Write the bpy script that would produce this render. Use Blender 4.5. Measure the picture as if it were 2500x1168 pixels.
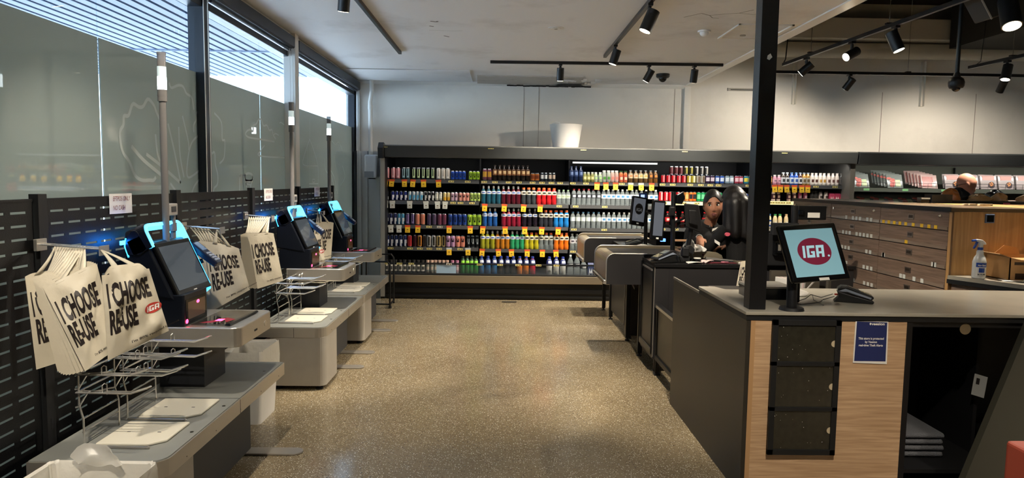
import bpy, bmesh, math, random
from mathutils import Vector, Matrix
random.seed(7)
SC = bpy.context.scene
COL = SC.collection
for o in list(bpy.data.objects):
    bpy.data.objects.remove(o)

# ---------------------------------------------------------------- camera
cam_d = bpy.data.cameras.new('camera')
cam = bpy.data.objects.new('camera', cam_d)
COL.objects.link(cam)
cam_d.sensor_fit = 'HORIZONTAL'
cam_d.sensor_width = 36.0
cam_d.lens = 36.0 * 1690.0 / 2500.0
cam_d.clip_start = 0.05
cam_d.clip_end = 300
r0 = Vector((0.99979416, -0.0141492, 0.01454122))
r1 = Vector((-0.01329805, 0.08430565, 0.9963512))
r2 = Vector((-0.01532348, -0.99633948, 0.08410014))
rm = Matrix((r0, r1, r2)).transposed()
cam.matrix_world = Matrix.Translation((0, 0, 1.6)) @ rm.to_4x4()
SC.camera = cam

# ---------------------------------------------------------------- colour management, world, sun
SC.view_settings.view_transform = 'Standard'
SC.view_settings.look = 'None'
SC.view_settings.gamma = 1.0
SC.view_settings.use_curve_mapping = False
SC.view_settings.exposure = 1.1
W = bpy.data.worlds.new('sky')
SC.world = W
W.use_nodes = True
nt = W.node_tree
nt.nodes.clear()
wo = nt.nodes.new('ShaderNodeOutputWorld')
bg = nt.nodes.new('ShaderNodeBackground')
tc = nt.nodes.new('ShaderNodeTexCoord')
sep = nt.nodes.new('ShaderNodeSeparateXYZ')
ramp = nt.nodes.new('ShaderNodeValToRGB')
ramp.color_ramp.elements[0].position = 0.0
ramp.color_ramp.elements[0].color = (0.70, 0.88, 1.0, 1)
ramp.color_ramp.elements[1].position = 0.8
ramp.color_ramp.elements[1].color = (0.38, 0.62, 1.0, 1)
nt.links.new(tc.outputs['Generated'], sep.inputs[0])
nt.links.new(sep.outputs['Z'], ramp.inputs[0])
nt.links.new(ramp.outputs[0], bg.inputs['Color'])
bg.inputs['Strength'].default_value = 3.8
nt.links.new(bg.outputs[0], wo.inputs[0])
sun_d = bpy.data.lights.new('sun', 'SUN')
sun_d.energy = 17.0
sun_d.angle = 0.01
sun_d.color = (1.0, 0.97, 0.94)
sun = bpy.data.objects.new('sun', sun_d)
COL.objects.link(sun)
sun.rotation_euler = Vector((-0.55, -0.35, -0.75)).to_track_quat('-Z', 'Y').to_euler()
SPOT_W = 190.0        # radiant power of one track spot
WARM = (1.0, 0.88, 0.72)

# ---------------------------------------------------------------- helpers
PI = math.pi
def hx(s):
    s = s.lstrip('#')
    out = []
    for i in (0, 2, 4):
        c = int(s[i:i+2], 16) / 255.0
        out.append(c / 12.92 if c <= 0.04045 else ((c + 0.055) / 1.055) ** 2.4)
    return tuple(out)
MATS = {}
def mat(name, col=None, rough=0.5, metal=0.0, emit=None, estr=0.0, alpha=1.0, trans=0.0, coat=0.0, ior=1.45, spec=None,
        bump=0.0, bscale=60.0, var=0.0, vscale=8.0):
    if name in MATS:
        return MATS[name]
    if col is None:
        raise Exception('undefined material ' + name)
    if isinstance(col, str):
        col = hx(col)
    m = bpy.data.materials.new(name)
    m.use_nodes = True
    b = m.node_tree.nodes['Principled BSDF']
    b.inputs['Base Color'].default_value = (*col, 1)
    b.inputs['Roughness'].default_value = rough
    b.inputs['Metallic'].default_value = metal
    b.inputs['Alpha'].default_value = alpha
    b.inputs['Transmission Weight'].default_value = trans
    b.inputs['Coat Weight'].default_value = coat
    b.inputs['Coat Roughness'].default_value = 0.04
    b.inputs['IOR'].default_value = ior
    if spec is not None:
        b.inputs['Specular IOR Level'].default_value = spec
    if emit:
        if isinstance(emit, str):
            emit = hx(emit)
        b.inputs['Emission Color'].default_value = (*emit, 1)
        b.inputs['Emission Strength'].default_value = estr
    N, L = m.node_tree.nodes, m.node_tree.links
    t = N.new('ShaderNodeTexCoord')
    if var > 0:
        n = N.new('ShaderNodeTexNoise'); n.inputs['Scale'].default_value = vscale; n.inputs['Detail'].default_value = 4
        L.new(t.outputs['Object'], n.inputs['Vector'])
        mr = N.new('ShaderNodeMapRange'); mr.inputs['To Min'].default_value = 1 - var; mr.inputs['To Max'].default_value = 1 + var
        mr.inputs['From Min'].default_value = 0.3; mr.inputs['From Max'].default_value = 0.7
        L.new(n.outputs['Fac'], mr.inputs['Value'])
        hs = N.new('ShaderNodeHueSaturation'); hs.inputs['Color'].default_value = (*col, 1)
        L.new(mr.outputs[0], hs.inputs['Value']); L.new(hs.outputs[0], b.inputs['Base Color'])
    if bump > 0:
        n = N.new('ShaderNodeTexNoise'); n.inputs['Scale'].default_value = bscale; n.inputs['Detail'].default_value = 3
        L.new(t.outputs['Object'], n.inputs['Vector'])
        bp = N.new('ShaderNodeBump'); bp.inputs['Strength'].default_value = bump; bp.inputs['Distance'].default_value = 0.01
        L.new(n.outputs['Fac'], bp.inputs['Height']); L.new(bp.outputs[0], b.inputs['Normal'])
    MATS[name] = m
    return m

def wood(name, c1, c2, axis='X', scale=1.0, rough=0.45):
    """grain running along the given object axis"""
    m = mat(name, c1, rough)
    N, L = m.node_tree.nodes, m.node_tree.links
    b = N['Principled BSDF']
    t = N.new('ShaderNodeTexCoord'); mp = N.new('ShaderNodeMapping')
    s = {'X': (1.2, 16, 26), 'Y': (16, 1.2, 26), 'Z': (22, 22, 1.2)}[axis]
    mp.inputs['Scale'].default_value = tuple(v * scale for v in s)
    n = N.new('ShaderNodeTexNoise'); n.inputs['Scale'].default_value = 3.8; n.inputs['Detail'].default_value = 6; n.inputs['Distortion'].default_value = 0.6
    rp = N.new('ShaderNodeValToRGB')
    rp.color_ramp.elements[0].position = 0.32; rp.color_ramp.elements[0].color = (*hx(c2), 1)
    rp.color_ramp.elements[1].position = 0.68; rp.color_ramp.elements[1].color = (*hx(c1), 1)
    L.new(t.outputs['Object'], mp.inputs[0]); L.new(mp.outputs[0], n.inputs['Vector'])
    L.new(n.outputs['Fac'], rp.inputs[0]); L.new(rp.outputs[0], b.inputs['Base Color'])
    return m

class MB:
    def __init__(s):
        s.v = []; s.f = []; s.m = []
    def add(s, vs, fs, mi=0):
        o = len(s.v)
        s.v += [tuple(p) for p in vs]
        for f in fs:
            s.f.append(tuple(i + o for i in f)); s.m.append(mi)
        return s
    def box(s, x0, x1, y0, y1, z0, z1, mi=0):
        vs = [(x, y, z) for x in (x0, x1) for y in (y0, y1) for z in (z0, z1)]
        return s.add(vs, [(0, 1, 3, 2), (4, 6, 7, 5), (0, 4, 5, 1), (2, 3, 7, 6), (0, 2, 6, 4), (1, 5, 7, 3)], mi)
    def hexa(s, p, mi=0):
        """8 corners: bottom loop 4, top loop 4"""
        return s.add(p, [(3, 2, 1, 0), (4, 5, 6, 7), (0, 1, 5, 4), (1, 2, 6, 5), (2, 3, 7, 6), (3, 0, 4, 7)], mi)
    def prism(s, poly, axis, a, b, mi=0):
        """poly of 2D points extruded along axis: X:(y,z) Y:(x,z) Z:(x,y)"""
        def P(u, v, t):
            return {'X': (t, u, v), 'Y': (u, t, v), 'Z': (u, v, t)}[axis]
        n = len(poly)
        vs = [P(u, v, a) for u, v in poly] + [P(u, v, b) for u, v in poly]
        fs = [tuple(range(n)), tuple(range(2 * n - 1, n - 1, -1))]
        fs += [(i, (i + 1) % n, (i + 1) % n + n, i + n) for i in range(n)]
        return s.add(vs, fs, mi)
    def cyl(s, p0, p1, r0, r1=None, n=16, mi=0, cap=True):
        r1 = r0 if r1 is None else r1
        p0, p1 = Vector(p0), Vector(p1)
        d = (p1 - p0).normalized()
        a = d.orthogonal().normalized(); b = d.cross(a)
        vs = []
        for p, r in ((p0, r0), (p1, r1)):
            for i in range(n):
                t = 2 * PI * i / n
                vs.append(p + (a * math.cos(t) + b * math.sin(t)) * r)
        fs = [(i, (i + 1) % n, (i + 1) % n + n, i + n) for i in range(n)]
        if cap:
            fs += [tuple(range(n - 1, -1, -1)), tuple(range(n, 2 * n))]
        return s.add(vs, fs, mi)
    def lathe(s, prof, c=(0, 0, 0), n=16, mis=None, sx=1.0, sy=1.0):
        """prof: list of (r,z) bottom to top; mis: material index per ring segment or function(seg, i)"""
        vs = []
        for r, z in prof:
            for i in range(n):
                t = 2 * PI * (i + 0.5) / n
                vs.append((c[0] + r * math.cos(t) * sx, c[1] + r * math.sin(t) * sy, c[2] + z))
        o = len(s.v); s.v += vs
        for k in range(len(prof) - 1):
            for i in range(n):
                j = (i + 1) % n
                s.f.append((o + k * n + i, o + k * n + j, o + (k + 1) * n + j, o + (k + 1) * n + i))
                s.m.append(mis(k, i) if callable(mis) else (mis[k] if mis else 0))
        s.f.append(tuple(o + i for i in range(n - 1, -1, -1))); s.m.append(mis(0, 0) if callable(mis) else (mis[0] if mis else 0))
        k = len(prof) - 1
        s.f.append(tuple(o + k * n + i for i in range(n))); s.m.append(mis(k - 1, 0) if callable(mis) else (mis[-1] if mis else 0))
        return s
    def tube(s, pts, r, n=8, mi=0, closed=False):
        P = [Vector(p) for p in pts]
        m = len(P); rings = []
        prev = None
        for i in range(m):
            if closed:
                d = (P[(i + 1) % m] - P[i - 1]).normalized()
            else:
                d = (P[min(i + 1, m - 1)] - P[max(i - 1, 0)]).normalized()
            if prev is None:
                a = d.orthogonal().normalized()
            else:
                a = (prev - d * prev.dot(d))
                a = a.normalized() if a.length > 1e-6 else d.orthogonal().normalized()
            prev = a; b = d.cross(a)
            rings.append([P[i] + (a * math.cos(2 * PI * k / n) + b * math.sin(2 * PI * k / n)) * r for k in range(n)])
        vs = [p for ring in rings for p in ring]
        fs = []
        for i in range(m if closed else m - 1):
            i2 = (i + 1) % m
            for k in range(n):
                k2 = (k + 1) % n
                fs.append((i * n + k, i * n + k2, i2 * n + k2, i2 * n + k))
        if not closed:
            fs += [tuple(range(n - 1, -1, -1)), tuple((m - 1) * n + k for k in range(n))]
        return s.add(vs, fs, mi)
    def ball(s, c, r, n=12, mi=0, sx=1, sy=1, sz=1):
        prof = [(max(1e-4, r * math.cos(t)), r * math.sin(t) * sz) for t in [(-PI / 2 + PI * k / (n // 2)) for k in range(n // 2 + 1)]]
        return s.lathe(prof, c, n, [mi] * (len(prof) - 1), sx, sy)
    def build(s, name, mats, parent=None, smooth=False, bevel=0.0, seg=2):
        me = bpy.data.meshes.new(name)
        off = Vector((0, 0, 0))
        p = parent
        while p is not None:
            off += p.location; p = p.parent
        me.from_pydata([(Vector(v) - off)[:] for v in s.v], [], s.f)
        if not isinstance(mats, (list, tuple)):
            mats = [mats]
        for m in mats:
            me.materials.append(m)
        me.polygons.foreach_set('material_index', s.m)
        if smooth:
            me.polygons.foreach_set('use_smooth', [True] * len(me.polygons))
        me.update()
        bm = bmesh.new(); bm.from_mesh(me)
        bmesh.ops.recalc_face_normals(bm, faces=bm.faces)
        bm.to_mesh(me); bm.free()
        if smooth:
            try:
                me.set_sharp_from_angle(angle=math.radians(38))
            except Exception:
                pass
        ob = bpy.data.objects.new(name, me)
        COL.objects.link(ob)
        if parent is not None:
            ob.parent = parent
        if bevel > 0:
            md = ob.modifiers.new('bevel', 'BEVEL'); md.width = bevel; md.segments = seg; md.limit_method = 'ANGLE'
            md.angle_limit = math.radians(40)
        return ob
def link_mesh(name, me, parent=None, loc=None):
    ob = bpy.data.objects.new(name, me); COL.objects.link(ob)
    if parent is not None: ob.parent = parent
    if loc is not None: ob.location = loc
    return ob
def tag(o, label, cat, group=None, kind=None):
    o['label'] = label; o['category'] = cat
    if group: o['group'] = group
    if kind: o['kind'] = kind
    return o
def thing(name, label, cat, loc=(0, 0, 0), group=None):
    o = bpy.data.objects.new(name, None); COL.objects.link(o)
    o.location = loc; o.empty_display_size = 0.1
    return tag(o, label, cat, group)
def struct(o, label=None):
    o['kind'] = 'structure'
    if label: o['label'] = label
    return o
def copy_tree(o, parent=None):
    c = o.copy(); COL.objects.link(c)
    if parent is not None:
        c.parent = parent
        c.matrix_parent_inverse = o.matrix_parent_inverse.copy()
    for ch in [x for x in bpy.data.objects if x.parent == o] if o.get('_has') is None else o['_has']:
        copy_tree(ch, c)
    return c
def dup(o, label, loc=None, rotz=None, group=None):
    kids = list(o.children_recursive)
    mp = {o: o.copy()}
    COL.objects.link(mp[o])
    for k in kids:
        c = k.copy(); COL.objects.link(c); mp[k] = c
        c.parent = mp[k.parent]
    c = mp[o]
    c['label'] = label
    if loc is not None: c.location = loc
    if rotz is not None: c.rotation_euler = (0, 0, rotz)
    if group: c['group'] = group
    return c
def rrect(x0, x1, y0, y1, r, n=5, corners=(1, 1, 1, 1)):
    """rounded rectangle outline, corners in order (x0,y0),(x1,y0),(x1,y1),(x0,y1)"""
    out = []
    cs = [(x0 + r, y0 + r, PI), (x1 - r, y0 + r, 1.5 * PI), (x1 - r, y1 - r, 0), (x0 + r, y1 - r, 0.5 * PI)]
    raw = [(x0, y0), (x1, y0), (x1, y1), (x0, y1)]
    for k, (cx, cy, a) in enumerate(cs):
        if not corners[k]:
            out.append(raw[k]); continue
        for i in range(n + 1):
            t = a + 0.5 * PI * i / n
            out.append((cx + r * math.cos(t), cy + r * math.sin(t)))
    return out
def text_mesh(body, size, bold=0.0, shear=0.0, sx=1.0, align='LEFT', step=None, spacing=1.0):
    cu = bpy.data.curves.new('txt', 'FONT')
    cu.body = body; cu.size = size; cu.offset = bold; cu.shear = shear; cu.align_x = align; cu.fill_mode = 'BOTH'
    cu.resolution_u = 3; cu.space_character = spacing
    ob = bpy.data.objects.new('txt', cu); COL.objects.link(ob)
    dg = bpy.context.evaluated_depsgraph_get(); dg.update()
    me = bpy.data.meshes.new_from_object(ob.evaluated_get(dg))
    bpy.data.objects.remove(ob)
    for v in me.vertices:
        v.co.x *= sx; v.co.z = 0
    if step:
        bm = bmesh.new(); bm.from_mesh(me)
        xs = [v.co.x for v in bm.verts]; ys = [v.co.y for v in bm.verts]
        x = min(xs) + step
        while x < max(xs):
            bmesh.ops.bisect_plane(bm, geom=bm.verts[:] + bm.edges[:] + bm.faces[:], plane_co=(x, 0, 0), plane_no=(1, 0, 0)); x += step
        y = min(ys) + step
        while y < max(ys):
            bmesh.ops.bisect_plane(bm, geom=bm.verts[:] + bm.edges[:] + bm.faces[:], plane_co=(0, y, 0), plane_no=(0, 1, 0)); y += step
        bm.to_mesh(me); bm.free()
    return me
def put_text(name, body, m, parent, origin, xdir, ydir, size, bold=0.0, shear=0.0, sx=1.0, align='LEFT', spacing=1.0):
    """flat text laid on a plane in world space"""
    me = text_mesh(body, size, bold, shear, sx, align, spacing=spacing)
    X = Vector(xdir).normalized(); Y = Vector(ydir).normalized()
    off = Vector((0, 0, 0)); p = parent
    while p is not None:
        off += p.location; p = p.parent
    O = Vector(origin) - off
    for v in me.vertices:
        v.co = O + X * v.co.x + Y * v.co.y
    me.materials.clear(); me.materials.append(m)
    return link_mesh(name, me, parent)
def ellipse_mb(origin, xdir, ydir, a, b, n=40):
    X = Vector(xdir).normalized(); Y = Vector(ydir).normalized(); O = Vector(origin)
    mb = MB()
    mb.add([O + X * a * math.cos(2 * PI * i / n) + Y * b * math.sin(2 * PI * i / n) for i in range(n)], [tuple(range(n))])
    return mb

def block_logo(name, m, parent, fn, h, cx, cy, shear=.2, sx=.95):
    """the letters I G A as blocky glyphs; fn maps a 2D point to the surface"""
    S = 1.0
    G = [(0, [(0, .24, 0, 1)]),
         (.40, [(0, .25, 0, 1), (0, .78, .78, 1), (0, .78, 0, .22), (.53, .78, 0, .52), (.40, .78, .36, .52)]),
         (1.32, [(0, .25, 0, 1), (.53, .78, 0, 1), (0, .78, .78, 1), (0, .78, .30, .48)])]
    mb = MB()
    for x0, rs in G:
        for (a, b, c, d) in rs:
            nx = max(1, int((b - a) / .2)); ny = max(1, int((d - c) / .2))
            for i in range(nx):
                for j in range(ny):
                    q = []
                    for u, v in ((i, j), (i + 1, j), (i + 1, j + 1), (i, j + 1)):
                        X = x0 + a + (b - a) * u / nx; Y = c + (d - c) * v / ny
                        q.append(fn(cx + ((X - 1.05) * sx + (Y - .5) * shear) * h, cy + (Y - .5) * h))
                    mb.add(q, [(0, 1, 2, 3)])
    return mb.build(name, m, parent)

# ---------------------------------------------------------------- shared materials
M_black = mat('black_powder_coat', '#08090b', 0.42, bump=0.15, bscale=200)
M_blackgloss = mat('black_gloss_plastic', '#0c0d0f', 0.15)
M_blackmatt = mat('black_matt_plastic', '#141517', 0.55)
M_char = mat('charcoal_laminate', '#1f1f20', 0.45, var=0.12, vscale=3)
M_steel = mat('brushed_steel', '#cbc6bd', 0.36, 0.85, bump=0.05, bscale=120)
M_chrome = mat('chrome_wire', '#e2e0da', 0.22, 0.8)
M_white = mat('white_plastic', '#e8e6e0', 0.4)
M_grey = mat('warm_grey_paint', '#a09a8f', 0.45, var=0.05)
M_greytop = mat('grey_laminate_top', '#858782', 0.35, var=0.05)
M_paper = mat('white_paper', '#dedbd4', 0.8)
M_screenoff = mat('dark_display_glass', '#20242a', 0.08, coat=0.6)
M_text = mat('black_print', '#181210', 0.6)
M_igared = mat('red_print', '#b8382c', 0.5)
mat('post_black', '#151517', .35, bump=.1, bscale=150)
M_wire = mat('black_cable', '#0e0e10', 0.5)

# ================================================================ SETTING
# terrazzo vinyl floor
mf = mat('speckled_floor', '#8f7c5c', 0.16)
N, L = mf.node_tree.nodes, mf.node_tree.links
b = N['Principled BSDF']; t = N.new('ShaderNodeTexCoord')
base = N.new('ShaderNodeTexNoise'); base.inputs['Scale'].default_value = 1.3; base.inputs['Detail'].default_value = 5
rp = N.new('ShaderNodeValToRGB'); rp.color_ramp.elements[0].color = (*hx('#7c6f57'), 1); rp.color_ramp.elements[1].color = (*hx('#8c7e64'), 1)
rp.color_ramp.elements[0].position = 0.35; rp.color_ramp.elements[1].position = 0.65
L.new(t.outputs['Object'], base.inputs['Vector']); L.new(base.outputs['Fac'], rp.inputs[0])
cur = rp.outputs[0]
for sc, thr, colr, pick in ((55, 0.19, '#cdc4ae', 0.50), (70, 0.24, '#3c3226', 0.62), (95, 0.26, '#e2dcc8', 0.55), (120, 0.30, '#54402c', 0.6), (42, 0.13, '#eee8d8', 0.7)):
    vo = N.new('ShaderNodeTexVoronoi'); vo.inputs['Scale'].default_value = sc; vo.feature = 'F1'
    L.new(t.outputs['Object'], vo.inputs['Vector'])
    lt = N.new('ShaderNodeMath'); lt.operation = 'LESS_THAN'; lt.inputs[1].default_value = thr
    L.new(vo.outputs['Distance'], lt.inputs[0])
    sp = N.new('ShaderNodeSeparateColor'); L.new(vo.outputs['Color'], sp.inputs[0])
    gt = N.new('ShaderNodeMath'); gt.operation = 'GREATER_THAN'; gt.inputs[1].default_value = pick
    L.new(sp.outputs[0], gt.inputs[0])
    mu = N.new('ShaderNodeMath'); mu.operation = 'MULTIPLY'; L.new(lt.outputs[0], mu.inputs[0]); L.new(gt.outputs[0], mu.inputs[1])
    mx = N.new('ShaderNodeMix'); mx.data_type = 'RGBA'
    L.new(mu.outputs[0], mx.inputs['Factor']); L.new(cur, mx.inputs['A']); mx.inputs['B'].default_value = (*hx(colr), 1)
    cur = mx.outputs['Result']
L.new(cur, b.inputs['Base Color'])
rn = N.new('ShaderNodeTexNoise'); rn.inputs['Scale'].default_value = 4; L.new(t.outputs['Object'], rn.inputs['Vector'])
rr = N.new('ShaderNodeMapRange'); rr.inputs['To Min'].default_value = 0.10; rr.inputs['To Max'].default_value = 0.22
L.new(rn.outputs['Fac'], rr.inputs['Value']); L.new(rr.outputs[0], b.inputs['Roughness'])
struct(MB().box(-2.3, 9.0, -4.0, 10.4, -0.1, 0.0).build('floor', mf))

def painted(name, col, stain='#8a8070', amt=0.35, sc=1.2):
    m = mat(name, col, 0.6)
    N, L = m.node_tree.nodes, m.node_tree.links
    b = N['Principled BSDF']; t = N.new('ShaderNodeTexCoord')
    n = N.new('ShaderNodeTexNoise'); n.inputs['Scale'].default_value = sc; n.inputs['Detail'].default_value = 8; n.inputs['Roughness'].default_value = 0.62
    L.new(t.outputs['Object'], n.inputs['Vector'])
    rp = N.new('ShaderNodeValToRGB'); rp.color_ramp.elements[0].position = 0.52; rp.color_ramp.elements[0].color = (0, 0, 0, 1)
    rp.color_ramp.elements[1].position = 0.85; rp.color_ramp.elements[1].color = (amt, amt, amt, 1)
    L.new(n.outputs['Fac'], rp.inputs[0])
    mx = N.new('ShaderNodeMix'); mx.data_type = 'RGBA'; mx.inputs['A'].default_value = (*hx(col), 1); mx.inputs['B'].default_value = (*hx(stain), 1)
    L.new(rp.outputs[0], mx.inputs['Factor']); L.new(mx.outputs['Result'], b.inputs['Base Color'])
    bp = N.new('ShaderNodeBump'); bp.inputs['Strength'].default_value = 0.25; bp.inputs['Distance'].default_value = 0.01
    L.new(n.outputs['Fac'], bp.inputs['Height']); L.new(bp.outputs[0], b.inputs['Normal'])
    return m
M_ceil = painted('old_white_ceiling_paint', '#e6e6e6', '#98928a', 0.5, 1.6)
M_wall = painted('off_white_wall_paint', '#e2ded6', '#a59d90', 0.4, 0.9)
M_wallw = painted('beige_wall_paint', '#d6d0c2', '#9c9482', 0.4, 0.8)
M_dark = mat('dark_painted_ceiling', '#35342f', 0.8)
M_trim = mat('white_gloss_trim', '#e4e1da', 0.35)
M_frame = mat('dark_window_frame', '#2b3038', 0.4)
CZ = 3.03
struct(MB().box(-2.3, 2.75, -4.0, 10.3, CZ, CZ + 0.12).build('ceiling', M_ceil))
struct(MB().box(2.75, 9.0, -4.0, 10.3, 4.25, 4.35).build('ceiling', M_dark))
struct(MB().box(2.69, 2.75, -4.0, 10.3, CZ + 0.12, 4.25).build('wall_soffit', M_dark))
struct(MB().box(-2.3, 9.0, 10.3, 10.4, 0, 4.35).build('wall_back', M_wall))
struct(MB().box(-2.3, 9.0, -4.1, -4.0, 0, 4.35).build('wall_front', M_wallw))
struct(MB().box(9.0, 9.1, -4.1, 10.4, 0, 4.35).build('wall_right', M_wallw))
# left wall: low upstand below the glass and head above
struct(MB().box(-2.32, -2.2, -4.0, 10.3, 0, 0.12).box(-2.32, -2.2, -4.0, 10.3, 2.97, CZ + 0.12).build('wall_left', M_wall))
# trims
struct(MB().box(2.66, 2.78, -4.0, 10.3, CZ - 0.012, CZ + 0.14).build('trim_1', M_trim, bevel=0.004))
struct(MB().prism([(10.3, CZ), (10.3, CZ - 0.05), (10.285, CZ - 0.05), (10.24, CZ - 0.012), (10.24, CZ)], 'X', -2.2, 2.7).build('trim_2', M_trim))
struct(MB().box(2.66, 2.74, 10.26, 10.3, 0.0, CZ).box(2.74, 2.76, 10.28, 10.3, 0, CZ).build('trim_3', M_trim, bevel=0.003))
struct(MB().box(-2.2, -2.12, -4.0, 10.3, CZ - 0.035, CZ).build('trim_4', M_trim, bevel=0.003))
# wall panel joints on the back wall
mj = mat('wall_joint_line', '#8c857a', 0.8)
j = MB()
for x in (0.52, 0.30, 2.52, 4.0, 7.0, 5.6):
    j.box(x, x + 0.006, 10.296, 10.3, 1.5, CZ - 0.05)
struct(j.build('trim_5', mj))
# grey cladding beside the window, with ribs
mcl = mat('grey_wall_cladding', '#c4c4c6', 0.5)
c = MB().box(-2.2, -1.62, 10.22, 10.3, 0, 2.0)
struct(c.build('trim_6', mcl))
c = MB()
for x in (-2.19, -2.08, -1.99, -1.80, -1.70):
    c.box(x, x + 0.02, 10.2, 10.222, 0, 2.0)
c.box(-2.16, -2.10, 10.2, 10.3, 2.0, CZ - 0.05)
struct(c.build('trim_7', mcl, bevel=0.004))
# ceiling patches
cp = MB().box(-2.15, -0.44, 9.2, 10.2, CZ - 0.012, CZ)
struct(cp.build('trim_8', M_ceil, bevel=0.004))
struct(MB().hexa([(-0.36, 9.60, CZ - 0.014), (1.10, 9.60, CZ - 0.012), (1.12, 10.22, CZ - 0.05), (-0.38, 10.22, CZ - 0.03),
                  (-0.36, 9.60, CZ), (1.10, 9.60, CZ), (1.12, 10.22, CZ), (-0.38, 10.22, CZ)]).build('trim_9', painted('patched_board', '#bdb8af', '#6d675c', 0.7, 5)))
random.seed(3)
crk = MB()
for k in range(26):
    x = 0.05 + k * 0.047; y = 10.2 + random.uniform(-0.04, 0.03)
    crk.box(x, x + 0.05, y, y + random.uniform(0.006, 0.03), CZ - 0.062, CZ - 0.045)
crk.add([(0.78, 10.02, CZ - .055), (1.1, 10.0, CZ - .055), (1.16, 10.12, CZ - .055), (0.98, 10.2, CZ - .055), (0.74, 10.16, CZ - .055)], [(0, 1, 2, 3, 4)])
struct(crk.build('trim_10', mat('dark_ceiling_crack', '#1c1a18', 0.9)))
flk = MB()
for k in range(16):
    x = 0.75 + random.uniform(0, 0.55); y = 9.75 + random.uniform(0, 0.45); s = random.uniform(0.03, 0.09)
    flk.hexa([(x, y, CZ - .03), (x + s, y + .2 * s, CZ - .025), (x + .8 * s, y + s, CZ - .04), (x - .1 * s, y + .7 * s, CZ - .03),
              (x, y, CZ - .001), (x + s, y + .2 * s, CZ - .001), (x + .8 * s, y + s, CZ - .001), (x - .1 * s, y + .7 * s, CZ - .001)])
struct(flk.build('trim_11', M_ceil))
# mould spots on the ceiling (thin cracks with a shape of their own)
ck = MB()
def crack(pts, w=0.006):
    for a, b_ in zip(pts[:-1], pts[1:]):
        a = Vector(a); b_ = Vector(b_); d = (b_ - a); n = Vector((-d.y, d.x)).normalized() * w / 2
        ck.add([(a.x - n.x, a.y - n.y, CZ - .001), (a.x + n.x, a.y + n.y, CZ - .001), (b_.x + n.x, b_.y + n.y, CZ - .001), (b_.x - n.x, b_.y - n.y, CZ - .001)], [(0, 1, 2, 3)])
crack([(1.55, 6.1), (1.66, 5.95), (1.75, 6.02), (1.86, 5.96), (1.97, 5.92), (2.05, 5.80)], 0.008)
crack([(1.75, 6.02), (1.80, 6.1), (1.86, 6.12)]); crack([(1.97, 5.92), (2.1, 5.96), (2.2, 5.9)])
crack([(-0.67, 6.42), (-0.62, 6.45), (-0.6, 6.42)], 0.02); crack([(-0.7, 6.62), (-0.66, 6.64)], 0.02); crack([(-0.6, 7.05), (-0.55, 7.1)], 0.018)
crack([(-0.72, 6.8), (-0.5, 6.82), (-0.4, 6.8)], 0.004)
struct(ck.build('trim_12', mat('ceiling_stain', '#5b564d', 0.9)))

# ---------------- window_1: frame, film covered glass, clear strips
wf = MB()
wf.box(-2.25, -2.15, -4.0, 10.3, 0.12, 0.18)
wf.box(-2.25, -2.15, -4.0, 10.3, 2.80, 2.855)
wf.box(-2.25, -2.15, -4.0, 10.3, 2.955, 2.985)
for y in (-4.0, -1.4, 1.8, 5.06, 10.20):
    wf.box(-2.25, -2.13, y, y + 0.08, 0.12, 2.985)
win = struct(wf.build('window_1', M_frame, bevel=0.004))
mg = mat('clear_glass', (1, 1, 1), 0.0, trans=1.0, ior=1.0, alpha=0.25)
m = bpy.data.materials.new('window_pane_glass'); m.use_nodes = True
N, L = m.node_tree.nodes, m.node_tree.links; N.clear()
o_ = N.new('ShaderNodeOutputMaterial'); tr = N.new('ShaderNodeBsdfTransparent'); gl = N.new('ShaderNodeBsdfGlossy'); gl.inputs['Roughness'].default_value = 0.0
tr.inputs[0].default_value = (0.88, 0.94, 0.97, 1)
fr = N.new('ShaderNodeFresnel'); fr.inputs[0].default_value = 1.45
ge = N.new('ShaderNodeNewGeometry'); iv_ = N.new('ShaderNodeMath'); iv_.operation = 'SUBTRACT'; iv_.inputs[0].default_value = 1.0; L.new(ge.outputs['Backfacing'], iv_.inputs[1])
fm = N.new('ShaderNodeMath'); fm.operation = 'MULTIPLY'; L.new(fr.outputs[0], fm.inputs[0]); L.new(iv_.outputs[0], fm.inputs[1])
mx = N.new('ShaderNodeMixShader'); L.new(fm.outputs[0], mx.inputs[0]); L.new(tr.outputs[0], mx.inputs[1]); L.new(gl.outputs[0], mx.inputs[2]); L.new(mx.outputs[0], o_.inputs[0])
M_pane = m
m = bpy.data.materials.new('frosted_film'); m.use_nodes = True
N, L = m.node_tree.nodes, m.node_tree.links; N.clear()
o_ = N.new('ShaderNodeOutputMaterial'); df = N.new('ShaderNodeBsdfDiffuse'); tl = N.new('ShaderNodeBsdfTranslucent'); gl = N.new('ShaderNodeBsdfGlossy'); gl.inputs['Roughness'].default_value = 0.015
df.inputs[0].default_value = (*hx('#b4c2be'), 1); tl.inputs[0].default_value = (*hx('#b6b5a8'), 1)
m1 = N.new('ShaderNodeMixShader'); m1.inputs[0].default_value = 0.6; L.new(df.outputs[0], m1.inputs[1]); L.new(tl.outputs[0], m1.inputs[2])
fr = N.new('ShaderNodeFresnel'); fr.inputs[0].default_value = 1.5
mx = N.new('ShaderNodeMixShader'); L.new(fr.outputs[0], mx.inputs[0]); L.new(m1.outputs[0], mx.inputs[1]); L.new(gl.outputs[0], mx.inputs[2]); L.new(mx.outputs[0], o_.inputs[0])
M_film = m
ys = [-4.0, -1.36, 1.35, 1.80, 3.855, 5.10, 6.371, 7.10, 8.818, 10.24]
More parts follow.
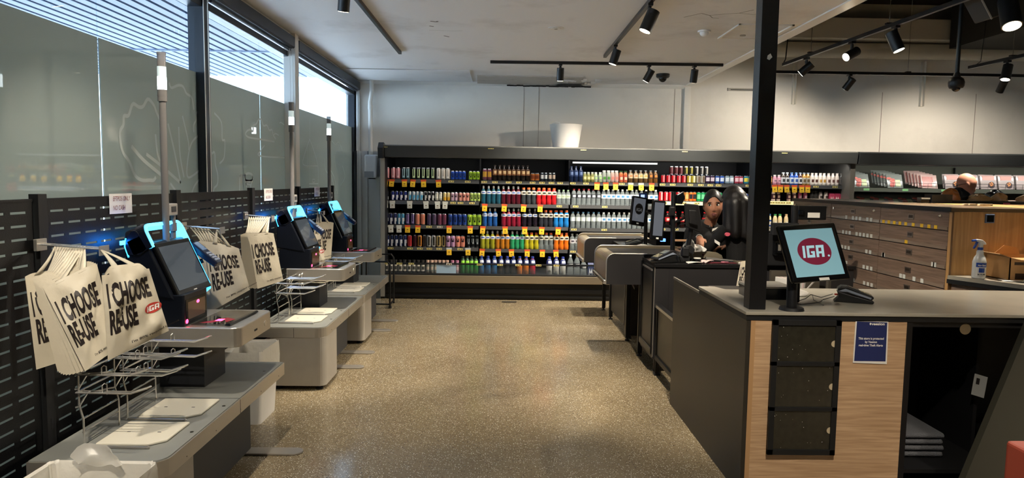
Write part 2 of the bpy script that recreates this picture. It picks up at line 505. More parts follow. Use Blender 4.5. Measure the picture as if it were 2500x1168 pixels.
for a, b_ in zip(ys[:-1], ys[1:]):
    p = MB().box(-2.204, -2.198, a + 0.001, b_ - 0.001, 2.34, 2.82)
    p.build('pane', M_pane, win)
    g = 0.010 if a not in (1.80, ) else 0.006
    MB().box(-2.204, -2.198, a + g, b_ - g, 0.18, 2.34).build('frosted_pane', M_film, win)
    MB().box(-2.2035, -2.1985, b_ - g, b_ + g, 0.18, 2.34).build('pane_gap', M_pane, win)
# drawings etched on the film
m_etch = mat('pale_etched_line', '#b9c2bf', 0.6)
ebd = [0]
def etch(pts, w=0.014):
    """pts: (y,z) polyline on the glass, smoothed"""
    P = []
    n = len(pts)
    for i in range(n - 1):
        p0 = pts[max(i - 1, 0)]; p1 = pts[i]; p2 = pts[i + 1]; p3 = pts[min(i + 2, n - 1)]
        for k in range(6):
            t_ = k / 6.0
            P.append(tuple(0.5 * (2 * p1[c] + (p2[c] - p0[c]) * t_ + (2 * p0[c] - 5 * p1[c] + 4 * p2[c] - p3[c]) * t_ ** 2 + (3 * p1[c] - p0[c] - 3 * p2[c] + p3[c]) * t_ ** 3) for c in (0, 1)))
    P.append(pts[-1])
    mb_ = MB()
    L_ = []; R_ = []
    for i, p in enumerate(P):
        a = Vector(P[max(i - 1, 0)]); b2 = Vector(P[min(i + 1, len(P) - 1)])
        d = (b2 - a); d = d.normalized() if d.length > 0 else Vector((1, 0)); nn = Vector((-d.y, d.x)) * w / 2
        L_.append((-2.1965, p[0] + nn.x, p[1] + nn.y)); R_.append((-2.1965, p[0] - nn.x, p[1] - nn.y))
    mb_.add(L_ + R_, [(i, i + 1, len(P) + i + 1, len(P) + i) for i in range(len(P) - 1)])
    return mb_
ETCH = [([(4.51,1.96),(4.47,2.0),(4.44,2.04),(4.37,2.07),(4.31,2.02),(4.26,2.01),(4.19,2.02),(4.14,1.95),(4.09,1.94),(4.08,1.89),(4.04,1.84),(4.06,1.74),(4.13,1.68),(4.19,1.6),(4.27,1.57),(4.36,1.57),(4.41,1.57),(4.44,1.59)],0.022),([(4.65,2.21),(4.68,2.18),(4.78,2.21),(4.85,2.21),(4.9,2.17),(4.98,2.15),(5.01,2.07)],0.018),([(5.0,1.91),(5.0,1.96),(5.04,2.0),(5.05,2.05),(5.1,2.07)],0.016),([(5.36,2.08),(5.49,2.02),(5.5,1.89),(5.55,1.88),(5.53,1.75),(5.44,1.7)],0.016),([(4.16,1.77),(4.3,1.69),(4.52,1.6)],0.025),([(4.33,1.73),(4.52,1.66),(4.78,1.55)],0.022),([(4.45,1.86),(4.47,1.74),(4.52,1.67)],0.02),([(4.62,1.94),(4.7,1.76),(4.78,1.55)],0.02),([(4.77,1.93),(4.78,1.74),(4.83,1.59)],0.018),([(4.83,2.01),(4.91,1.84),(4.91,1.78)],0.016),([(5.1,1.9),(4.97,1.84),(4.9,1.73),(4.89,1.59),(5.1,1.65)],0.016),([(5.1,1.59),(4.99,1.53),(4.94,1.47)],0.016),([(4.63,1.55),(4.7,1.5)],0.018),([(5.3,1.77),(5.35,1.78),(5.36,1.69),(5.4,1.61),(5.39,1.54),(5.33,1.51),(5.31,1.47)],0.018),([(6.75,1.94),(6.35,1.94),(6.08,1.94),(6.0,1.96),(6.03,1.99),(6.11,2.01),(6.18,2.0),(6.19,2.05),(6.26,2.07),(6.32,2.11),(6.39,2.12),(6.45,2.07),(6.54,2.08),(6.61,2.04),(6.68,2.05),(6.72,2.0),(6.79,1.97)],0.016),([(6.73,2.0),(6.78,2.02),(6.88,2.01)],0.014),([(6.47,1.89),(6.37,1.84),(6.35,1.79),(7.19,1.8)],0.014),([(6.91,2.13),(6.96,2.14),(7.07,2.12),(7.13,2.08)],0.012),([(5.85,1.62),(5.84,1.47)],0.02),([(5.85,1.61),(5.98,1.61)],0.018),([(5.98,1.62),(6.05,1.63),(6.13,1.62),(6.16,1.59),(6.07,1.56),(5.97,1.58),(5.98,1.62)],0.02),([(5.96,1.62),(6.0,1.51)],0.018),([(6.15,1.59),(6.08,1.49)],0.018),([(5.97,1.57),(6.13,1.57)],0.014),([(5.99,1.54),(6.1,1.53)],0.014),([(7.98,2.04),(7.75,1.84),(7.73,1.74),(8.31,1.74)],0.012),([(7.98,2.04),(8.31,1.76),(8.32,1.48)],0.012),([(7.99,2.26),(7.96,1.54)],0.007),([(7.89,1.94),(7.88,1.75)],0.006),([(8.06,1.95),(8.07,1.76)],0.006),([(8.15,1.9),(8.16,1.76)],0.006),([(7.94,1.53),(8.32,1.53)],0.014),([(7.94,1.5),(8.28,1.49)],0.008),([(8.08,1.58),(8.17,1.58),(8.17,1.55),(8.08,1.55),(8.08,1.58)],0.01),([(8.9,2.11),(9.17,2.04),(9.36,2.08),(9.5,2.04),(9.55,1.96),(9.21,1.94),(9.18,1.79),(9.34,1.66),(9.34,1.54)],0.01),([(8.94,1.7),(9.15,1.59),(9.24,1.43)],0.01),([(8.64,1.84),(8.68,1.7),(8.93,1.62)],0.01),([(9.59,1.77),(9.74,1.62),(9.48,1.5)],0.01),([(8.85,1.72),(9.06,1.54),(9.15,1.39)],0.01),([(9.34,1.54),(9.29,1.39)],0.01)]
em = MB()
for pl, w in ETCH:
    e = etch(pl, w); em.add(e.v, e.f)
em.build('etched_tree_drawing', m_etch, win)
# roller blinds in their cassettes
for k, (a, b_) in enumerate(((1.3, 5.12), (5.13, 7.04), (7.20, 10.22))):
    r = thing('roller_blind', ['dark roller blind cassette above the nearest window pane', 'dark roller blind cassette between the mullion and the white post',
              'dark roller blind cassette between the white post and the back wall'][k], 'blind', (-2.1, a, 2.86), 'rolled up window blinds')
    MB().prism([(-2.17, 2.875), (-2.09, 2.875), (-2.075, 2.89), (-2.075, 2.985), (-2.17, 2.985)], 'Y', a, b_).build('cassette', mat('blind_cassette', '#2c313a', 0.45), r)
    MB().cyl((-2.12, a + .02, 2.862), (-2.12, b_ - .02, 2.862), 0.012).build('bottom_rail', mat('blind_rail', '#3c434e', 0.4), r)
    ch = MB()
    yy = b_ - 0.06 if k else 5.0
    n = 60
    pts = [(-2.11, yy, 2.87 - 1.75 * i / n) for i in range(n + 1)]
    ch.tube(pts, 0.0035, 5)
    ch.tube([(p[0] + 0.03, p[1], p[2]) for p in pts], 0.0035, 5)
    ch.build('bead_chain', M_white, r)
# white square post in front of the glass
po = MB().box(-2.195, -2.075, 7.05, 7.17, 0, CZ)
struct(po.build('trim_13', M_trim, bevel=0.006))

# ---------------- outside: awning, pavement, street lamp
aw = MB()
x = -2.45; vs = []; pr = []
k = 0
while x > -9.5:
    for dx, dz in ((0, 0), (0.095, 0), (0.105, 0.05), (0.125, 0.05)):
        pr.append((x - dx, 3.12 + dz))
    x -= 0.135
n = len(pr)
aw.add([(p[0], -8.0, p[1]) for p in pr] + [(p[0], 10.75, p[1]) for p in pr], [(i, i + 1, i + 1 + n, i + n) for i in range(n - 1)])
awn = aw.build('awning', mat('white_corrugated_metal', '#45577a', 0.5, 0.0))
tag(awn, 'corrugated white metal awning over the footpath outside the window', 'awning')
# hung battens across
for yy in (2.9, 5.9, 8.6):
    MB().box(-9.4, -2.5, yy, yy + 0.012, 3.105, 3.12).build('batten', mat('awning_batten', '#aab6c8', 0.5), awn)
lp = MB().tube([(-9.6, 27, 0), (-9.6, 27, 4.2), (-9.5, 27, 5.0), (-9.2, 27, 5.5), (-8.6, 27, 5.75), (-7.6, 27, 5.85)], 0.06, 8)
lo = lp.build('street_lamp', M_grey)
tag(lo, 'curved street lamp seen through the window beyond the awning', 'street lamp')
MB().box(-7.8, -7.2, 26.9, 27.1, 5.8, 5.88).build('lamp_head', M_grey, lo)
struct(MB().box(-60, -2.32, -40, 90, -0.2, -0.05).build('ground_outside', mat('pale_footpath_concrete', '#c3c6c8', 0.8, var=0.1)))

# ================================================================ CEILING FITTINGS
M_trk = mat('black_track', '#121214', .35)
M_lens = mat('lit_lamp_lens', '#fff3dc', .4, emit=(1.0, .86, .62), estr=14.0)
M_lensoff = mat('dim_lamp_lens', '#b8a888', .3, emit=(1.0, .85, .6), estr=1.2)
TZ = 2.96
def track(p0, p1, label, top=CZ, drop=None, wires=()):
    t_ = thing('light_track', label, 'light track', p0)
    d = (Vector(p1) - Vector(p0)).normalized(); s_ = Vector((-d.y, d.x, 0)) * .017
    a, b_ = Vector(p0), Vector(p1)
    z0_, z1_ = top - .034, top
    MB().hexa([((a + s_).x, (a + s_).y, z0_), ((a - s_).x, (a - s_).y, z0_), ((b_ - s_).x, (b_ - s_).y, z0_), ((b_ + s_).x, (b_ + s_).y, z0_), ((a + s_).x, (a + s_).y, z1_), ((a - s_).x, (a - s_).y, z1_), ((b_ - s_).x, (b_ - s_).y, z1_), ((b_ + s_).x, (b_ + s_).y, z1_)]).build('track_rail', M_trk, t_, bevel=.002)
    for w in wires:
        q = a + (b_ - a) * w
        MB().cyl((q.x, q.y, top), (q.x, q.y, 4.25), .0025, n=6).build('suspension_wire', M_chrome, t_)
        MB().box(q.x - .03, q.x + .03, q.y - .02, q.y + .02, top, top + .012).build('suspension_clip', M_trk, t_)
    return t_
def spot(loc, aim, label, on=True, power=1.0, cone=62, top=TZ, R=1.0):
    """cylindrical track spot: loc is the pivot just under the rail, aim a direction"""
    s_ = thing('track_spotlight', label, 'spotlight', loc, 'black track spotlights')
    L_ = Vector(loc); d = Vector(aim).normalized()
    MB().cyl(L_ + Vector((0, 0, top - L_.z)), L_, .013, n=12).box(L_.x - .02, L_.x + .02, L_.y - .035, L_.y + .035, top - .02, top).build('adapter', M_trk, s_)
    MB().cyl(L_, L_ + Vector((0, 0, -.03)), .016, n=12).box(L_.x - .008, L_.x + .008, L_.y - .014, L_.y + .014, L_.z - .055, L_.z).build('pivot', mat('post_black'), s_)
    c = L_ + Vector((0, 0, -.085 * R))
    a = c - d * .075 * R; b_ = c + d * .075 * R
    MB().cyl(a, b_, .043 * R, n=28).cyl(a + d * .035, a + d * .037, .0437 * R, n=28).build('lamp_body', mat('lamp_black', '#161617', .4), s_, smooth=True, bevel=.002)
    MB().cyl(b_ + d * .0005, b_ + d * .0015, .037 * R, n=24).build('lamp_lens', M_lens if on else M_lensoff, s_)
    l = bpy.data.lights.new('spot_light', 'SPOT'); l.energy = SPOT_W * power; l.color = WARM; l.spot_size = math.radians(cone); l.spot_blend = .6; l.shadow_soft_size = .035
    o = bpy.data.objects.new('spot_light', l); COL.objects.link(o); o.parent = s_
    o.location = b_ + d * .01 - L_
    o.rotation_euler = d.to_track_quat('-Z', 'Y').to_euler()
    return s_
track((-1.17, -1.0, TZ), (-1.165, 7.94, TZ), 'black track along the white ceiling near the windows')
track((1.14, -1.0, TZ), (1.14, 7.94, TZ), 'black track running to the middle of the white ceiling')
track((-.16, 8.44, TZ), (2.62, 8.38, TZ), 'black cross track near the fridge under the white ceiling')
track((3.72, -1.0, TZ), (3.22, 8.07, TZ), 'suspended black track beside the black post', top=TZ + .035, wires=(.55, .78, .93))
track((3.1, 8.60, TZ), (8.6, 8.55, TZ), 'suspended cross track in front of the dark ceiling', top=TZ + .035, wires=(.03, .34, .7))
track((5.9, -1.0, TZ), (5.37, 8.05, TZ), 'suspended black track at the upper right corner', top=TZ + .035, wires=(.80, .93))
HP = 2.965
spot((-1.16, 5.15, HP), (-.15, .30, -1), 'lit spotlight at the top left of the white ceiling', power=.8, top=CZ - .03)
spot((1.14, 5.55, HP), (-.42, .0, -1), 'larger lit spotlight on the middle ceiling track', power=.9, top=CZ - .03, R=1.15)
spot((1.14, 7.22, HP), (-.3, .1, -1), 'lit spotlight at the far end of the middle track', top=CZ - .03)
spot((.68, 8.43, HP), (.0, .25, -1), 'spotlight left on the cross track, hanging straight', power=.6, cone=100, top=CZ - .03)
spot((1.74, 8.41, HP), (-.50, .35, -1), 'spotlight second from left on the cross track, tilted', power=.6, cone=100, top=CZ - .03)
spot((2.28, 8.39, HP), (.0, .4, -1), 'spotlight right on the cross track, hanging straight', power=.6, cone=100, top=CZ - .03)
spot((3.25, 7.52, 2.93), (-.75, .45, -.75), 'tilted spotlight at the far end of the suspended track', power=.7, cone=90)
spot((3.30, 6.65, 2.93), (-1, -.35, -.55), 'lit spotlight pointing left on the suspended track', power=.8)
spot((3.335, 5.98, 2.93), (.35, -.25, -1), 'lit spotlight pointing down right on the suspended track', R=1.15)
spot((4.25, 8.585, 2.93), (-.45, .75, -1), 'dark spotlight on the suspended cross track', power=.45, cone=140)
spot((6.14, 8.57, 2.93), (.05, .7, -1), 'dark spotlight on the cross track at the right edge', power=.45, cone=140)
spot((5.40, 7.48, 2.93), (-.25, -.15, -1), 'lit spotlight on the short visible track at the right edge', R=1.1)
spot((3.60, 5.0, 2.97), (-.10, -.45, -1), 'glaring lit spotlight at the upper right corner', power=.7, R=1.5, top=4.25)
# fill lamps added out of view on the tracks to brighten shop and cashiers
for k, (x, y, dx, dy, pw) in enumerate(((-1.17, 3.0, -.3, .35, .28), (-1.17, 1.2, -.3, .3, .6), (1.14, 4.2, .3, .45, .9), (1.14, 1.6, .1, .3, .7), (3.56, 2.0, .1, .3, .8), (3.64, .4, .1, .3, .8), (5.55, 5.2, .0, .2, 1.0), (5.67, 3.0, .1, .3, 1.0), (5.8, .8, .1, .3, 1.0))):
    spot((x, y, 2.965 if x < 2 else 2.93), (dx, dy, -1), 'added unseen fill spotlight on the tracks, %s' % ['first', 'second', 'third', 'fourth', 'fifth', 'sixth', 'seventh', 'eighth', 'ninth'][k], power=pw, cone=80, top=CZ - .03 if x < 2 else TZ)
# small fittings
sd = thing('smoke_detector', 'white dome smoke detector on the white ceiling', 'smoke detector', (1.88, 6.62, CZ))
MB().cyl((1.88, 6.62, CZ), (1.88, 6.62, CZ - .015), .060, n=32).build('detector_base', M_white, sd, smooth=True)
MB().ball((1.88, 6.62, CZ - .015), .042, 16, sz=.95).build('detector_dome', M_white, sd, smooth=True)
dl = thing('recessed_downlight', 'unlit round recessed downlight in the white ceiling', 'downlight', (.485, 6.62, CZ))
MB().lathe([(.075, -.004), (.075, 0), (.05, 0), (.052, -.008)], (.485, 6.62, CZ - .001), n=32).build('trim_ring', M_trim, dl, smooth=True)
MB().cyl((.485, 6.62, CZ - .002), (.485, 6.62, CZ - .006), .045, n=24).ball((.485, 6.62, CZ - .006), .02, 10, sz=.4).build('lamp_face', mat('unlit_lamp', '#a8a49c', .4), dl)
hf = MB().box(2.10, 2.60, 6.30, 6.32, CZ - .012, CZ).box(2.10, 2.60, 6.91, 6.93, CZ - .006, CZ).box(2.10, 2.12, 6.30, 6.93, CZ - .012, CZ).box(2.58, 2.60, 6.30, 6.93, CZ - .012, CZ).build('ceiling_hatch', M_trim)
tag(hf, 'square access hatch frame in the white ceiling by the soffit edge', 'hatch')
MB().cyl((2.30, 6.78, CZ), (2.30, 6.78, CZ - .008), .028, n=20).build('hatch_catch', M_grey, hf)
dc = thing('dome_camera', 'black dome security camera under the white ceiling', 'camera', (2.10, 9.25, CZ))
MB().lathe([(.075, -.05), (.088, -.035), (.088, 0)], (2.10, 9.25, CZ), n=28).build('camera_housing', M_black, dc, smooth=True)
MB().ball((2.10, 9.25, CZ - .052), .055, 16).build('camera_dome', M_blackgloss, dc, smooth=True)
pc_ = thing('pendant_camera', 'black dome camera on a long pole hanging from the dark ceiling', 'camera', (3.575, 5.5, 2.45))
MB().cyl((3.575, 5.5, 2.45), (3.575, 5.5, 4.25), .016, n=12).cyl((3.575, 5.5, 2.50), (3.575, 5.5, 2.455), .02, .032, n=16).build('camera_pole', M_black, pc_, smooth=True)
MB().lathe([(.048, -.045), (.056, -.03), (.058, 0), (.050, .025), (.03, .04)], (3.575, 5.5, 2.425), n=28).build('camera_housing', M_black, pc_, smooth=True)
MB().ball((3.575, 5.5, 2.383), .032, 16).build('camera_dome', M_blackgloss, pc_, smooth=True)
ls = thing('ceiling_speaker', 'large dark box speaker at the upper right corner', 'speaker', (3.62, 5.2, 3.0))
MB().hexa([(3.46, 5.16, 3.03), (3.58, 5.16, 2.84), (3.58, 5.34, 2.84), (3.46, 5.34, 3.03), (3.55, 5.16, 3.10), (3.70, 5.16, 2.88), (3.70, 5.34, 2.88), (3.55, 5.34, 3.10)]).build('speaker_box', mat('speaker_grey', '#2c2b29', .6), ls, bevel=.008)
MB().hexa([(3.45, 5.15, 3.035), (3.576, 5.15, 2.832), (3.58, 5.16, 2.832), (3.455, 5.16, 3.035), (3.46, 5.15, 3.04), (3.586, 5.15, 2.838), (3.59, 5.16, 2.838), (3.465, 5.16, 3.04)]).build('speaker_rim', M_grey, ls)
MB().tube([(3.64, 5.25, 3.06), (3.64, 5.25, 4.25)], .008, 8).build('speaker_bracket', M_black, ls)
MB().tube([(5.62, 8.1, 4.25), (5.56, 8.08, 3.6), (5.53, 8.06, 3.4), (5.51, 8.05, 3.2), (5.50, 8.05, 3.05), (5.42, 8.05, 2.99)], .004, 6).build('speaker_cable', M_wire, ls, smooth=True)
cw = MB().tube([(3.22, 8.06, 3.0), (3.24, 8.06, 3.04), (3.26, 8.06, 3.4), (3.26, 8.06, 4.25)], .006, 6).build('power_cable', M_wire, smooth=True)
tag(cw, 'black cable rising from the end of the suspended track', 'cable')
# upper structure in the open ceiling zone
struct(MB().box(2.76, 9.0, 9.95, 10.3, 3.68, 3.97).build('trim_15', M_wallw, bevel=.01))
dct = MB().cyl((2.76, 10.16, 3.55), (9.0, 10.16, 3.55), .11, n=24).build('air_duct', M_wallw, smooth=True)
tag(dct, 'beige painted round duct along the top of the back wall', 'duct')
bdd = MB().box(2.76, 9.0, 7.4, 7.46, 3.62, 3.64).box(2.76, 9.0, 7.42, 7.44, 3.64, 4.25).box(2.76, 9.0, 7.4, 7.46, 4.2, 4.25).build('trim_16', mat('dark_steel_beam', '#3a3832', .6)); struct(bdd)
struct(MB().box(2.76, 9.0, 7.385, 7.40, 3.62, 3.64).build('trim_17', M_wallw))
bd2 = MB().hexa([(6.30, 4.0, 3.55), (9.0, 4.0, 3.55), (9.0, 9.9, 3.55), (6.30, 9.9, 3.55), (6.30, 4.0, 4.25), (9.0, 4.0, 4.25), (9.0, 9.9, 4.25), (6.30, 9.9, 4.25)]).build('trim_18', mat('dark_bulkhead', '#2a2924', .7)); struct(bd2)
for i, (x, z) in enumerate(((4.28, 2.78), (6.18, 2.78))):
    o = MB().box(x - .03, x + .03, 10.25, 10.3, z, 3.43).box(x - .005, x + .0, 10.2, 10.25, z, 3.43).build('wall_bracket', M_wallw)
    tag(o, ('left' if i == 0 else 'right') + ' beige vertical bracket on the upper back wall', 'bracket')
vn = MB().box(3.30, 3.72, 10.28, 10.3, 2.965, 3.005).build('wall_vent', M_grey); tag(vn, 'slim grey slot on the back wall left of the black post', 'vent')
MB().box(3.34, 3.68, 10.275, 10.28, 2.975, 2.985).build('vent_slot', M_blackmatt, vn)

# ================================================================ SLOTTED SCREEN
FX = -1.95
fen = thing('slotted_screen', 'long black slotted metal screen standing in front of the windows', 'screen', (FX, 2.94, 0))
posts = [-0.81, 0.44, 1.69, 2.94, 4.17, 5.42, 6.66, 7.98]
def slot_panel(y0, y1):
    mb = MB()
    z0, z1 = 0.31, 1.49
    w = y1 - y0
    n = 9; pitch = w / (n + 0.4); sl = pitch * 0.72
    rows = []
    z = z1 - 0.045; k = 0
    zz = z1
    X = FX
    def quad(a, b_, c, d):
        mb.add([(X, a, c), (X, b_, c), (X, b_, d), (X, a, d)], [(0, 1, 2, 3)])
    top = z1
    while True:
        s1 = z; s0 = z - 0.0095
        if s0 < z0 + 0.03: break
        quad(y0, y1, s1, top)
        first = (k == 0)
        y = y0 + pitch * 0.34
        quad(y0, y, s0, s1)
        for i in range(n):
            e = y + sl
            ny = y0 + pitch * 0.34 + pitch * (i + 1)
            if i == n - 1: ny = y1
            if first:                       # small holes in the top row
                pass
            quad(e, ny, s0, s1)
            y = ny
        top = s0
        z -= 0.0545; k += 1
    quad(y0, y1, z0, top)
    return mb
for a, b_ in zip(posts[:-1], posts[1:]):
    p = slot_panel(a + 0.035, b_ - 0.035).build('slotted_panel', M_black, fen)
    s = p.modifiers.new('solid', 'SOLIDIFY'); s.thickness = 0.0015; s.offset = 0
    for z_ in (1.485, .305): MB().box(FX - 0.02, FX + 0.004, a + .035, b_ - .035, z_, z_ + .01).build('panel_rim', M_black, fen)
for y in posts:
    q = MB().box(FX - 0.02, FX + 0.02, y - 0.028, y + 0.028, 0.0, 1.515).box(FX - 0.06, FX + 0.06, y - 0.03, y + 0.03, 0.0, 0.02)
    for z in (0.5, 0.9, 1.3):
        q.box(FX + 0.0195, FX + 0.0215, y - 0.006, y + 0.006, z, z + 0.05)
    q.build('post', M_blackmatt, fen, bevel=0.003)

def paper_sign(x, y0, y1, z0, z1, label):
    s = thing('payment_notice', label, 'sign', (x, (y0 + y1) / 2, z0))
    mb = MB()
    n = 6; vs = []
    for i in range(n + 1):
        y = y0 + (y1 - y0) * i / n
        c = 0.004 * math.sin(PI * i / n)
        vs += [(x + c, y, z0 - 0.002 * i / n), (x + c, y, z1)]
    mb.add(vs, [(2 * i, 2 * i + 2, 2 * i + 3, 2 * i + 1) for i in range(n)])
    p = mb.build('paper', M_paper, s)
    sd = p.modifiers.new('s', 'SOLIDIFY'); sd.thickness = 0.001
    h = z1 - z0; mt = mat('brown_red_print', '#7a3326', 0.7)
    put_text('notice_text', 'EFTPOS ONLY', mt, s, (x + 0.0062, y0 + 0.10 * (y1 - y0), z0 + 0.64 * h), (0, 1, 0), (0, 0, 1), 0.34 * h, 0.0, 0.15, sx=0.84 * (y1 - y0) / h * 0.42)
    put_text('notice_text', 'NO CASH', mt, s, (x + 0.0062, y0 + 0.10 * (y1 - y0), z0 + 0.18 * h), (0, 1, 0), (0, 0, 1), 0.34 * h, 0.0, 0.15, sx=0.84 * (y1 - y0) / h * 0.42)
paper_sign(FX + 0.006, 3.46, 3.67, 1.405, 1.505, 'white paper notice reading EFTPOS ONLY NO CASH, nearest on the black screen')
paper_sign(FX + 0.006, 5.70, 5.91, 1.405, 1.505, 'white EFTPOS ONLY NO CASH notice between the tall and middle light poles')
paper_sign(FX + 0.006, 7.22, 7.43, 1.405, 1.505, 'farthest white EFTPOS ONLY NO CASH notice on the black screen')

# ================================================================ SELF CHECKOUTS
M_ring = mat('cyan_blue_light', '#2aa8ff', 0.4, emit=(0.03, 0.42, 1.0), estr=2.6)
M_ring2 = mat('bright_cyan_light', '#5cc8ff', 0.4, emit=(0.08, 0.55, 1.0), estr=1.6)
M_navy = mat('dark_navy_plastic', '#12161f', 0.28)
M_tray = mat('cream_tray_plastic', '#d8d3c2', 0.4)
M_pole = mat('grey_pole_paint', '#737170', 0.4)
M_lampw = mat('white_signal_light', '#ffffff', 0.3, emit=(0.85, 0.97, 1.0), estr=5.0)
M_lamp2 = mat('frosted_signal_segment', '#b7c4c2', 0.25, emit=(0.75, 0.9, 0.9), estr=0.25)
M_lampc = mat('clear_signal_segment', '#8d8a88', 0.2, alpha=0.75)
M_red = mat('red_scan_light', '#ff3050', 0.4, emit=(1.0, 0.04, 0.12), estr=4.0)
M_scang = mat('scanner_glass', '#23201e', 0.05, coat=0.5)
PX0, PX1 = -1.72, -1.31
def bag_rack(y, root, name='bag_rack'):
    """wire frame with three tiers of bag prongs standing on the platform at depth y"""
    mb = MB()
    r = 0.0042
    x0 = -1.70
    for yy in (y, y + 0.26):
        mb.tube([(x0, yy, 0.475), (x0, yy, 0.60), (x0 - 0.015, yy, 0.66), (x0 - 0.015, yy, 0.80 if yy == y else 0.86)], r, 6)
    for z, k in ((0.545, 0), (0.60, 0)):
        mb.tube([(x0 - .005, y, z), (x0 - .005, y + 0.26, z)], r * 0.8, 6)
    for i, z in enumerate((0.79, 0.715)):
        for yy in (y, y + 0.26):
            # two parallel prongs ending in a loop, with bent braces
            mb.tube([(x0 - .02, yy - .012, z), (x0 + .20, yy - .012, z - 0.002), (x0 + .27, yy - .012, z + 0.022), (x0 + .278, yy, z + 0.026),
                     (x0 + .27, yy + .012, z + 0.022), (x0 + .20, yy + .012, z - 0.002), (x0 - .02, yy + .012, z)], r, 6)
            mb.tube([(x0 + .02, yy, z - 0.004), (x0 - .015, yy, z - 0.062), (x0 - .03, yy, z - 0.065)], r * 0.85, 6)
            mb.tube([(x0 + .085, yy - .008, z), (x0 + .085, yy - .008, z + .03), (x0 + .09, yy, z + .036), (x0 + .095, yy + .008, z + .03), (x0 + .095, yy + .008, z)], r * 0.6, 5)
        mb.tube([(x0 - .02, y, z), (x0 - .02, y + .26, z)], r, 6)
        mb.tube([(x0 + .02, y, z - .004), (x0 - .02, y + .26, z - .06)], r * 0.8, 6)
    mb.build(name, M_chrome, root, smooth=True)
    MB().tube([(x0, y, 0.487), (x0 + .26, y - .01, 0.487)], 0.0055, 8).ball((x0 + .265, y - .01, .487), .007, 8).build('bag_rod', M_steel, root, smooth=True)

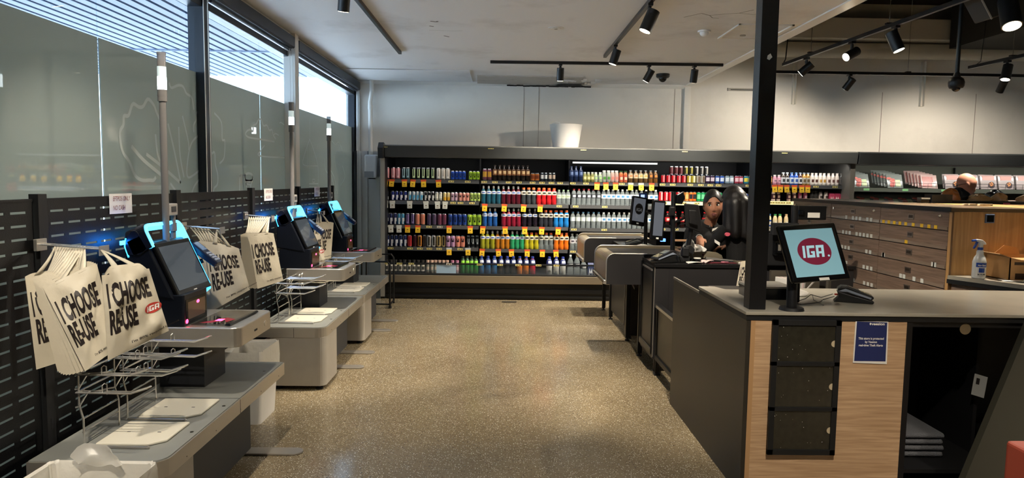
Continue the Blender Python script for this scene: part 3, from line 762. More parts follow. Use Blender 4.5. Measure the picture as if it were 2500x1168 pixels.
def checkout(y0, y1, ky, label, poleY, poleX, near=False):
    u = thing('self_checkout', label, 'self checkout', (-1.5, y0, 0))
    L_ = y1 - y0
    ys_ = y0 + 0.8
    # steel edge band and laminate top
    out = rrect(PX0 - .12, PX1, y0, y1, 0.075, corners=(0, 1, 0, 0))
    MB().prism(out, 'Z', 0.405, 0.476).build('platform_edge', M_steel, u)
    out = rrect(PX0 - .115, PX1 - 0.006, y0 + 0.006, y1 - 0.004, 0.07, corners=(0, 1, 0, 0))
    MB().prism(out, 'Z', 0.4765, 0.4815).build('platform_top', M_greytop, u)
    MB().box(PX0 + .0, PX1 - 0.004, ys_ - .002, ys_ + .002, 0.4816, 0.4822).box(PX1 - .001, PX1 + .0008, ys_ - .002, ys_ + .002, .405, .476).box(-1.545, -1.542, y0 - .0008, y0 + .001, .405, .476).build('platform_seam', mat('seam_line', '#303030', 0.6), u)
    scr = MB()
    for (x, y) in ((-1.345, y0 + .33), (-1.345, y0 + .68), (-1.36, y0 + 1.3), (-1.62, y0 + 1.3)):
        scr.cyl((x, y, 0.4815), (x, y, 0.483), 0.008, n=10)
    for k in range(5):
        scr.cyl((PX1 + .0005, y0 + .2 + .3 * k, .425), (PX1 + .002, y0 + .2 + .3 * k, .425), 0.003, n=8)
    scr.build('screws', mat('screw_metal', '#6d6a64', 0.4, 1.0), u)
    # under cabinet on levelling feet
    if near:
        out = rrect(-1.70, -1.36, y0 + .02, y0 + 0.42, 0.06)
    else:
        out = rrect(-1.735, -1.312, y0 + .004, y0 + 0.42, 0.055)
    MB().prism(out, 'Z', 0.035, 0.404).build('cabinet', M_grey, u)
    MB().prism(rrect(-1.80, -1.42, y0 + .42, y0 + 1.25, 0.02), 'Z', 0.05, 0.404).build('cabinet', mat('dark_grey_cabinet', '#34363a', 0.5), u)
    for x in (-1.68, -1.37):
        for y in (y0 + .06, y0 + .36):
            MB().cyl((x, y, 0.0), (x, y, 0.012), 0.028, n=16).cyl((x, y, .012), (x, y, .036), 0.010, n=10).build('levelling_foot', M_blackmatt, u)
    for fy in ((y1 - .78, y1 - .28) if not near else (3.94, )):
        MB().prism(rrect(-1.85, -1.14 if near else -1.15, fy - .055, fy + .045, 0.05, corners=(0, 1, 1, 0)), 'Z', 0.0, 0.012).build('foot_plate', mat('foot_plate_steel', '#a9a399', 0.35, 0.6), u, bevel=0.004)
        MB().box(-1.72, -1.66, fy - .04, fy + .03, .012, .405).build('leg', mat('dark_grey_cabinet'), u)
    # trays with a cut corner
    for ty in (y0 + .16, y0 + .49):
        x0, x1 = -1.665, -1.395
        po_ = [(x0, ty), (x1 - .055, ty), (x1, ty + .05), (x1, ty + .265), (x0, ty + .265)]
        MB().prism(po_, 'Z', 0.4825, 0.494).build('bag_tray', M_tray, u, bevel=0.004)
        MB().box(x0 + .06, x0 + .075, ty + .13, ty + .136, .494, .4945).box(x1 - .08, x1 - .065, ty + .13, ty + .136, .494, .4945).build('tray_slot', M_blackmatt, u)
        bag_rack(ty - .015, u)
    # scanner column and stainless scale
    MB().prism(rrect(-1.80, -1.565, ky + .16, ky + .46, 0.03, corners=(0, 0, 1, 0)), 'Z', 0.4825, 0.735).build('scanner_column', mat('column_charcoal', '#23252a', 0.45), u)
    sc = MB().prism(rrect(-1.80, -1.315, ky, ky + .50, 0.045, corners=(0, 1, 1, 0)), 'Z', 0.735, 0.838)
    sc.build('scale_housing', M_steel, u, bevel=0.008, seg=3)
    MB().prism(rrect(-1.585, -1.375, ky + .05, ky + .45, .01), 'Z', 0.8385, 0.8415).build('scale_plate', mat('scale_plate_steel', '#8f8a84', 0.18, 0.9), u)
    MB().box(-1.57, -1.40, ky + .07, ky + .28, .8418, .8424).build('scan_glass', M_scang, u)
    MB().add([(-1.56, ky + .10, .8426), (-1.50, ky + .10, .8426), (-1.46, ky + .18, .8426), (-1.43, ky + .12, .8426), (-1.41, ky + .2, .8426), (-1.47, ky + .24, .8426), (-1.5, ky + .18, .8426)], [(0, 1, 2, 3, 4, 5, 6)]).build('red_scan_light', mat('dim_red_scan', '#3a0c14', 0.3, emit=(1, .03, .08), estr=.12), u)
    MB().box(-1.50, -1.465, ky + .15, ky + .20, .8428, .8432).build('red_scan_light', M_red, u)
    MB().hexa([(-1.405, ky + .04, .842), (-1.375, ky + .04, .842), (-1.365, ky + .42, .842), (-1.385, ky + .42, .842),
               (-1.400, ky + .045, .851), (-1.380, ky + .045, .851), (-1.370, ky + .41, .851), (-1.382, ky + .41, .851)]).build('scale_ridge', M_blackgloss, u)
    MB().cyl((-1.3165, ky + .38, .785), (-1.3125, ky + .38, .785), 0.016, n=20).build('lock', mat('lock_ring', '#d5d0c8', 0.3, .8), u)
    MB().box(-1.3165, -1.3130, ky + .21, ky + .25, .775, .785).build('slot', M_blackmatt, u)
    # scanner tower with window
    MB().prism(rrect(-1.86, -1.595, ky + .01, ky + .29, .012), 'Z', .8385, 1.0).build('scanner_tower', M_navy, u, bevel=.004)
    MB().box(-1.5952, -1.5925, ky + .03, ky + .27, .852, .972).build('tower_bezel', M_blackgloss, u)
    MB().box(-1.5926, -1.5915, ky + .05, ky + .25, .868, .957).build('scan_window', mat('amber_scan_window', '#5f4c3c', 0.12, coat=.4), u)
    MB().ball((-1.5915, ky + .165, .945), .018, 10, sx=.12, sz=.5).ball((-1.592, ky + .035, .862), .015, 8, sx=.1, sz=.8).build('red_scan_light', M_red, u)
    # tilted head
    X = lambda z: -1.646 - (z - 0.985) * 0.455        # front face plane: X falls back as z rises
    a, b_ = ky + .005, ky + .415
    prof = [(-1.88, 1.01), (X(.972) + .004, .972), (X(1.262) + .004, 1.262), (-1.85, 1.26), (-1.88, 1.19)]
    MB().prism(prof, 'Y', a, b_).build('kiosk_body', M_navy, u, bevel=.012, seg=3)
    def P(y, z, o=0.0):
        nx, nz = 0.910, 0.414
        return (X(z) + .004 + nx * o, y, z + nz * o)
    def slab(y_a, y_b, z_a, z_b, o0, o1):
        return MB().hexa([P(y_a, z_a, o0), P(y_b, z_a, o0), P(y_b, z_a, o1), P(y_a, z_a, o1), P(y_a, z_b, o0), P(y_b, z_b, o0), P(y_b, z_b, o1), P(y_a, z_b, o1)])
    slab(a + .012, b_ - .012, .978, 1.25, 0.004, .024).build('screen_bezel', M_blackgloss, u, bevel=.006)
    slab(a + .035, b_ - .035, 1.008, 1.228, 0.0245, .0255).build('screen', mat('standby_screen', '#262b31', 0.12, coat=.5, emit=(.1, .12, .14), estr=.22), u)
    slab(a + .185, b_ - .19, .988, .994, 0.0245, .0258).build('screen_badge', M_white, u)
    # glowing edge: right side, bottom, left top and the handle
    gl_ = MB()
    def ring(pts, r, m, nm, sc_=1.0):
        MB().tube(pts, r, 8).build(nm, m, u, smooth=True)
    ring([P(b_ - .004, 1.25, .012), P(b_ - .004, 1.0, .012), P(b_ - .02, .975, .012), P(b_ - .08, .966, .008), P(b_ - .30, .955, -.004)], .0075, M_ring, 'light_edge')
    # carrying handle: a deep lit arch above the screen, dark cheeks outside
    hz0, hz1 = 1.245, 1.335
    x_f1 = X(hz1)
    back = -1.875
    def archpts(y0_, y1_, zb_, zt_, r_):
        o = [(y0_, zb_)]
        for q in range(7):
            t_ = PI - PI / 2 * q / 6; o.append((y0_ + r_ + r_ * math.cos(t_), zt_ - r_ + r_ * math.sin(t_)))
        for q in range(7):
            t_ = PI / 2 - PI / 2 * q / 6; o.append((y1_ - r_ + r_ * math.cos(t_), zt_ - r_ + r_ * math.sin(t_)))
        o.append((y1_, zb_)); return o
    def archband(y0_, y1_, zt_, r_, th, o0, o1, nm, m):
        A_ = archpts(y0_, y1_, 1.235, zt_, r_); B_ = archpts(y0_ + th, y1_ - th, 1.235, zt_ - th * 1.0, max(.004, r_ - th))
        n_ = len(A_)
        vs_ = [P(p[0], p[1], o0) for p in A_] + [P(p[0], p[1], o0) for p in B_] + [P(p[0], p[1], o1) for p in A_] + [P(p[0], p[1], o1) for p in B_]
        fs_ = []
        for q in range(n_ - 1):
            fs_ += [(q, q + 1, n_ + q + 1, n_ + q), (2 * n_ + q, 2 * n_ + q + 1, 3 * n_ + q + 1, 3 * n_ + q), (q, q + 1, 2 * n_ + q + 1, 2 * n_ + q), (n_ + q, n_ + q + 1, 3 * n_ + q + 1, 3 * n_ + q)]
        fs_ += [(0, n_, 3 * n_, 2 * n_), (n_ - 1, 2 * n_ - 1, 4 * n_ - 1, 3 * n_ - 1)]
        return MB().add(vs_, fs_).build(nm, m, u)
    archband(a + .004, b_ - .002, 1.348, .045, .016, .022, -.055, 'light_handle', M_ring2)
    archband(a - .004, b_ + .004, 1.353, .05, .0045, .016, -.085, 'handle_shell', M_navy)
    for ya_ in (a - .004, b_ - .012):
        MB().prism([(X(1.245), 1.235), (X(1.31) - .012, 1.31), (X(1.31) - .03, 1.325), (back + .03, 1.325), (back, 1.27), (back, 1.20), (-1.80, 1.20)], 'Y', ya_, ya_ + .012).build('handle_cheek', M_navy, u, bevel=.004)
    MB().box(back - .003, back + .003, a - .045, a + .12, 1.255, 1.275).build('rear_light', mat('strong_blue_light', '#2060ff', .4, emit=(.01, .22, 1.0), estr=16.0), u)
    ring([(back + .004, a - .001, 1.285), (back - .002, a - .001, 1.245), (-1.86, a - .001, 1.19)], .004, M_ring, 'light_edge')
    # payment terminal on an arm to the right of the head
    ty = b_ + .055
    arm = MB().tube([(-1.78, b_ - .02, 1.15), (-1.76, b_ + .05, 1.10), (-1.70, ty + .02, 1.12)], .014, 8).tube([(-1.80, b_, 1.22), (-1.74, b_ + .03, 1.245), (-1.72, ty, 1.19)], .006, 6)
    arm.build('terminal_arm', M_blackmatt, u, smooth=True)
    def T(x, y, z, o=0):       # local tilted frame for the terminal
        return (-1.67 + (x) * .80 + o * .60, ty + y, 1.165 - x * .60 + o * .80)
    tm = MB()
    tm.hexa([T(-.10, -.035, 0, -.03), T(.09, -.035, 0, -.03), T(.09, .04, 0, -.03), T(-.10, .04, 0, -.03), T(-.10, -.04, 0, .01), T(.09, -.035, 0, .004), T(.09, .04, 0, .004), T(-.10, .045, 0, .012)])
    tm.build('payment_terminal', mat('terminal_blue_lit', '#131c33', 0.3), u, bevel=.006)  # blue light reflected on the dark body is put into its colour
    MB().hexa([T(-.085, -.025, 0, .008), T(-.02, -.025, 0, .006), T(-.02, .028, 0, .006), T(-.085, .028, 0, .008), T(-.085, -.025, 0, .013), T(-.02, -.025, 0, .011), T(-.02, .028, 0, .011), T(-.085, .028, 0, .013)]).build('terminal_screen', mat('terminal_lcd', '#2c3748', .1, emit=(.2, .3, .45), estr=.25), u)
    kp = MB()
    for i in range(4):
        for j_ in range(3):
            x = .002 + i * .019; y = -.022 + j_ * .019
            kp.hexa([T(x, y, 0, .005), T(x + .012, y, 0, .004), T(x + .012, y + .014, 0, .004), T(x, y + .014, 0, .005), T(x, y, 0, .011), T(x + .012, y, 0, .010), T(x + .012, y + .014, 0, .010), T(x, y + .014, 0, .011)])
    kp.build('terminal_keys', mat('terminal_keys', '#a8b2c6', .5), u)
    # signal light pole
    pz = 0.4825 if poleX > -1.86 else 0.4825
    MB().cyl((poleX, poleY, pz), (poleX, poleY, 1.99), .0175, n=16).build('signal_pole', M_pole, u, smooth=True)
    MB().cyl((poleX, poleY, 1.985), (poleX, poleY, 2.045), .0235, n=18).cyl((poleX, poleY, 2.012), (poleX, poleY, 2.016), .0245, n=18).build('signal_collar', M_pole, u, smooth=True)
    MB().cyl((poleX, poleY, 2.045), (poleX, poleY, 2.11), .022, n=18).build('signal_lamp', M_lampw, u, smooth=True)
    MB().cyl((poleX, poleY, 2.112), (poleX, poleY, 2.163), .022, n=18).build('signal_lamp', M_lamp2, u, smooth=True)
    MB().cyl((poleX, poleY, 2.165), (poleX, poleY, 2.225), .021, n=18).cyl((poleX, poleY, 2.225), (poleX, poleY, 2.236), .0225, n=18).build('signal_lamp', M_lampc, u, smooth=True)
    # power box and conduit beside the pole
    MB().box(poleX - .03, poleX + .005, poleY + .03, poleY + .13, 1.385, 1.45).build('power_box', mat('power_box_grey', '#a9a6a2', .5), u, bevel=.005)
    MB().box(poleX + .005, poleX + .008, poleY + .055, poleY + .105, 1.405, 1.435).build('power_box_label', mat('dark_label', '#3c3f44', .5), u)
    MB().cyl((poleX - .012, poleY + .105, .49), (poleX - .012, poleY + .105, 1.385), .014, n=12).cyl((poleX - .012, poleY + .105, 1.30), (poleX - .012, poleY + .105, 1.345), .019, n=12).build('conduit', M_pole, u, smooth=True)
    return u
checkout(2.64, 4.15, 3.46, 'nearest self checkout, its blue lit screen beside the tallest signal pole', 3.68, -1.775, near=True)
checkout(5.12, 6.56, 5.78, 'middle self checkout of three, bagging end on a pale grey cabinet', 5.98, -1.80)
checkout(6.60, 8.0, 7.15, 'farthest self checkout of three, next to the drinks fridge', 7.30, -1.81)

# ================================================================ HANGING BAGS
M_bag = mat('off_white_bag_plastic', '#cdc4ae', 0.42, bump=0.25, bscale=26)
M_bagprint = mat('dark_brown_bag_print', '#221a18', 0.5)
def bag_surface(TL, TR, BR, BL, bulge, seed, wr=0.006):
    rnd = random.Random(seed)
    TL, TR, BR, BL = map(Vector, (TL, TR, BR, BL))
    nrm = (TR - TL).cross(BL - TL).normalized()
    if nrm.y > 0: nrm = -nrm
    ph = [rnd.uniform(0, 6.28) for _ in range(6)]
    def f(u, v, side=1.0):
        p = (TL * (1 - u) + TR * u) * (1 - v) + (BL * (1 - u) + BR * u) * v
        e = min(1.0, 6 * min(u, 1 - u)) * min(1.0, 5 * min(v, 1 - v) + 0.1)
        w = wr * (math.sin(5 * u + 7 * v + ph[0]) + 0.7 * math.sin(11 * u - 6 * v + ph[1]) + 0.5 * math.sin(17 * v + 9 * u + ph[2]) + 0.6 * abs(math.sin(13 * (u + 0.4 * v) + ph[3])))
        b = bulge * math.sin(PI * min(max(u, 0), 1)) ** 0.6 * math.sin(PI * min(max(v, 0), 1)) ** 0.5
        return p + nrm * (side * (b + 0.0015) + w * e)
    return f, nrm
def carrier_bag(TL, TR, BR, BL, label, seed=1, bulge=0.012, wr=0.006, text=False, n=14, shoulder=.08, group=None, hook=None, res=None):
    f, nrm = bag_surface(TL, TR, BR, BL, bulge, seed, wr)
    root = thing('carrier_bag', label, 'bag', BL, group)
    mb = MB()
    for side in (1, -1):
        vs = []
        for i in range(n + 1):
            for j_ in range(n + 1):
                u, v = i / n, j_ / n
                # rounded shoulders
                vv = v
                if v < 0.08:
                    vv = v + shoulder * max(0, abs(u - .5) * 2 - .60) ** 1.3
                vs.append(f(u, vv, side))
        mb.add(vs, [(i * (n + 1) + j_, (i + 1) * (n + 1) + j_, (i + 1) * (n + 1) + j_ + 1, i * (n + 1) + j_ + 1) for i in range(n) for j_ in range(n)])
    bg_ = mb.build('bag_body', M_bag, root, smooth=True)
    # handle straps up to the hook
    if hook is not None:
        H = Vector(hook)
        for (ua, ub) in ((.22, .36), (.64, .78)):
            a0 = f(ua, .03); a1 = f(ub, .03)
            md = MB()
            N_ = 6; vs = []
            for k in range(N_ + 1):
                t_ = k / N_
                c0 = a0.lerp(H + (a0 - a1) * .12, t_) + nrm * .012 * math.sin(PI * t_); c1 = a1.lerp(H - (a0 - a1) * .12, t_) + nrm * .016 * math.sin(PI * t_)
                vs += [c0, c1]
            md.add(vs, [(2 * k, 2 * k + 1, 2 * k + 3, 2 * k + 2) for k in range(N_)])
            s_ = md.build('handle', M_bag, root, smooth=True); sd = s_.modifiers.new('s', 'SOLIDIFY'); sd.thickness = .003
    if text:
        def wrap(me, u0, v0, su, name, m):
            o = Vector(BL)
            W_ = (Vector(TR) - Vector(TL)).length; Hh = (Vector(BL) - Vector(TL)).length
            for vt in me.vertices:
                u = u0 + vt.co.x / W_; v = v0 - vt.co.y / Hh
                vt.co = f(u, v) + nrm * 0.0018 - o
            me.materials.clear(); me.materials.append(m)
            link_mesh(name, me, root)
        W_ = (Vector(TR) - Vector(TL)).length; Hh = (Vector(BL) - Vector(TL)).length
        k = Hh * 0.345
        sxx = W_ * .90 / (k * 4.95)
        wrap(text_mesh('I CHOOSE', k, .0052, 0, sxx * 1.0, step=.02), .05, .44, 1, 'bag_print', M_bagprint)
        wrap(text_mesh('RE-USE', k, .0052, 0, sxx * (.86 if text == 'logo' else 1.0), step=.02), .05 if text == 'logo' else .07, .73, 1, 'bag_print', M_bagprint)
        wrap(text_mesh("I'm 80% recycled content", k * .12, .0002, 0, .9, step=.03), .38, .93, 1, 'bag_print', M_bagprint)
        if text == 'logo':
            em_ = MB(); n2 = 28
            vs = [(k * .24 * q_ / 4 * math.cos(2 * PI * i / n2), k * .185 * q_ / 4 * math.sin(2 * PI * i / n2), 0) for q_ in (1, 2, 3, 4) for i in range(n2)]
            me = bpy.data.meshes.new('e'); me.from_pydata(vs, [], [tuple(range(n2))] + [(q_ * n2 + i, q_ * n2 + (i + 1) % n2, (q_ + 1) * n2 + (i + 1) % n2, (q_ + 1) * n2 + i) for q_ in range(3) for i in range(n2)])
            wrap(me, .84, .61, 1, 'red_oval_print', M_igared)
            block_logo('logo_print', M_white, root, lambda x, y: f(.84 + x / W_, .61 - y / Hh) + nrm * 0.0030, k * .19, 0, 0, .2, .82)
    return root
def hook_bar(y, z, x1, label):
    h = thing('bag_hook', label, 'hook', (-1.93, y, z))
    MB().tube([(-1.928, y - .02, z), (-1.90, y - .02, z - .003), (x1, y - .02, z - .018), (x1, y + .02, z - .018), (-1.90, y + .02, z - .003), (-1.928, y + .02, z)], .004, 6).build('wire', M_chrome, h, smooth=True)
    MB().box(-1.93, -1.915, y - .03, y + .035, z - .03, z + .02).build('bracket', M_steel, h, bevel=.002)
    MB().box(x1 - .0, x1 + .004, y - .035, y + .035, z - .045, z - .005).build('price_plate', mat('plate_grey', '#8d8f92', .4), h)
    return h
hook_bar(2.90, 1.31, -1.66, 'chrome bag hook holding the nearest carrier bags')
hook_bar(4.2, 1.30, -1.69, 'chrome bag hook to the right of the nearest screen')
hook_bar(5.22, 1.315, -1.72, 'chrome bag hook left of the middle checkout screen')
hook_bar(6.87, 1.28, -1.76, 'chrome bag hook between the middle and farthest screens')
def lerp4(A, B, t):
    return [tuple(Vector(a).lerp(Vector(b_), t)) for a, b_ in zip(A, B)]
def yscale(P, y):      # slide corner along its own line of sight depth, keeps the wall clearance
    return P
A = [(-1.915, 2.79, 1.195), (-1.845, 2.92, 1.205), (-1.735, 2.92, .848), (-1.885, 2.79, .805)]
B = [(-1.785, 2.70, 1.157), (-1.645, 2.82, 1.245), (-1.57, 2.82, .893), (-1.635, 2.70, .825)]
Cq = [(-1.50, 2.60, 1.255), (-1.39, 2.72, 1.26), (-1.322, 2.74, .983), (-1.475, 2.58, .902)]
hk = (-1.74, 2.90, 1.30)
carrier_bag(*A, 'backmost white carrier bag hanging leftmost on the nearest hook', 11, .006, .004, 'plain', group='carrier bags on the nearest hook', hook=(-1.86, 2.9, 1.30))
ordn = ['first', 'second', 'third', 'fourth', 'fifth', 'sixth', 'seventh', 'eighth', 'ninth', 'tenth', 'eleventh', 'twelfth', 'thirteenth', 'fourteenth', 'fifteenth']
for k in range(9):
    t_ = .38 + .6 * (k + 1) / 10
    Q = lerp4(A, B, t_)
    Q = [tuple(Vector(q) + Vector((-.02 * math.sin(PI * (k + 1) / 10) * (i in (0, 3)), .010, .02 * math.sin(PI * (k + 1) / 10) * (i in (0, 1)) - .022 * math.sin(PI * (k + 1) / 10) * (i in (2, 3))))) for i, q in enumerate(Q)]
    carrier_bag(*Q, '%s bag from the back in the thick stack on the nearest hook' % ordn[k + 1], 20, .003, .0035, None, n=8, group='carrier bags on the nearest hook', hook=(-1.85 + .012 * k, 2.9, 1.30))
carrier_bag(*B, 'white carrier bag printed I C on the nearest hook, partly covered', 12, .010, .006, 'plain', group='carrier bags on the nearest hook', hook=(-1.74, 2.9, 1.30))
carrier_bag(*Cq, 'front crumpled bag with red oval logo on the nearest hook', 5, .020, .010, 'logo', group='carrier bags on the nearest hook', hook=(-1.66, 2.88, 1.29), n=22, shoulder=.5)
# hook beside nearest screen
D0 = [(-1.82, 4.12, 1.215), (-1.74, 4.18, 1.215), (-1.67, 4.18, .85), (-1.80, 4.10, .80)]
D = [(-1.775, 4.15, 1.215), (-1.60, 4.22, 1.17), (-1.535, 4.22, .91), (-1.715, 4.10, .80)]
for k in range(6):
    Q = lerp4(D0, D, k / 6.5); Q = [(q[0], q[1] + .012 * (6 - k) / 6 + .02, q[2]) for q in Q]
    carrier_bag(*Q, '%s bag from the back in the stack behind the nearest terminal' % ordn[k], 31, .003, .003, None, n=7, group='carrier bags behind the nearest terminal', hook=(-1.88 + .02 * k, 4.2, 1.29))
carrier_bag(*D, 'front bag of the stack hanging behind the nearest payment terminal', 33, .010, .005, 'plain', group='carrier bags behind the nearest terminal', hook=(-1.72, 4.2, 1.28))
# third hook: neat stack
E0 = [(-1.90, 5.00, 1.185), (-1.80, 5.10, 1.195), (-1.74, 5.10, .83), (-1.885, 5.00, .79)]
E1 = [(-1.835, 5.02, 1.185), (-1.685, 5.12, 1.195), (-1.615, 5.12, .835), (-1.765, 5.00, .79)]
for k in range(10):
    Q = lerp4(E0, E1, k / 10.5); Q = [(q[0], q[1] + .004 * (10 - k) + .012, q[2] - .002 * (k % 3)) for q in Q]
    carrier_bag(*Q, '%s bag from the back in the neat stack on the third hook' % ordn[k], 41, .002, .002, None, n=7, group='carrier bags in the neat stack', hook=(-1.89 + .017 * k, 5.2, 1.305))
carrier_bag(*E1, 'front bag of the neat stack left of the middle screen', 43, .006, .002, 'plain', group='carrier bags in the neat stack', hook=(-1.745, 5.2, 1.30))
# fourth hook
F0 = [(-1.83, 6.80, 1.17), (-1.67, 6.90, 1.165), (-1.70, 6.90, .80), (-1.83, 6.80, .77)]
F1 = [(-1.84, 6.70, 1.05), (-1.77, 6.76, 1.06), (-1.72, 6.76, .78), (-1.82, 6.70, .75)]
carrier_bag(*F0, 'flat white bag hanging behind the middle payment terminal', 51, .006, .004, 'plain', group='carrier bags on the fourth hook', hook=(-1.80, 6.87, 1.27))
carrier_bag(*F1, 'slumped bag in front on the fourth hook, red oval on it', 53, .012, .008, 'logo', group='carrier bags on the fourth hook', hook=(-1.82, 6.87, 1.27))

# ================================================================ LINED BINS
def lined_bin(x0, x1, y0, y1, h, label, body, wave, drape=0.0, seed=1):
    rnd = random.Random(seed)
    b_ = thing('waste_bin', label, 'bin', ((x0 + x1) / 2, (y0 + y1) / 2, 0))
    t_ = .025
    mb = MB()
    o = rrect(x0 + t_, x1 - t_, y0 + t_, y1 - t_, .03); o2 = rrect(x0, x1, y0, y1, .03)
    n = len(o)
    mb.add([(p[0], p[1], 0) for p in o] + [(p[0], p[1], h) for p in o2], [tuple(range(n - 1, -1, -1))] + [(i, (i + 1) % n, (i + 1) % n + n, i + n) for i in range(n)])
    bb = mb.build('bin_body', body, b_); s_ = bb.modifiers.new('s', 'SOLIDIFY'); s_.thickness = .004
    # liner: outside skirt, rim fold and inner wall
    ml = mat('thin_bin_liner', '#dcd8cc', .35, alpha=.9, bump=.6, bscale=18)
    mb = MB(); rings = []
    o = rrect(x0, x1, y0, y1, .03, n=8); n = len(o)
    cx, cy = (x0 + x1) / 2, (y0 + y1) / 2
    spec = [(1.03, h - .16), (1.035, h - .08), (1.03, h - .01), (1.01, h + .012), (.97, h + .004), (.93, h - .06), (.85, h - .2), (.7, h - .33)]
    for k, (s, z) in enumerate(spec):
        rings.append([(cx + (p[0] - cx) * (s + wave * rnd.uniform(-1, 1)), cy + (p[1] - cy) * (s + wave * rnd.uniform(-1, 1)), z + wave * .35 * rnd.uniform(-1, 1)) for p in o])
    vs = [p for r_ in rings for p in r_]
    mb.add(vs, [(k * n + i, k * n + (i + 1) % n, (k + 1) * n + (i + 1) % n, (k + 1) * n + i) for k in range(len(spec) - 1) for i in range(n)])
    lo_ = mb.build('bin_liner', ml, b_, smooth=True)
    return b_
bn = lined_bin(-1.66, -1.27, 2.10, 2.52, .525, 'low bin with a white liner below the nearest bagging platform', M_white, .012, seed=4)
# drooping plastic flap over the platform corner
fl = MB(); vs = []
for i in range(9):
    for j_ in range(7):
        u, v = i / 8, j_ / 6
        vs.append((-1.56 + .16 * u + .02 * math.sin(5 * v), 2.50 + .03 * math.sin(3 * u) - .03 * (1 - v), .53 + .075 * v * math.sin(PI * min(1, u * .9 + .08)) ** .5 + .008 * math.sin(9 * u)))
fl.add(vs, [(i * 7 + j_, (i + 1) * 7 + j_, (i + 1) * 7 + j_ + 1, i * 7 + j_ + 1) for i in range(8) for j_ in range(6)])
fl.build('liner_flap', mat('translucent_liner', '#cfcbc0', .3, alpha=.55), bn, smooth=True)
lined_bin(-1.79, -1.52, 4.36, 4.72, .47, 'tall white lined bin between the nearest and middle self checkouts', M_white, .02, seed=9)

# ================================================================ DRINKS FRIDGE
M_fr = mat('fridge_black_steel', '#25272a', 0.38)
M_frin = mat('fridge_interior', '#14161b', 0.5)
M_frh = mat('fridge_canopy_grey', '#3d4041', 0.35)
M_lip = mat('shelf_price_rail', '#5a5c5e', 0.25, 0.3)
M_edge = mat('pale_aluminium_edge', '#a7a49c', 0.35, 0.4)
FL, FR_ = -1.55, 4.70
bays = [(-1.55, -0.30), (-0.30, 0.92), (0.92, 2.13), (2.13, 3.43), (3.43, 4.66)]
SY = 9.42       # front edge of the shelves
fg = thing('drinks_fridge', 'long black open drinks fridge with five shelves along the back wall', 'fridge', ((FL + FR_) / 2, 9.2, 0))
MB().box(FL, FR_, 10.12, 10.18, .3, 2.03).box(FL, FR_, 9.24, 10.12, .30, .325).build('back_panel', M_frin, fg)
MB().box(FL, FR_, 9.22, 10.18, 0.0, .22).box(FL, FR_, 9.20, 9.22, .02, .055).box(FL, FR_, 9.205, 9.22, .09, .15).build('base_plinth', mat('plinth_black', '#111214', .35), fg, bevel=.004)
MB().box(FL, FR_, 9.18, 9.25, .225, .325).build('kick_plate', mat('kick_plate_steel', '#b3a690', .3, .75, bump=.05, bscale=60), fg, bevel=.006)
MB().box(FL, FR_, 9.19, 9.26, .326, .345).build('well_sill', M_blackmatt, fg, bevel=.004)
MB().box(FL, FR_, 9.20, 9.23, .468, .488).build('guard_rail', mat('rail_dark', '#2a2c30', .25, .4), fg, bevel=.003)
MB().box(FL, FR_, 9.212, 9.216, .345, .468).build('well_glass', mat('well_glass', '#9aa6ae', .05, alpha=.05), fg)
MB().prism([(9.16, 1.885), (9.13, 2.035), (9.20, 2.05), (10.18, 2.05), (10.18, 1.90)], 'X', FL, FR_).build('canopy', M_frh, fg, bevel=.006)
MB().prism([(9.08, 1.865), (9.05, 2.00), (9.13, 2.075), (9.24, 2.06), (9.2, 1.88)], 'X', FL - .07, FL).build('canopy_end', M_fr, fg, bevel=.004)
MB().box(FL, FR_, 9.145, 9.15, 2.030, 2.042).build('canopy_trim', M_edge, fg)
MB().box(FL - .055, FL, 9.2, 10.18, 0.0, 2.03).build('end_panel', M_frin, fg)
MB().box(FL - .055, FL, 9.185, 9.2, 0.03, 1.93).build('end_panel_edge', M_edge, fg)
for b0, b1 in bays[1:3] + bays[4:]:
    MB().box(b0 - .01, b0 + .01, 9.55, 10.12, .33, 1.9).build('divider', M_frin, fg)
MB().box(4.64, 4.70, 9.2, 10.18, .33, 1.9).build('end_panel', mat('fridge_divider_grey', '#4b4a47', .4), fg)
MB().box(.95, 2.10, 9.40, 9.43, 1.845, 1.868).build('light_tube', mat('fridge_light_tube', '#c9ccd0', .3, emit=(.8, .9, 1), estr=.08), fg)
ZS = {1: [1.595] * 5, 2: [1.305, 1.28, 1.28, 1.345, 1.37], 3: [.975, .975, .965, .985, 1.0], 4: [.675, .665, .66, .66, .66]}
for s in (1, 2, 3, 4):
    for bi, (b0, b1) in enumerate(bays):
        z = ZS[s][bi]
        sh = MB().box(b0 + .012, b1 - .012, SY, 10.11, z - .018, z).build('shelf', M_fr, fg)
        MB().box(b0 + .012, b1 - .012, SY - .008, SY, z - .045, z + .002).build('price_rail', M_lip if not (bi >= 3 and s == 2) else mat('painted_lit_rail', '#e9dfae', .4, emit=(1, .9, .6), estr=.15), sh)  # right bays: lit look of the shelf lip put into a glowing colour
def lightrail(y, x0, x1, z, p=6):
    l = bpy.data.lights.new('fridge_light', 'AREA'); l.shape = 'RECTANGLE'; l.size = x1 - x0; l.size_y = .03; l.energy = p; l.color = (1, .96, .9)
    o = bpy.data.objects.new('fridge_light', l); COL.objects.link(o); o.location = ((x0 + x1) / 2, y, z); o.rotation_euler = (math.radians(28), 0, 0)
lightrail(9.27, -1.5, .9, 1.875, .8); lightrail(9.27, .95, 2.1, 1.875, 1.2); lightrail(9.27, 2.15, 4.6, 1.875, 3.5)

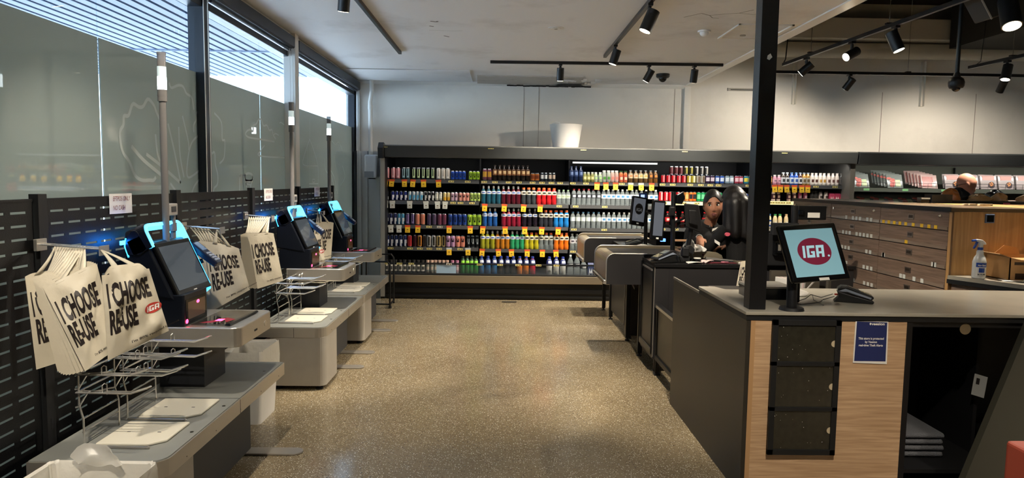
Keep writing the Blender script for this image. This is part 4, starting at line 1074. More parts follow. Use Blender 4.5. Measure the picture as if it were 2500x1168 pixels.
# ---------------- product prototypes
def can_mesh(name, h, r, kind, c1, c2=None, c3=None):
    ms = [mat('can_' + c1, c1, .25, .35), mat('can_' + (c2 or c1), c2 or c1, .28, .25), mat('can_rim_metal', '#b9bcc0', .2, 1.0), mat('can_' + (c3 or c2 or c1), c3 or c2 or c1, .3, .2)]
    n = 16
    zs = [0, .012, .15 * h, .3 * h, .45 * h, .6 * h, .75 * h, .88 * h, h - .01, h]
    rs = [r * .82, r, r, r, r, r, r, r, r * .86, r * .84]
    def mi(k, i):
        if k in (0, 8): return 2
        fa = i - 11.5          # faces 11,12 look to the front (-Y)
        if kind == 'plain': return 0
        if kind == 'claw': return 1 if (i in (10, 12) and 3 <= k <= 6) or (k == 2 and i in (10, 11, 12)) else 0
        if kind == 'v': return 1 if (k == 5 and i in (10, 12)) or (k == 4 and i in (10, 11, 12)) else 0
        if kind == 'vlong': return 1 if (k in (4, 5) and i in (10, 12)) or (k == 3 and i in (11, 12)) else 0
        if kind == 'diag': return 1 if (k <= 4 and i >= 11) and not (k <= 2 and i >= 13) or (k >= 5 and i <= 9) else (3 if k in (2, 3, 4) and i == 12 else 0)
        if kind == 'band': return 1 if k <= 3 else 0
        if kind == 'label': return 1 if 3 <= k <= 5 and 9 <= i <= 13 else 0
        if kind == 'script': return 1 if i in (11, 12) and 2 <= k <= 6 else 0
        return 0
    mb = MB().lathe(list(zip(rs, zs)), n=n, mis=mi)
    ob = mb.build(name, ms, smooth=True)
    return ob
PROF = {
 'sport': ([(.030, 0), (.034, .006), (.034, .05), (.031, .075), (.034, .10), (.034, .155), (.030, .175), (.019, .195), (.014, .203), (.014, .208)], (.135, .172), (.014, .208, .245, .009)),
 'wide': ([(.030, 0), (.034, .006), (.034, .06), (.029, .09), (.033, .125), (.034, .165), (.028, .188), (.019, .200), (.019, .203)], (.13, .178), (.0225, .203, .228, .021)),
 'water': ([(.028, 0), (.032, .006), (.031, .03), (.032, .05), (.031, .07), (.032, .09), (.032, .155), (.027, .178), (.014, .198), (.013, .205)], (.095, .15), (.0155, .203, .222, .0145)),
 'small': ([(.024, 0), (.027, .005), (.027, .085), (.022, .105), (.017, .115), (.017, .118)], (.03, .08), (.0185, .118, .136, .018)),
 'juice': ([(.025, 0), (.028, .004), (.028, .125), (.022, .145), (.020, .150)], (.02, .10), (.0225, .149, .170, .022)),
 'coffee': ([(.028, 0), (.031, .005), (.031, .10), (.031, .145), (.026, .165), (.015, .190), (.015, .195)], (.075, .155), (.0165, .195, .212, .016)),
 'milk': ([(.026, 0), (.029, .004), (.029, .11), (.024, .13), (.017, .145), (.016, .15)], (.02, .10), (.018, .150, .168, .0175)),
 'cola': ([(.028, 0), (.032, .006), (.032, .04), (.028, .08), (.033, .12), (.033, .15), (.022, .185), (.013, .203), (.013, .208)], (.085, .145), (.0145, .206, .222, .014)),
 'large': ([(.038, 0), (.042, .006), (.042, .10), (.039, .13), (.042, .16), (.040, .19), (.022, .235), (.014, .255), (.014, .262)], (.12, .175), (.0155, .26, .283, .015)),
 'jug': ([(.038, 0), (.041, .006), (.041, .115), (.041, .17), (.036, .20), (.020, .222), (.017, .23)], (.150, .218), (.020, .228, .255, .018)),
 'short': ([(.024, 0), (.027, .004), (.027, .10), (.025, .12), (.020, .13)], (.03, .10), (.024, .130, .150, .0235)),
}
def bottle_proto(name, kind, liquid, label, cap, clear=False, hs=1.0):
    prof, (l0, l1), (cr, c0, c1, ct) = PROF[kind]
    prof = [(r, z * hs) for r, z in prof]
    if clear:
        m = mat('clear_bottle_plastic', '#a9b6ba', .06, alpha=.30)
    else:
        m = mat('drink_' + liquid, liquid, .12, coat=.3)
    b_ = MB().lathe(prof, n=14).build(name, m, smooth=True)
    def rad(z):
        for (ra, za), (rb, zb) in zip(prof[:-1], prof[1:]):
            if za <= z <= zb and zb > za: return ra + (rb - ra) * (z - za) / (zb - za)
        return prof[-1][0]
    if label:
        zs = [l0 * hs + (l1 - l0) * hs * k / 4 for k in range(5)]
        mk = [mat('label_' + label[0], label[0], .45), mat('label_' + label[1], label[1], .45)]
        n = 14; vs = []
        for z in zs:
            for i in range(n):
                t_ = 2 * PI * (i + .5) / n; r = rad(z) + .0008
                vs.append((r * math.cos(t_), r * math.sin(t_), z))
        mb = MB()
        for k in range(4):
            for i in range(n):
                mb.f.append((k * n + i, k * n + (i + 1) % n, (k + 1) * n + (i + 1) % n, (k + 1) * n + i)); mb.m.append(1 if (k in (1, 2) and i in (9, 10, 11)) else 0)
        mb.v = vs
        mb.build('label', mk, b_, smooth=True)
    mb = MB().lathe([(cr, c0 * hs - .001), (cr, (c0 + (c1 - c0) * .75) * hs), (ct, c1 * hs)], n=12)
    mb.build('cap', mat('cap_' + cap, cap, .4), b_, smooth=True)
    return b_
def carton_proto(name, w, h, c1, c2):
    b_ = MB().box(-w / 2, w / 2, -.03, .03, 0, h * .86).prism([(-.03, h * .86), (.03, h * .86), (.004, h), (-.004, h)], 'X', -w / 2, w / 2).build(name, mat('carton_' + c1, c1, .45), bevel=.003)
    MB().prism([(-w * .34, .01), (-w * .2, h * .62), (0, h * .3), (w * .2, h * .62), (w * .34, .01), (w * .2, .01), (w * .14, h * .3), (0, .03), (-w * .14, h * .3), (-w * .2, .01)], 'Y', -.0315, -.0302).build('carton_print', mat('carton_' + c2, c2, .5), b_)
    return b_
ORD = ['first', 'second', 'third', 'fourth', 'fifth', 'sixth', 'seventh', 'eighth', 'ninth', 'tenth', 'eleventh', 'twelfth', 'thirteenth']
NUM = {2: 'two', 3: 'three', 4: 'four', 5: 'five', 6: 'six', 7: 'seven', 8: 'eight', 9: 'nine', 10: 'ten', 11: 'eleven', 12: 'twelve'}
SHN = {1: 'top shelf', 2: 'second shelf', 3: 'third shelf', 4: 'fourth shelf', 5: 'bottom well', 6: 'upper tier'}
BAYN = ['left bay', 'second bay', 'middle bay', 'cashier bay', 'bay after post']
def PX(px): return (px - 1224.4) / 178.8
def zfor(s, x):
    bi = 0
    for i, (b0, b1) in enumerate(bays):
        if x >= b0: bi = i
    return (ZS[s][bi] if s in ZS else .326), bi
used = {}
def row(s, p0, p1, n, proto, desc, cat, y=None, z=None, hidden=False):
    """n copies of a product spread between two places on shelf s"""
    x0, x1 = PX(p0), PX(p1)
    pitch = (x1 - x0) / n
    z_, bi = zfor(s, (x0 + x1) / 2)
    if z is not None: z_ = z
    if y is None:
        y = SY + .045 if s != 5 else 9.30
    key = (desc, s, bi)
    used[key] = used.get(key, 0) + 1
    for k in range(n):
        x = x0 + pitch * (k + .5)
        if n == 1: lab = '%s on the %s, %s' % (desc, SHN[s], BAYN[bi])
        else: lab = '%s of %s %ss on %s, %s' % (ORD[k] if k else 'leftmost', NUM[n], desc, SHN[s], BAYN[bi])
        loc = (x + random.uniform(-.002, .002), y + random.uniform(-.004, .006), z_ + .0008)
        if proto.get('used'):
            o = dup(proto, lab, loc)
            if 'used' in o: del o['used']
        else:
            o = proto; o.location = loc; o['used'] = 1
        tag(o, lab, cat, '%ss on the %s, %s' % (desc, SHN[s], BAYN[bi]))
def can(h, r, kind, *c): return can_mesh('drink_can', h, r, kind, *c)
def bot(kind, liq, lab, cap, clear=False, hs=1.0, nm='drink_bottle'): return bottle_proto(nm, kind, liq, lab, cap, clear, hs)
H5, R5 = .162, .032      # tall can
H2, R2 = .127, .0245     # small can
# shelf 1
p_pink = can(H5, R5, 'claw', '#c97f88', '#e9c3c6')
row(1, 940, 951, 1, p_pink, 'tall pink can at the fridge edge', 'can'); row(1, 954, 977, 2, p_pink, 'tall pink can', 'can')
row(1, 980, 1001, 2, can(H5, R5, 'claw', '#2b3b44', '#9fc3cc'), 'teal black tall can', 'can')
row(1, 1004, 1062, 5, can(H5, R5, 'claw', '#15181a', '#c6d9a8'), 'black can with green claw stripes', 'can')
row(1, 1064, 1098, 3, can(H5, R5, 'claw', '#bdb8ae', '#e9e6de'), 'silver white tall can', 'can')
p_blue = can(H2, R2, 'vlong', '#2a55b8', '#0b1020'); row(1, 1100, 1136, 4, p_blue, 'small blue can', 'can')
p_lime = can(H2, R2, 'vlong', '#a4c93a', '#15200a'); row(1, 1143, 1170, 3, p_lime, 'small lime can', 'can')
row(1, 1176, 1199, 2, can(H5, R5, 'label', '#7d4a5c', '#d0a040'), 'tall purple and gold can', 'can')
p_cof = bot('coffee', '#1d1512', ('#8a5a36', '#e0c090'), '#3a2a22'); row(1, 1201, 1292, 8, p_cof, 'brown iced coffee bottle', 'bottle')
row(1, 1293, 1315, 2, can(.11, .031, 'label', '#d08040', '#7a3a1c'), 'short orange can', 'can')
row(1, 1317, 1335, 2, can(.118, .0235, 'label', '#26323e', '#e6ecf0'), 'slim navy can with white ring', 'can')
row(1, 1337, 1354, 2, can(.118, .0235, 'label', '#3c3e40', '#e4ccb8'), 'slim grey can with white ring', 'can')
row(1, 1387, 1421, 3, bot('coffee', '#1c2a4c', ('#2b3f6c', '#6f86b4'), '#2a3a60'), 'dark blue bottle', 'bottle')
row(1, 1421, 1448, 3, bot('small', '#8a8a50', ('#b9b46a', '#e6e2b0'), '#c9cdc0'), 'small olive bottle', 'bottle')
row(1, 1448, 1468, 2, bot('small', '#b7c7a2', ('#9aa8a0', '#b9e08a'), '#e9e9e2'), 'small white capped green bottle', 'bottle')
row(1, 1468, 1488, 2, bot('juice', '#a8b0a4', ('#a8a8a2', '#4f9a3c'), '#e8e8e4', hs=.95), 'white capped green juice bottle', 'bottle')
row(1, 1488, 1508, 2, bot('juice', '#c9a89a', ('#c9a49c', '#e88a7a'), '#e8e8e4', hs=.95), 'white capped pink juice bottle', 'bottle')
row(1, 1509, 1530, 2, bot('juice', '#c96a3a', ('#b9503a', '#ead0b0'), '#35552c', hs=.93), 'orange juice bottle with green cap', 'bottle')
row(1, 1531, 1556, 2, bot('coffee', '#6e5230', ('#d6c3a4', '#e08a5a'), '#8b8d88', hs=.80), 'peach iced tea bottle', 'bottle')
row(1, 1556, 1580, 2, bot('coffee', '#6e5230', ('#cfd0b0', '#e0a45a'), '#8b8d88', hs=.80), 'lemon iced tea bottle', 'bottle')
row(1, 1580, 1605, 2, bot('coffee', '#7e5628', ('#3a2c20', '#e8853a'), '#8b8d88', hs=.80), 'orange and black iced tea bottle', 'bottle')
row(1, 1611, 1675, 5, can(.115, .030, 'script', '#c01a26', '#e08a8a'), 'red cola can', 'can')
p_yel = can(.115, .030, 'script', '#b8a83a', '#e6e0c0'); row(1, 1676, 1697, 2, p_yel, 'yellow can', 'can')
p_wht = can(.115, .030, 'script', '#b9b2a2', '#6b5440'); row(1, 1698, 1721, 2, p_wht, 'white and brown can', 'can')
row(1, 1721, 1743, 2, can(.115, .030, 'label', '#3a2344', '#e0d0d8'), 'dark purple can', 'can')
row(1, 1744, 1768, 2, can(.115, .030, 'label', '#2b59b4', '#dfe8f4'), 'bright blue can', 'can')
row(1, 1769, 1791, 2, can(.115, .030, 'label', '#9fb4c0', '#e8eef0'), 'pale blue can', 'can')
row(1, 1792, 1814, 2, can(.115, .030, 'label', '#b84a5a', '#e8c8cc'), 'raspberry pink can', 'can')
row(1, 1815, 1836, 2, can(.115, .030, 'label', '#2f8aa6', '#e4d44a'), 'teal and yellow can', 'can')
# second tier standing on the top shelf cans
t6 = can(.115, .030, 'script', '#4c1218', '#8a5a5a')
row(6, 1634, 1669, 3, t6, 'dark red can', 'can', z=1.595 + .117, y=SY + .10)
row(6, 1669, 1695, 2, can(.115, .030, 'script', '#3a361c', '#b9ac50'), 'dark yellow can', 'can', z=1.595 + .117, y=SY + .10)
row(6, 1696, 1732, 3, can(.115, .030, 'script', '#2c2a28', '#b9b4a8'), 'dark grey can', 'can', z=1.595 + .117, y=SY + .10)
row(1, 1878, 1885, 1, can(.12, .020, 'label', '#c06a2c', '#e8c07a'), 'narrow orange can', 'can')
row(1, 1886, 1907, 2, bot('small', '#c88a9c', ('#d8a8b4', '#8a6a74'), '#c8c4c0', hs=1.0), 'pink drink bottle', 'bottle')
row(1, 1907, 1927, 2, bot('milk', '#4a4038', ('#c4c6c8', '#303438'), '#b9c0c4', hs=1.02), 'brown bottle with white shield', 'bottle')
row(1, 1928, 1949, 2, bot('milk', '#2a56b0', ('#c4ccd4', '#2c4c8c'), '#6f94c4', hs=1.02), 'blue bottle with white shield', 'bottle')
row(1, 1949, 1959, 1, bot('milk', '#5a3a34', ('#c4c6c8', '#303438'), '#8a96a4', hs=1.02), 'maroon bottle with white shield', 'bottle')
row(1, 1959, 1978, 2, bot('milk', '#b8883a', ('#a8a294', '#5a4a30'), '#8f98a0', hs=1.02), 'amber bottle', 'bottle')
row(1, 1978, 1998, 2, bot('milk', '#d8cfc2', ('#e0d8cc', '#4a2a20'), '#dcd4c8', nm='milk_bottle'), 'chocolate flavoured milk bottle', 'bottle')
row(1, 1999, 2018, 2, bot('milk', '#d8cfc2', ('#e0d8cc', '#c09040'), '#dcd4c8', nm='milk_bottle'), 'caramel flavoured milk bottle', 'bottle')
pm = bot('milk', '#d8ccc0', ('#e0d4ca', '#6a4a44'), '#d4ccc2', nm='milk_bottle'); row(1, 2019, 2050, 3, pm, 'white milk bottle', 'bottle')
row(1, 2051, 2060, 1, bot('milk', '#3a3836', ('#5a5450', '#2a2826'), '#5a5652', nm='milk_bottle'), 'dark grey milk bottle', 'bottle')
row(1, 2061, 2082, 2, pm, 'white milk bottle at the bay end', 'bottle')
# shelf 2
row(2, 941, 948, 1, can(H2, R2, 'band', '#20242c', '#c8d0d4'), 'dark small can', 'can')
p_rb = can(.132, .0255, 'diag', '#24307c', '#c9ccd6', '#b03040'); row(2, 953, 994, 4, p_rb, 'small navy and silver can', 'can')
p_rl = can(.132, .0255, 'diag', '#c8d2d8', '#4f9ac4', '#b04048'); row(2, 995, 1032, 4, p_rl, 'small light blue and silver can', 'can')
row(2, 1033, 1060, 3, can(.132, .0255, 'diag', '#24242a', '#d2d2d2', '#c05048'), 'small black and silver can', 'can')
row(2, 1061, 1079, 2, can(H2, R2, 'label', '#bdbcae', '#e0e0d4'), 'small pale grey can', 'can')
row(2, 1080, 1098, 2, can(H2, R2, 'band', '#d8c48a', '#c89a34'), 'small yellow can', 'can')
p_lil = can(H2, R2, 'v', '#c8a8ba', '#2a2230'); row(2, 1099, 1117, 2, p_lil, 'small lilac can', 'can')
p_pea = can(H2, R2, 'v', '#d8988c', '#2a1a1a'); row(2, 1118, 1145, 3, p_pea, 'small peach can', 'can')
row(2, 1146, 1171, 3, can(H2, R2, 'vlong', '#a8bf68', '#12180a'), 'small pale lime can', 'can')
S = lambda c: bot('sport', c, ('#d9dbe0', '#2f4f90'), '#d8dadc')
row(2, 1173, 1222, 4, S('#1d4a5c'), 'teal sports drink bottle', 'bottle'); row(2, 1222, 1270, 4, S('#4a1420'), 'maroon sports drink bottle', 'bottle')
G = lambda c: bot('wide', c, ('#dcd8c8', '#24241e'), '#d86a3a')
row(2, 1271, 1308, 3, G('#33383c'), 'dark grey orange capped sports bottle', 'bottle'); row(2, 1308, 1358, 4, G('#b01c22'), 'red sports drink bottle', 'bottle')
row(2, 1358, 1391, 3, bot('water', '#9ab0a4', ('#b9c8b4', '#8a9a84'), '#7f9a80', True, hs=.92), 'small clear bottle with pale green label', 'bottle')
row(2, 1394, 1466, 6, bot('water', '#20262c', ('#3c4148', '#c9ccd0'), '#8a2630', True), 'clear water bottle with red cap', 'bottle')
p_w = bot('water', '#b8c4c8', ('#dfe6ea', '#3c78a8'), '#e2e4e4', True)
row(2, 1467, 1606, 12, p_w, 'white capped water bottle', 'bottle')
row(2, 1608, 1643, 3, can(.138, .030, 'script', '#c8202c', '#e8a8a8'), 'bright red cola can', 'can'); row(2, 1650, 1662, 1, can(.138, .030, 'script', '#a81824', '#e08080'), 'deep red cola can', 'can')
row(2, 1663, 1681, 2, can(.138, .0255, 'label', '#c88a4a', '#e0b070'), 'tan orange slim can', 'can'); row(2, 1682, 1700, 2, can(.138, .0255, 'label', '#d8752c', '#2c3038'), 'orange slim can', 'can')
row(2, 1701, 1764, 6, can(.138, .0285, 'label', '#1f9a5c', '#7ad0a0'), 'green can', 'can')
row(2, 1808, 1832, 2, can(.125, .032, 'label', '#1f3a80', '#d0d4e4'), 'royal blue can', 'can')
row(2, 1884, 1909, 2, bot('short', '#e6d0c0', ('#3c1a24', '#e0c0a8'), '#d8c0b0', nm='milk_bottle'), 'cream bottle with dark berry label', 'bottle')
row(2, 1921, 1947, 2, bot('short', '#d8b8a0', ('#4a2430', '#e0c0a8'), '#d8b8a4', nm='milk_bottle'), 'beige bottle with dark label', 'bottle')
row(2, 1949, 1975, 2, bot('short', '#c46a80', ('#b04a68', '#e8c8d0'), '#d8c0c4', nm='milk_bottle'), 'berry pink bottle', 'bottle')
row(2, 1980, 1999, 2, bot('short', '#2a2a28', ('#3c3a38', '#2a2826'), '#2a2a2a', nm='milk_bottle'), 'dark squat bottle', 'bottle')
row(2, 2000, 2026, 2, bot('short', '#c8bcb4', ('#d8ccc4', '#4a3c38'), '#34302e', nm='milk_bottle'), 'white bottle with dark cap', 'bottle')
row(2, 2026, 2080, 4, carton_proto('milk_carton', .07, .125, '#c8486a', '#e8e0dc'), 'pink milk carton', 'carton')
# shelf 3
row(3, 939, 969, 3, can(.162, .028, 'diag', '#242c5c', '#b8bcc8', '#a83844'), 'tall navy and silver can', 'can')
row(3, 969, 988, 2, can(.162, .028, 'diag', '#4a94bc', '#c4ccd4', '#a84850'), 'tall light blue can', 'can')
row(3, 989, 1013, 2, can(H5, R5, 'claw', '#3f3560', '#8a7aa8'), 'tall purple can', 'can')
row(3, 1013, 1038, 2, can(H5, R5, 'claw', '#d08e74', '#b86a5a'), 'tall peach can', 'can')
row(3, 1041, 1066, 2, can(H5, R5, 'plain', '#524560'), 'tall mauve can', 'can'); row(3, 1067, 1090, 2, can(H5, R5, 'plain', '#6a3a50'), 'tall plum can', 'can')
row(3, 1093, 1139, 4, can(H5, R5, 'vlong', '#27448c', '#0b1020'), 'tall blue can', 'can'); row(3, 1140, 1175, 3, can(H5, R5, 'vlong', '#9cc03c', '#15200a'), 'tall lime can', 'can')
row(3, 1176, 1215, 3, S('#1d4c8c'), 'blue sports drink bottle', 'bottle'); row(3, 1223, 1272, 4, S('#7c1a30'), 'crimson sports drink bottle', 'bottle'); row(3, 1273, 1312, 3, S('#1c1620'), 'black sports drink bottle', 'bottle')
row(3, 1315, 1350, 3, G('#2a2c34'), 'dark orange capped sports bottle', 'bottle'); row(3, 1351, 1389, 3, G('#1f70b4'), 'bright blue orange capped sports bottle', 'bottle')
row(3, 1392, 1468, 6, bot('water', '#a0b0b8', ('#b9c4c4', '#d8dcd4'), '#6a94b8', True), 'clear water bottle with blue cap', 'bottle')
row(3, 1468, 1606, 11, p_w, 'white labelled water bottle', 'bottle')
pc = bot('cola', '#1c0c0a', ('#b01a22', '#e8c8c0'), '#b82028'); row(3, 1622, 1732, 6, pc, 'dark cola bottle with red cap', 'bottle')
row(3, 1876, 1890, 1, bot('milk', '#e4d4b0', ('#2c4c94', '#e8e0d0'), '#4a78b8', hs=1.15, nm='milk_bottle'), 'cream milk bottle with blue cap', 'bottle')
row(3, 1891, 1915, 2, bot('milk', '#e4d0a4', ('#d8c8a0', '#e8e0d0'), '#4aa05c', hs=1.15, nm='milk_bottle'), 'cream milk bottle with green cap', 'bottle')
row(3, 1916, 1932, 1, bot('milk', '#dcc49c', ('#d8c8a0', '#e8e0d0'), '#caa880', hs=1.15, nm='milk_bottle'), 'tan milk bottle', 'bottle')
# shelf 4
row(4, 940, 994, 5, can(.165, .029, 'diag', '#22305c', '#b8bcc8', '#a83844'), 'large navy and silver can', 'can')
row(4, 994, 1006, 1, can(.165, .032, 'script', '#c03c40', '#8a2024'), 'large red can', 'can'); row(4, 1008, 1017, 1, can(.165, .026, 'script', '#4a1c26', '#2a1016'), 'large dark red can', 'can')
row(4, 1018, 1030, 1, can(.165, .032, 'script', '#c8843c', '#2c1c10'), 'large orange can', 'can'); row(4, 1032, 1041, 1, can(.165, .026, 'script', '#3c3430', '#1c1818'), 'large brown can', 'can')
row(4, 1041, 1064, 2, can(.165, .031, 'script', '#b0b0ae', '#20201e'), 'large silver can with black lettering', 'can')
row(4, 1065, 1088, 2, can(.165, .031, 'script', '#b8a06a', '#20201a'), 'large gold can with black lettering', 'can')
row(4, 1088, 1112, 2, can(.165, .0325, 'v', '#b890b4', '#201a26'), 'large lilac can', 'can'); row(4, 1112, 1136, 2, can(.165, .0325, 'v', '#d88c78', '#2a1a1a'), 'large peach can', 'can')
row(4, 1138, 1170, 3, can(.165, .0285, 'vlong', '#141618', '#8a9298'), 'large black can', 'can')
row(4, 1172, 1208, 3, S('#8a8a24'), 'yellow green sports drink bottle', 'bottle'); row(4, 1209, 1245, 3, S('#a86a1c'), 'orange brown sports drink bottle', 'bottle'); row(4, 1245, 1280, 3, S('#2a8a5c'), 'green sports drink bottle', 'bottle')
row(4, 1280, 1316, 3, G('#a8a024'), 'yellow orange capped sports bottle', 'bottle'); row(4, 1316, 1352, 3, bot('wide', '#9a9a96', ('#dcd8c8', '#24241e'), '#d86a3a', True), 'clear orange capped sports bottle', 'bottle')
row(4, 1353, 1390, 3, G('#d06a1c'), 'orange sports drink bottle', 'bottle')
row(4, 1392, 1500, 9, bot('water', '#3a3c42', ('#cfcfd4', '#4a4450'), '#b9bcc0', True), 'clear bottle with dark contents', 'bottle')
# bottom well
row(5, 943, 1041, 9, bot('short', '#2c2a2a', ('#c9c4b8', '#3c3a36'), '#2a2826', hs=1.25), 'small black and white bottle', 'bottle')
row(5, 1043, 1099, 6, bot('short', '#8a8078', ('#7a827c', '#c8b8a8'), '#c8a898', hs=1.25), 'small beige capped bottle', 'bottle')
row(5, 1101, 1124, 2, bot('short', '#a8a0a4', ('#b890a0', '#e0d0d4'), '#b87898', hs=1.25), 'small pink capped bottle', 'bottle')
row(5, 1127, 1168, 4, bot('jug', '#2c7c3c', ('#16201a', '#9ae04a'), '#1a221c', hs=.95), 'green bottle with black sleeve', 'bottle')
J = lambda c: bot('jug', c, ('#24306c', '#d8dce8'), '#2c3c8c')
row(5, 1169, 1216, 3, J('#2a5c8c'), 'blue capped jug of blue drink', 'bottle'); row(5, 1217, 1261, 3, J('#20242c'), 'blue capped jug of dark drink', 'bottle')
row(5, 1262, 1292, 2, J('#b86a24'), 'blue capped jug of orange drink', 'bottle'); row(5, 1293, 1308, 1, J('#a02038'), 'blue capped jug of red drink', 'bottle')
row(5, 1333, 1382, 3, J('#a8acaa'), 'blue capped jug of clear drink', 'bottle')
row(5, 1384, 1416, 2, bot('large', '#808890', ('#4a4e54', '#c8ccd0'), '#d8dcdc', True), 'large clear bottle', 'bottle')
row(5, 1417, 1431, 1, bot('large', '#505860', ('#3a3e44', '#a8acb0'), '#3a3e44', True, hs=.8), 'medium clear bottle with dark cap', 'bottle')
row(5, 1433, 1465, 2, carton_proto('drink_carton', .08, .18, '#28345c', '#d4dae4'), 'navy drink carton', 'carton')

# ---------------- price tickets
M_tky = mat('yellow_ticket', '#e8bd2c', .55); M_tkr = mat('red_ticket_top', '#d8552c', .55); M_tkw = mat('white_ticket', '#d4d6d0', .55); M_tkp = mat('pale_yellow_ticket', '#d8cf86', .55)
M_tkt = mat('ticket_print', '#6a5420', .6)
def hang_proto(cb, ct):
    r = MB().box(-.037, .037, -.0015, 0, -.028, 0).build('price_ticket', ct)
    MB().hexa([(-.033, -.012, -.10), (.033, -.012, -.10), (.033, -.011, -.10), (-.033, -.011, -.10), (-.033, -.003, -.026), (.033, -.003, -.026), (.033, -.002, -.026), (-.033, -.002, -.026)]).build('ticket_card', cb, r)
    MB().box(-.012, .012, -.0095, -.0085, -.064, -.054).box(-.02, .018, -.012, -.0110, -.086, -.082).build('ticket_price', M_tkt, r)
    return r
def flat_proto(cb):
    r = MB().box(-.037, .037, -.0015, 0, -.031, -.006).build('price_ticket', cb)
    MB().box(-.028, .004, -.0022, -.0015, -.024, -.014).box(.014, .03, -.0022, -.0015, -.026, -.010).build('ticket_price', M_tkt, r)
    return r
protos = {'o': hang_proto(M_tky, M_tkr), 'y': hang_proto(M_tky, mat('silver_ticket_top', '#b8c0c4', .5)), 'w': hang_proto(M_tkw, M_tkw), 'f': flat_proto(M_tkp), 'g': flat_proto(M_tkw)}
TDES = {'o': 'hanging yellow ticket with red top', 'y': 'hanging yellow ticket with silver top', 'w': 'hanging white ticket', 'f': 'flat pale yellow ticket', 'g': 'flat white ticket'}
def tickets(s, kind, pxs):
    per = {}
    for p in pxs:
        x = PX(p); z, bi = zfor(s, x); per.setdefault(bi, []).append((x, z))
    for bi, L_ in per.items():
        for k, (x, z) in enumerate(L_):
            if s == 5: loc = (x, 9.198, .492)
            elif s == 0: loc = (x, 9.139, 2.040)
            else: loc = (x, SY - .0085, z + .0)
            nm = {0: 'canopy', 5: 'guard rail'}.get(s, SHN.get(s))
            lab = '%s, %s, on %s edge, %s' % (TDES[kind], 'the only one' if len(L_) == 1 else (ORD[k] if k else 'first') + ' from left', nm, BAYN[bi])
            pr = protos[kind]
            if pr.get('used'): o = dup(pr, lab, loc)
            else: o = pr; o['used'] = 1; o.location = loc
            if 'used' in o and o is not pr: del o['used']
            o.rotation_euler = (0, random.uniform(-.08, .08) if kind in 'owy' else 0, 0)
            if s == 0: o.rotation_euler = (math.radians(-11), 0, 0)
            tag(o, lab, 'price ticket', 'price tickets on the %s, %s' % (nm, BAYN[bi]))
tickets(0, 'f', [949, 1197, 1414, 1653, 1889])
tickets(1, 'o', [943, 958, 988, 1009, 1034, 1070, 1455, 1476, 1500, 1588, 1888, 1903, 1918, 1937, 1955, 1970])
tickets(1, 'y', [1537, 1562]); tickets(1, 'f', [1101, 1141, 1181, 1207, 1240, 1265, 1298, 1321, 1344, 1365, 1396, 1428, 1515, 1614, 1639, 1682, 1708, 1731, 1751, 1824, 1990, 2037, 2075])
tickets(2, 'w', [942, 959, 1001, 1040, 1068, 1087]); tickets(2, 'f', [1106, 1124, 1152, 1364, 1404, 1475, 1560, 1620, 1650, 1668, 1700, 1722, 1826, 1884, 1897, 1910, 1924]); tickets(2, 'o', [1183, 1231, 1278, 1318])
tickets(3, 'w', [941, 955, 975]); tickets(3, 'o', [996, 1021, 1097, 1148, 1179, 1233, 1281, 1323, 1363]); tickets(3, 'f', [1048, 1401, 1475, 1618, 1650]); tickets(3, 'g', [1074, 1880])
tickets(4, 'f', [943, 955, 1002, 1026, 1049, 1073, 1124, 1400]); tickets(4, 'y', [1097, 1143]); tickets(4, 'o', [1178, 1217, 1249, 1288, 1325, 1358])
tickets(5, 'f', [951, 982, 1010, 1173, 1222, 1265, 1314, 1357]); tickets(5, 'g', [1100])
# pale blue card behind the well glass
cd = MB().box(PX(1070), PX(1117), 9.2085, 9.2105, .35, .465).build('blank_card', mat('pale_blue_card', '#a8c4dc', .5))
tag(cd, 'pale blue blank card leaning behind the low fridge guard rail', 'card')

# ================================================================ MEAT FRIDGE
mfg = thing('meat_fridge', 'long meat fridge with wire fronted shelves right of the drinks fridge', 'fridge', (6.6, 9.2, 0))
MX0, MX1 = 4.72, 8.9
MB().box(MX0, MX1, 10.12, 10.18, .3, 2.03).build('back_panel', mat('meat_fridge_back', '#4c4f40', .5), mfg)
MB().box(MX0, MX1, 9.22, 10.18, 0, .6).build('base_plinth', M_blackmatt, mfg, bevel=.004)
MB().prism([(9.16, 1.885), (9.13, 2.035), (9.20, 2.05), (10.18, 2.05), (10.18, 1.90)], 'X', MX0, MX1).build('canopy', mat('dark_canopy', '#26292b', .4), mfg, bevel=.006)
MB().box(8.84, MX1, 9.3, 10.18, .6, 1.9).build('end_panel', M_fr, mfg)
MB().box(MX0, MX0 + .035, 9.3, 9.36, .6, 1.9).build('post', mat('pale_post', '#8a8880', .4), mfg)
for z, nm in ((1.57, 'shelf'), (1.33, 'shelf')):
    sh = MB().box(MX0, 8.84, 9.5, 10.11, z - .02, z).build('shelf', M_fr, mfg)
    MB().box(MX0, 8.84, 9.492, 9.5, z - .05, z + .002).box(MX0, 8.84, 9.485, 9.492, z - .05, z - .045).build('price_rail', mat('pale_price_rail', '#5c6056', .4), sh)
    w_ = MB()
    w_.tube([(MX0 + .03, 9.505, z + .075), (8.8, 9.505, z + .075)], .003, 5)
    x = MX0 + .08
    while x < 8.8:
        w_.tube([(x, 9.505, z), (x, 9.505, z + .075)], .002, 4); x += .12
    w_.build('wire_front', M_blackmatt, sh)
for x in (6.62, 8.25): MB().box(x, x + .012, 10.08, 10.12, .6, 1.88).build('upright', M_blackmatt, mfg)
lightrail(9.3, 4.8, 8.8, 1.875, 7)
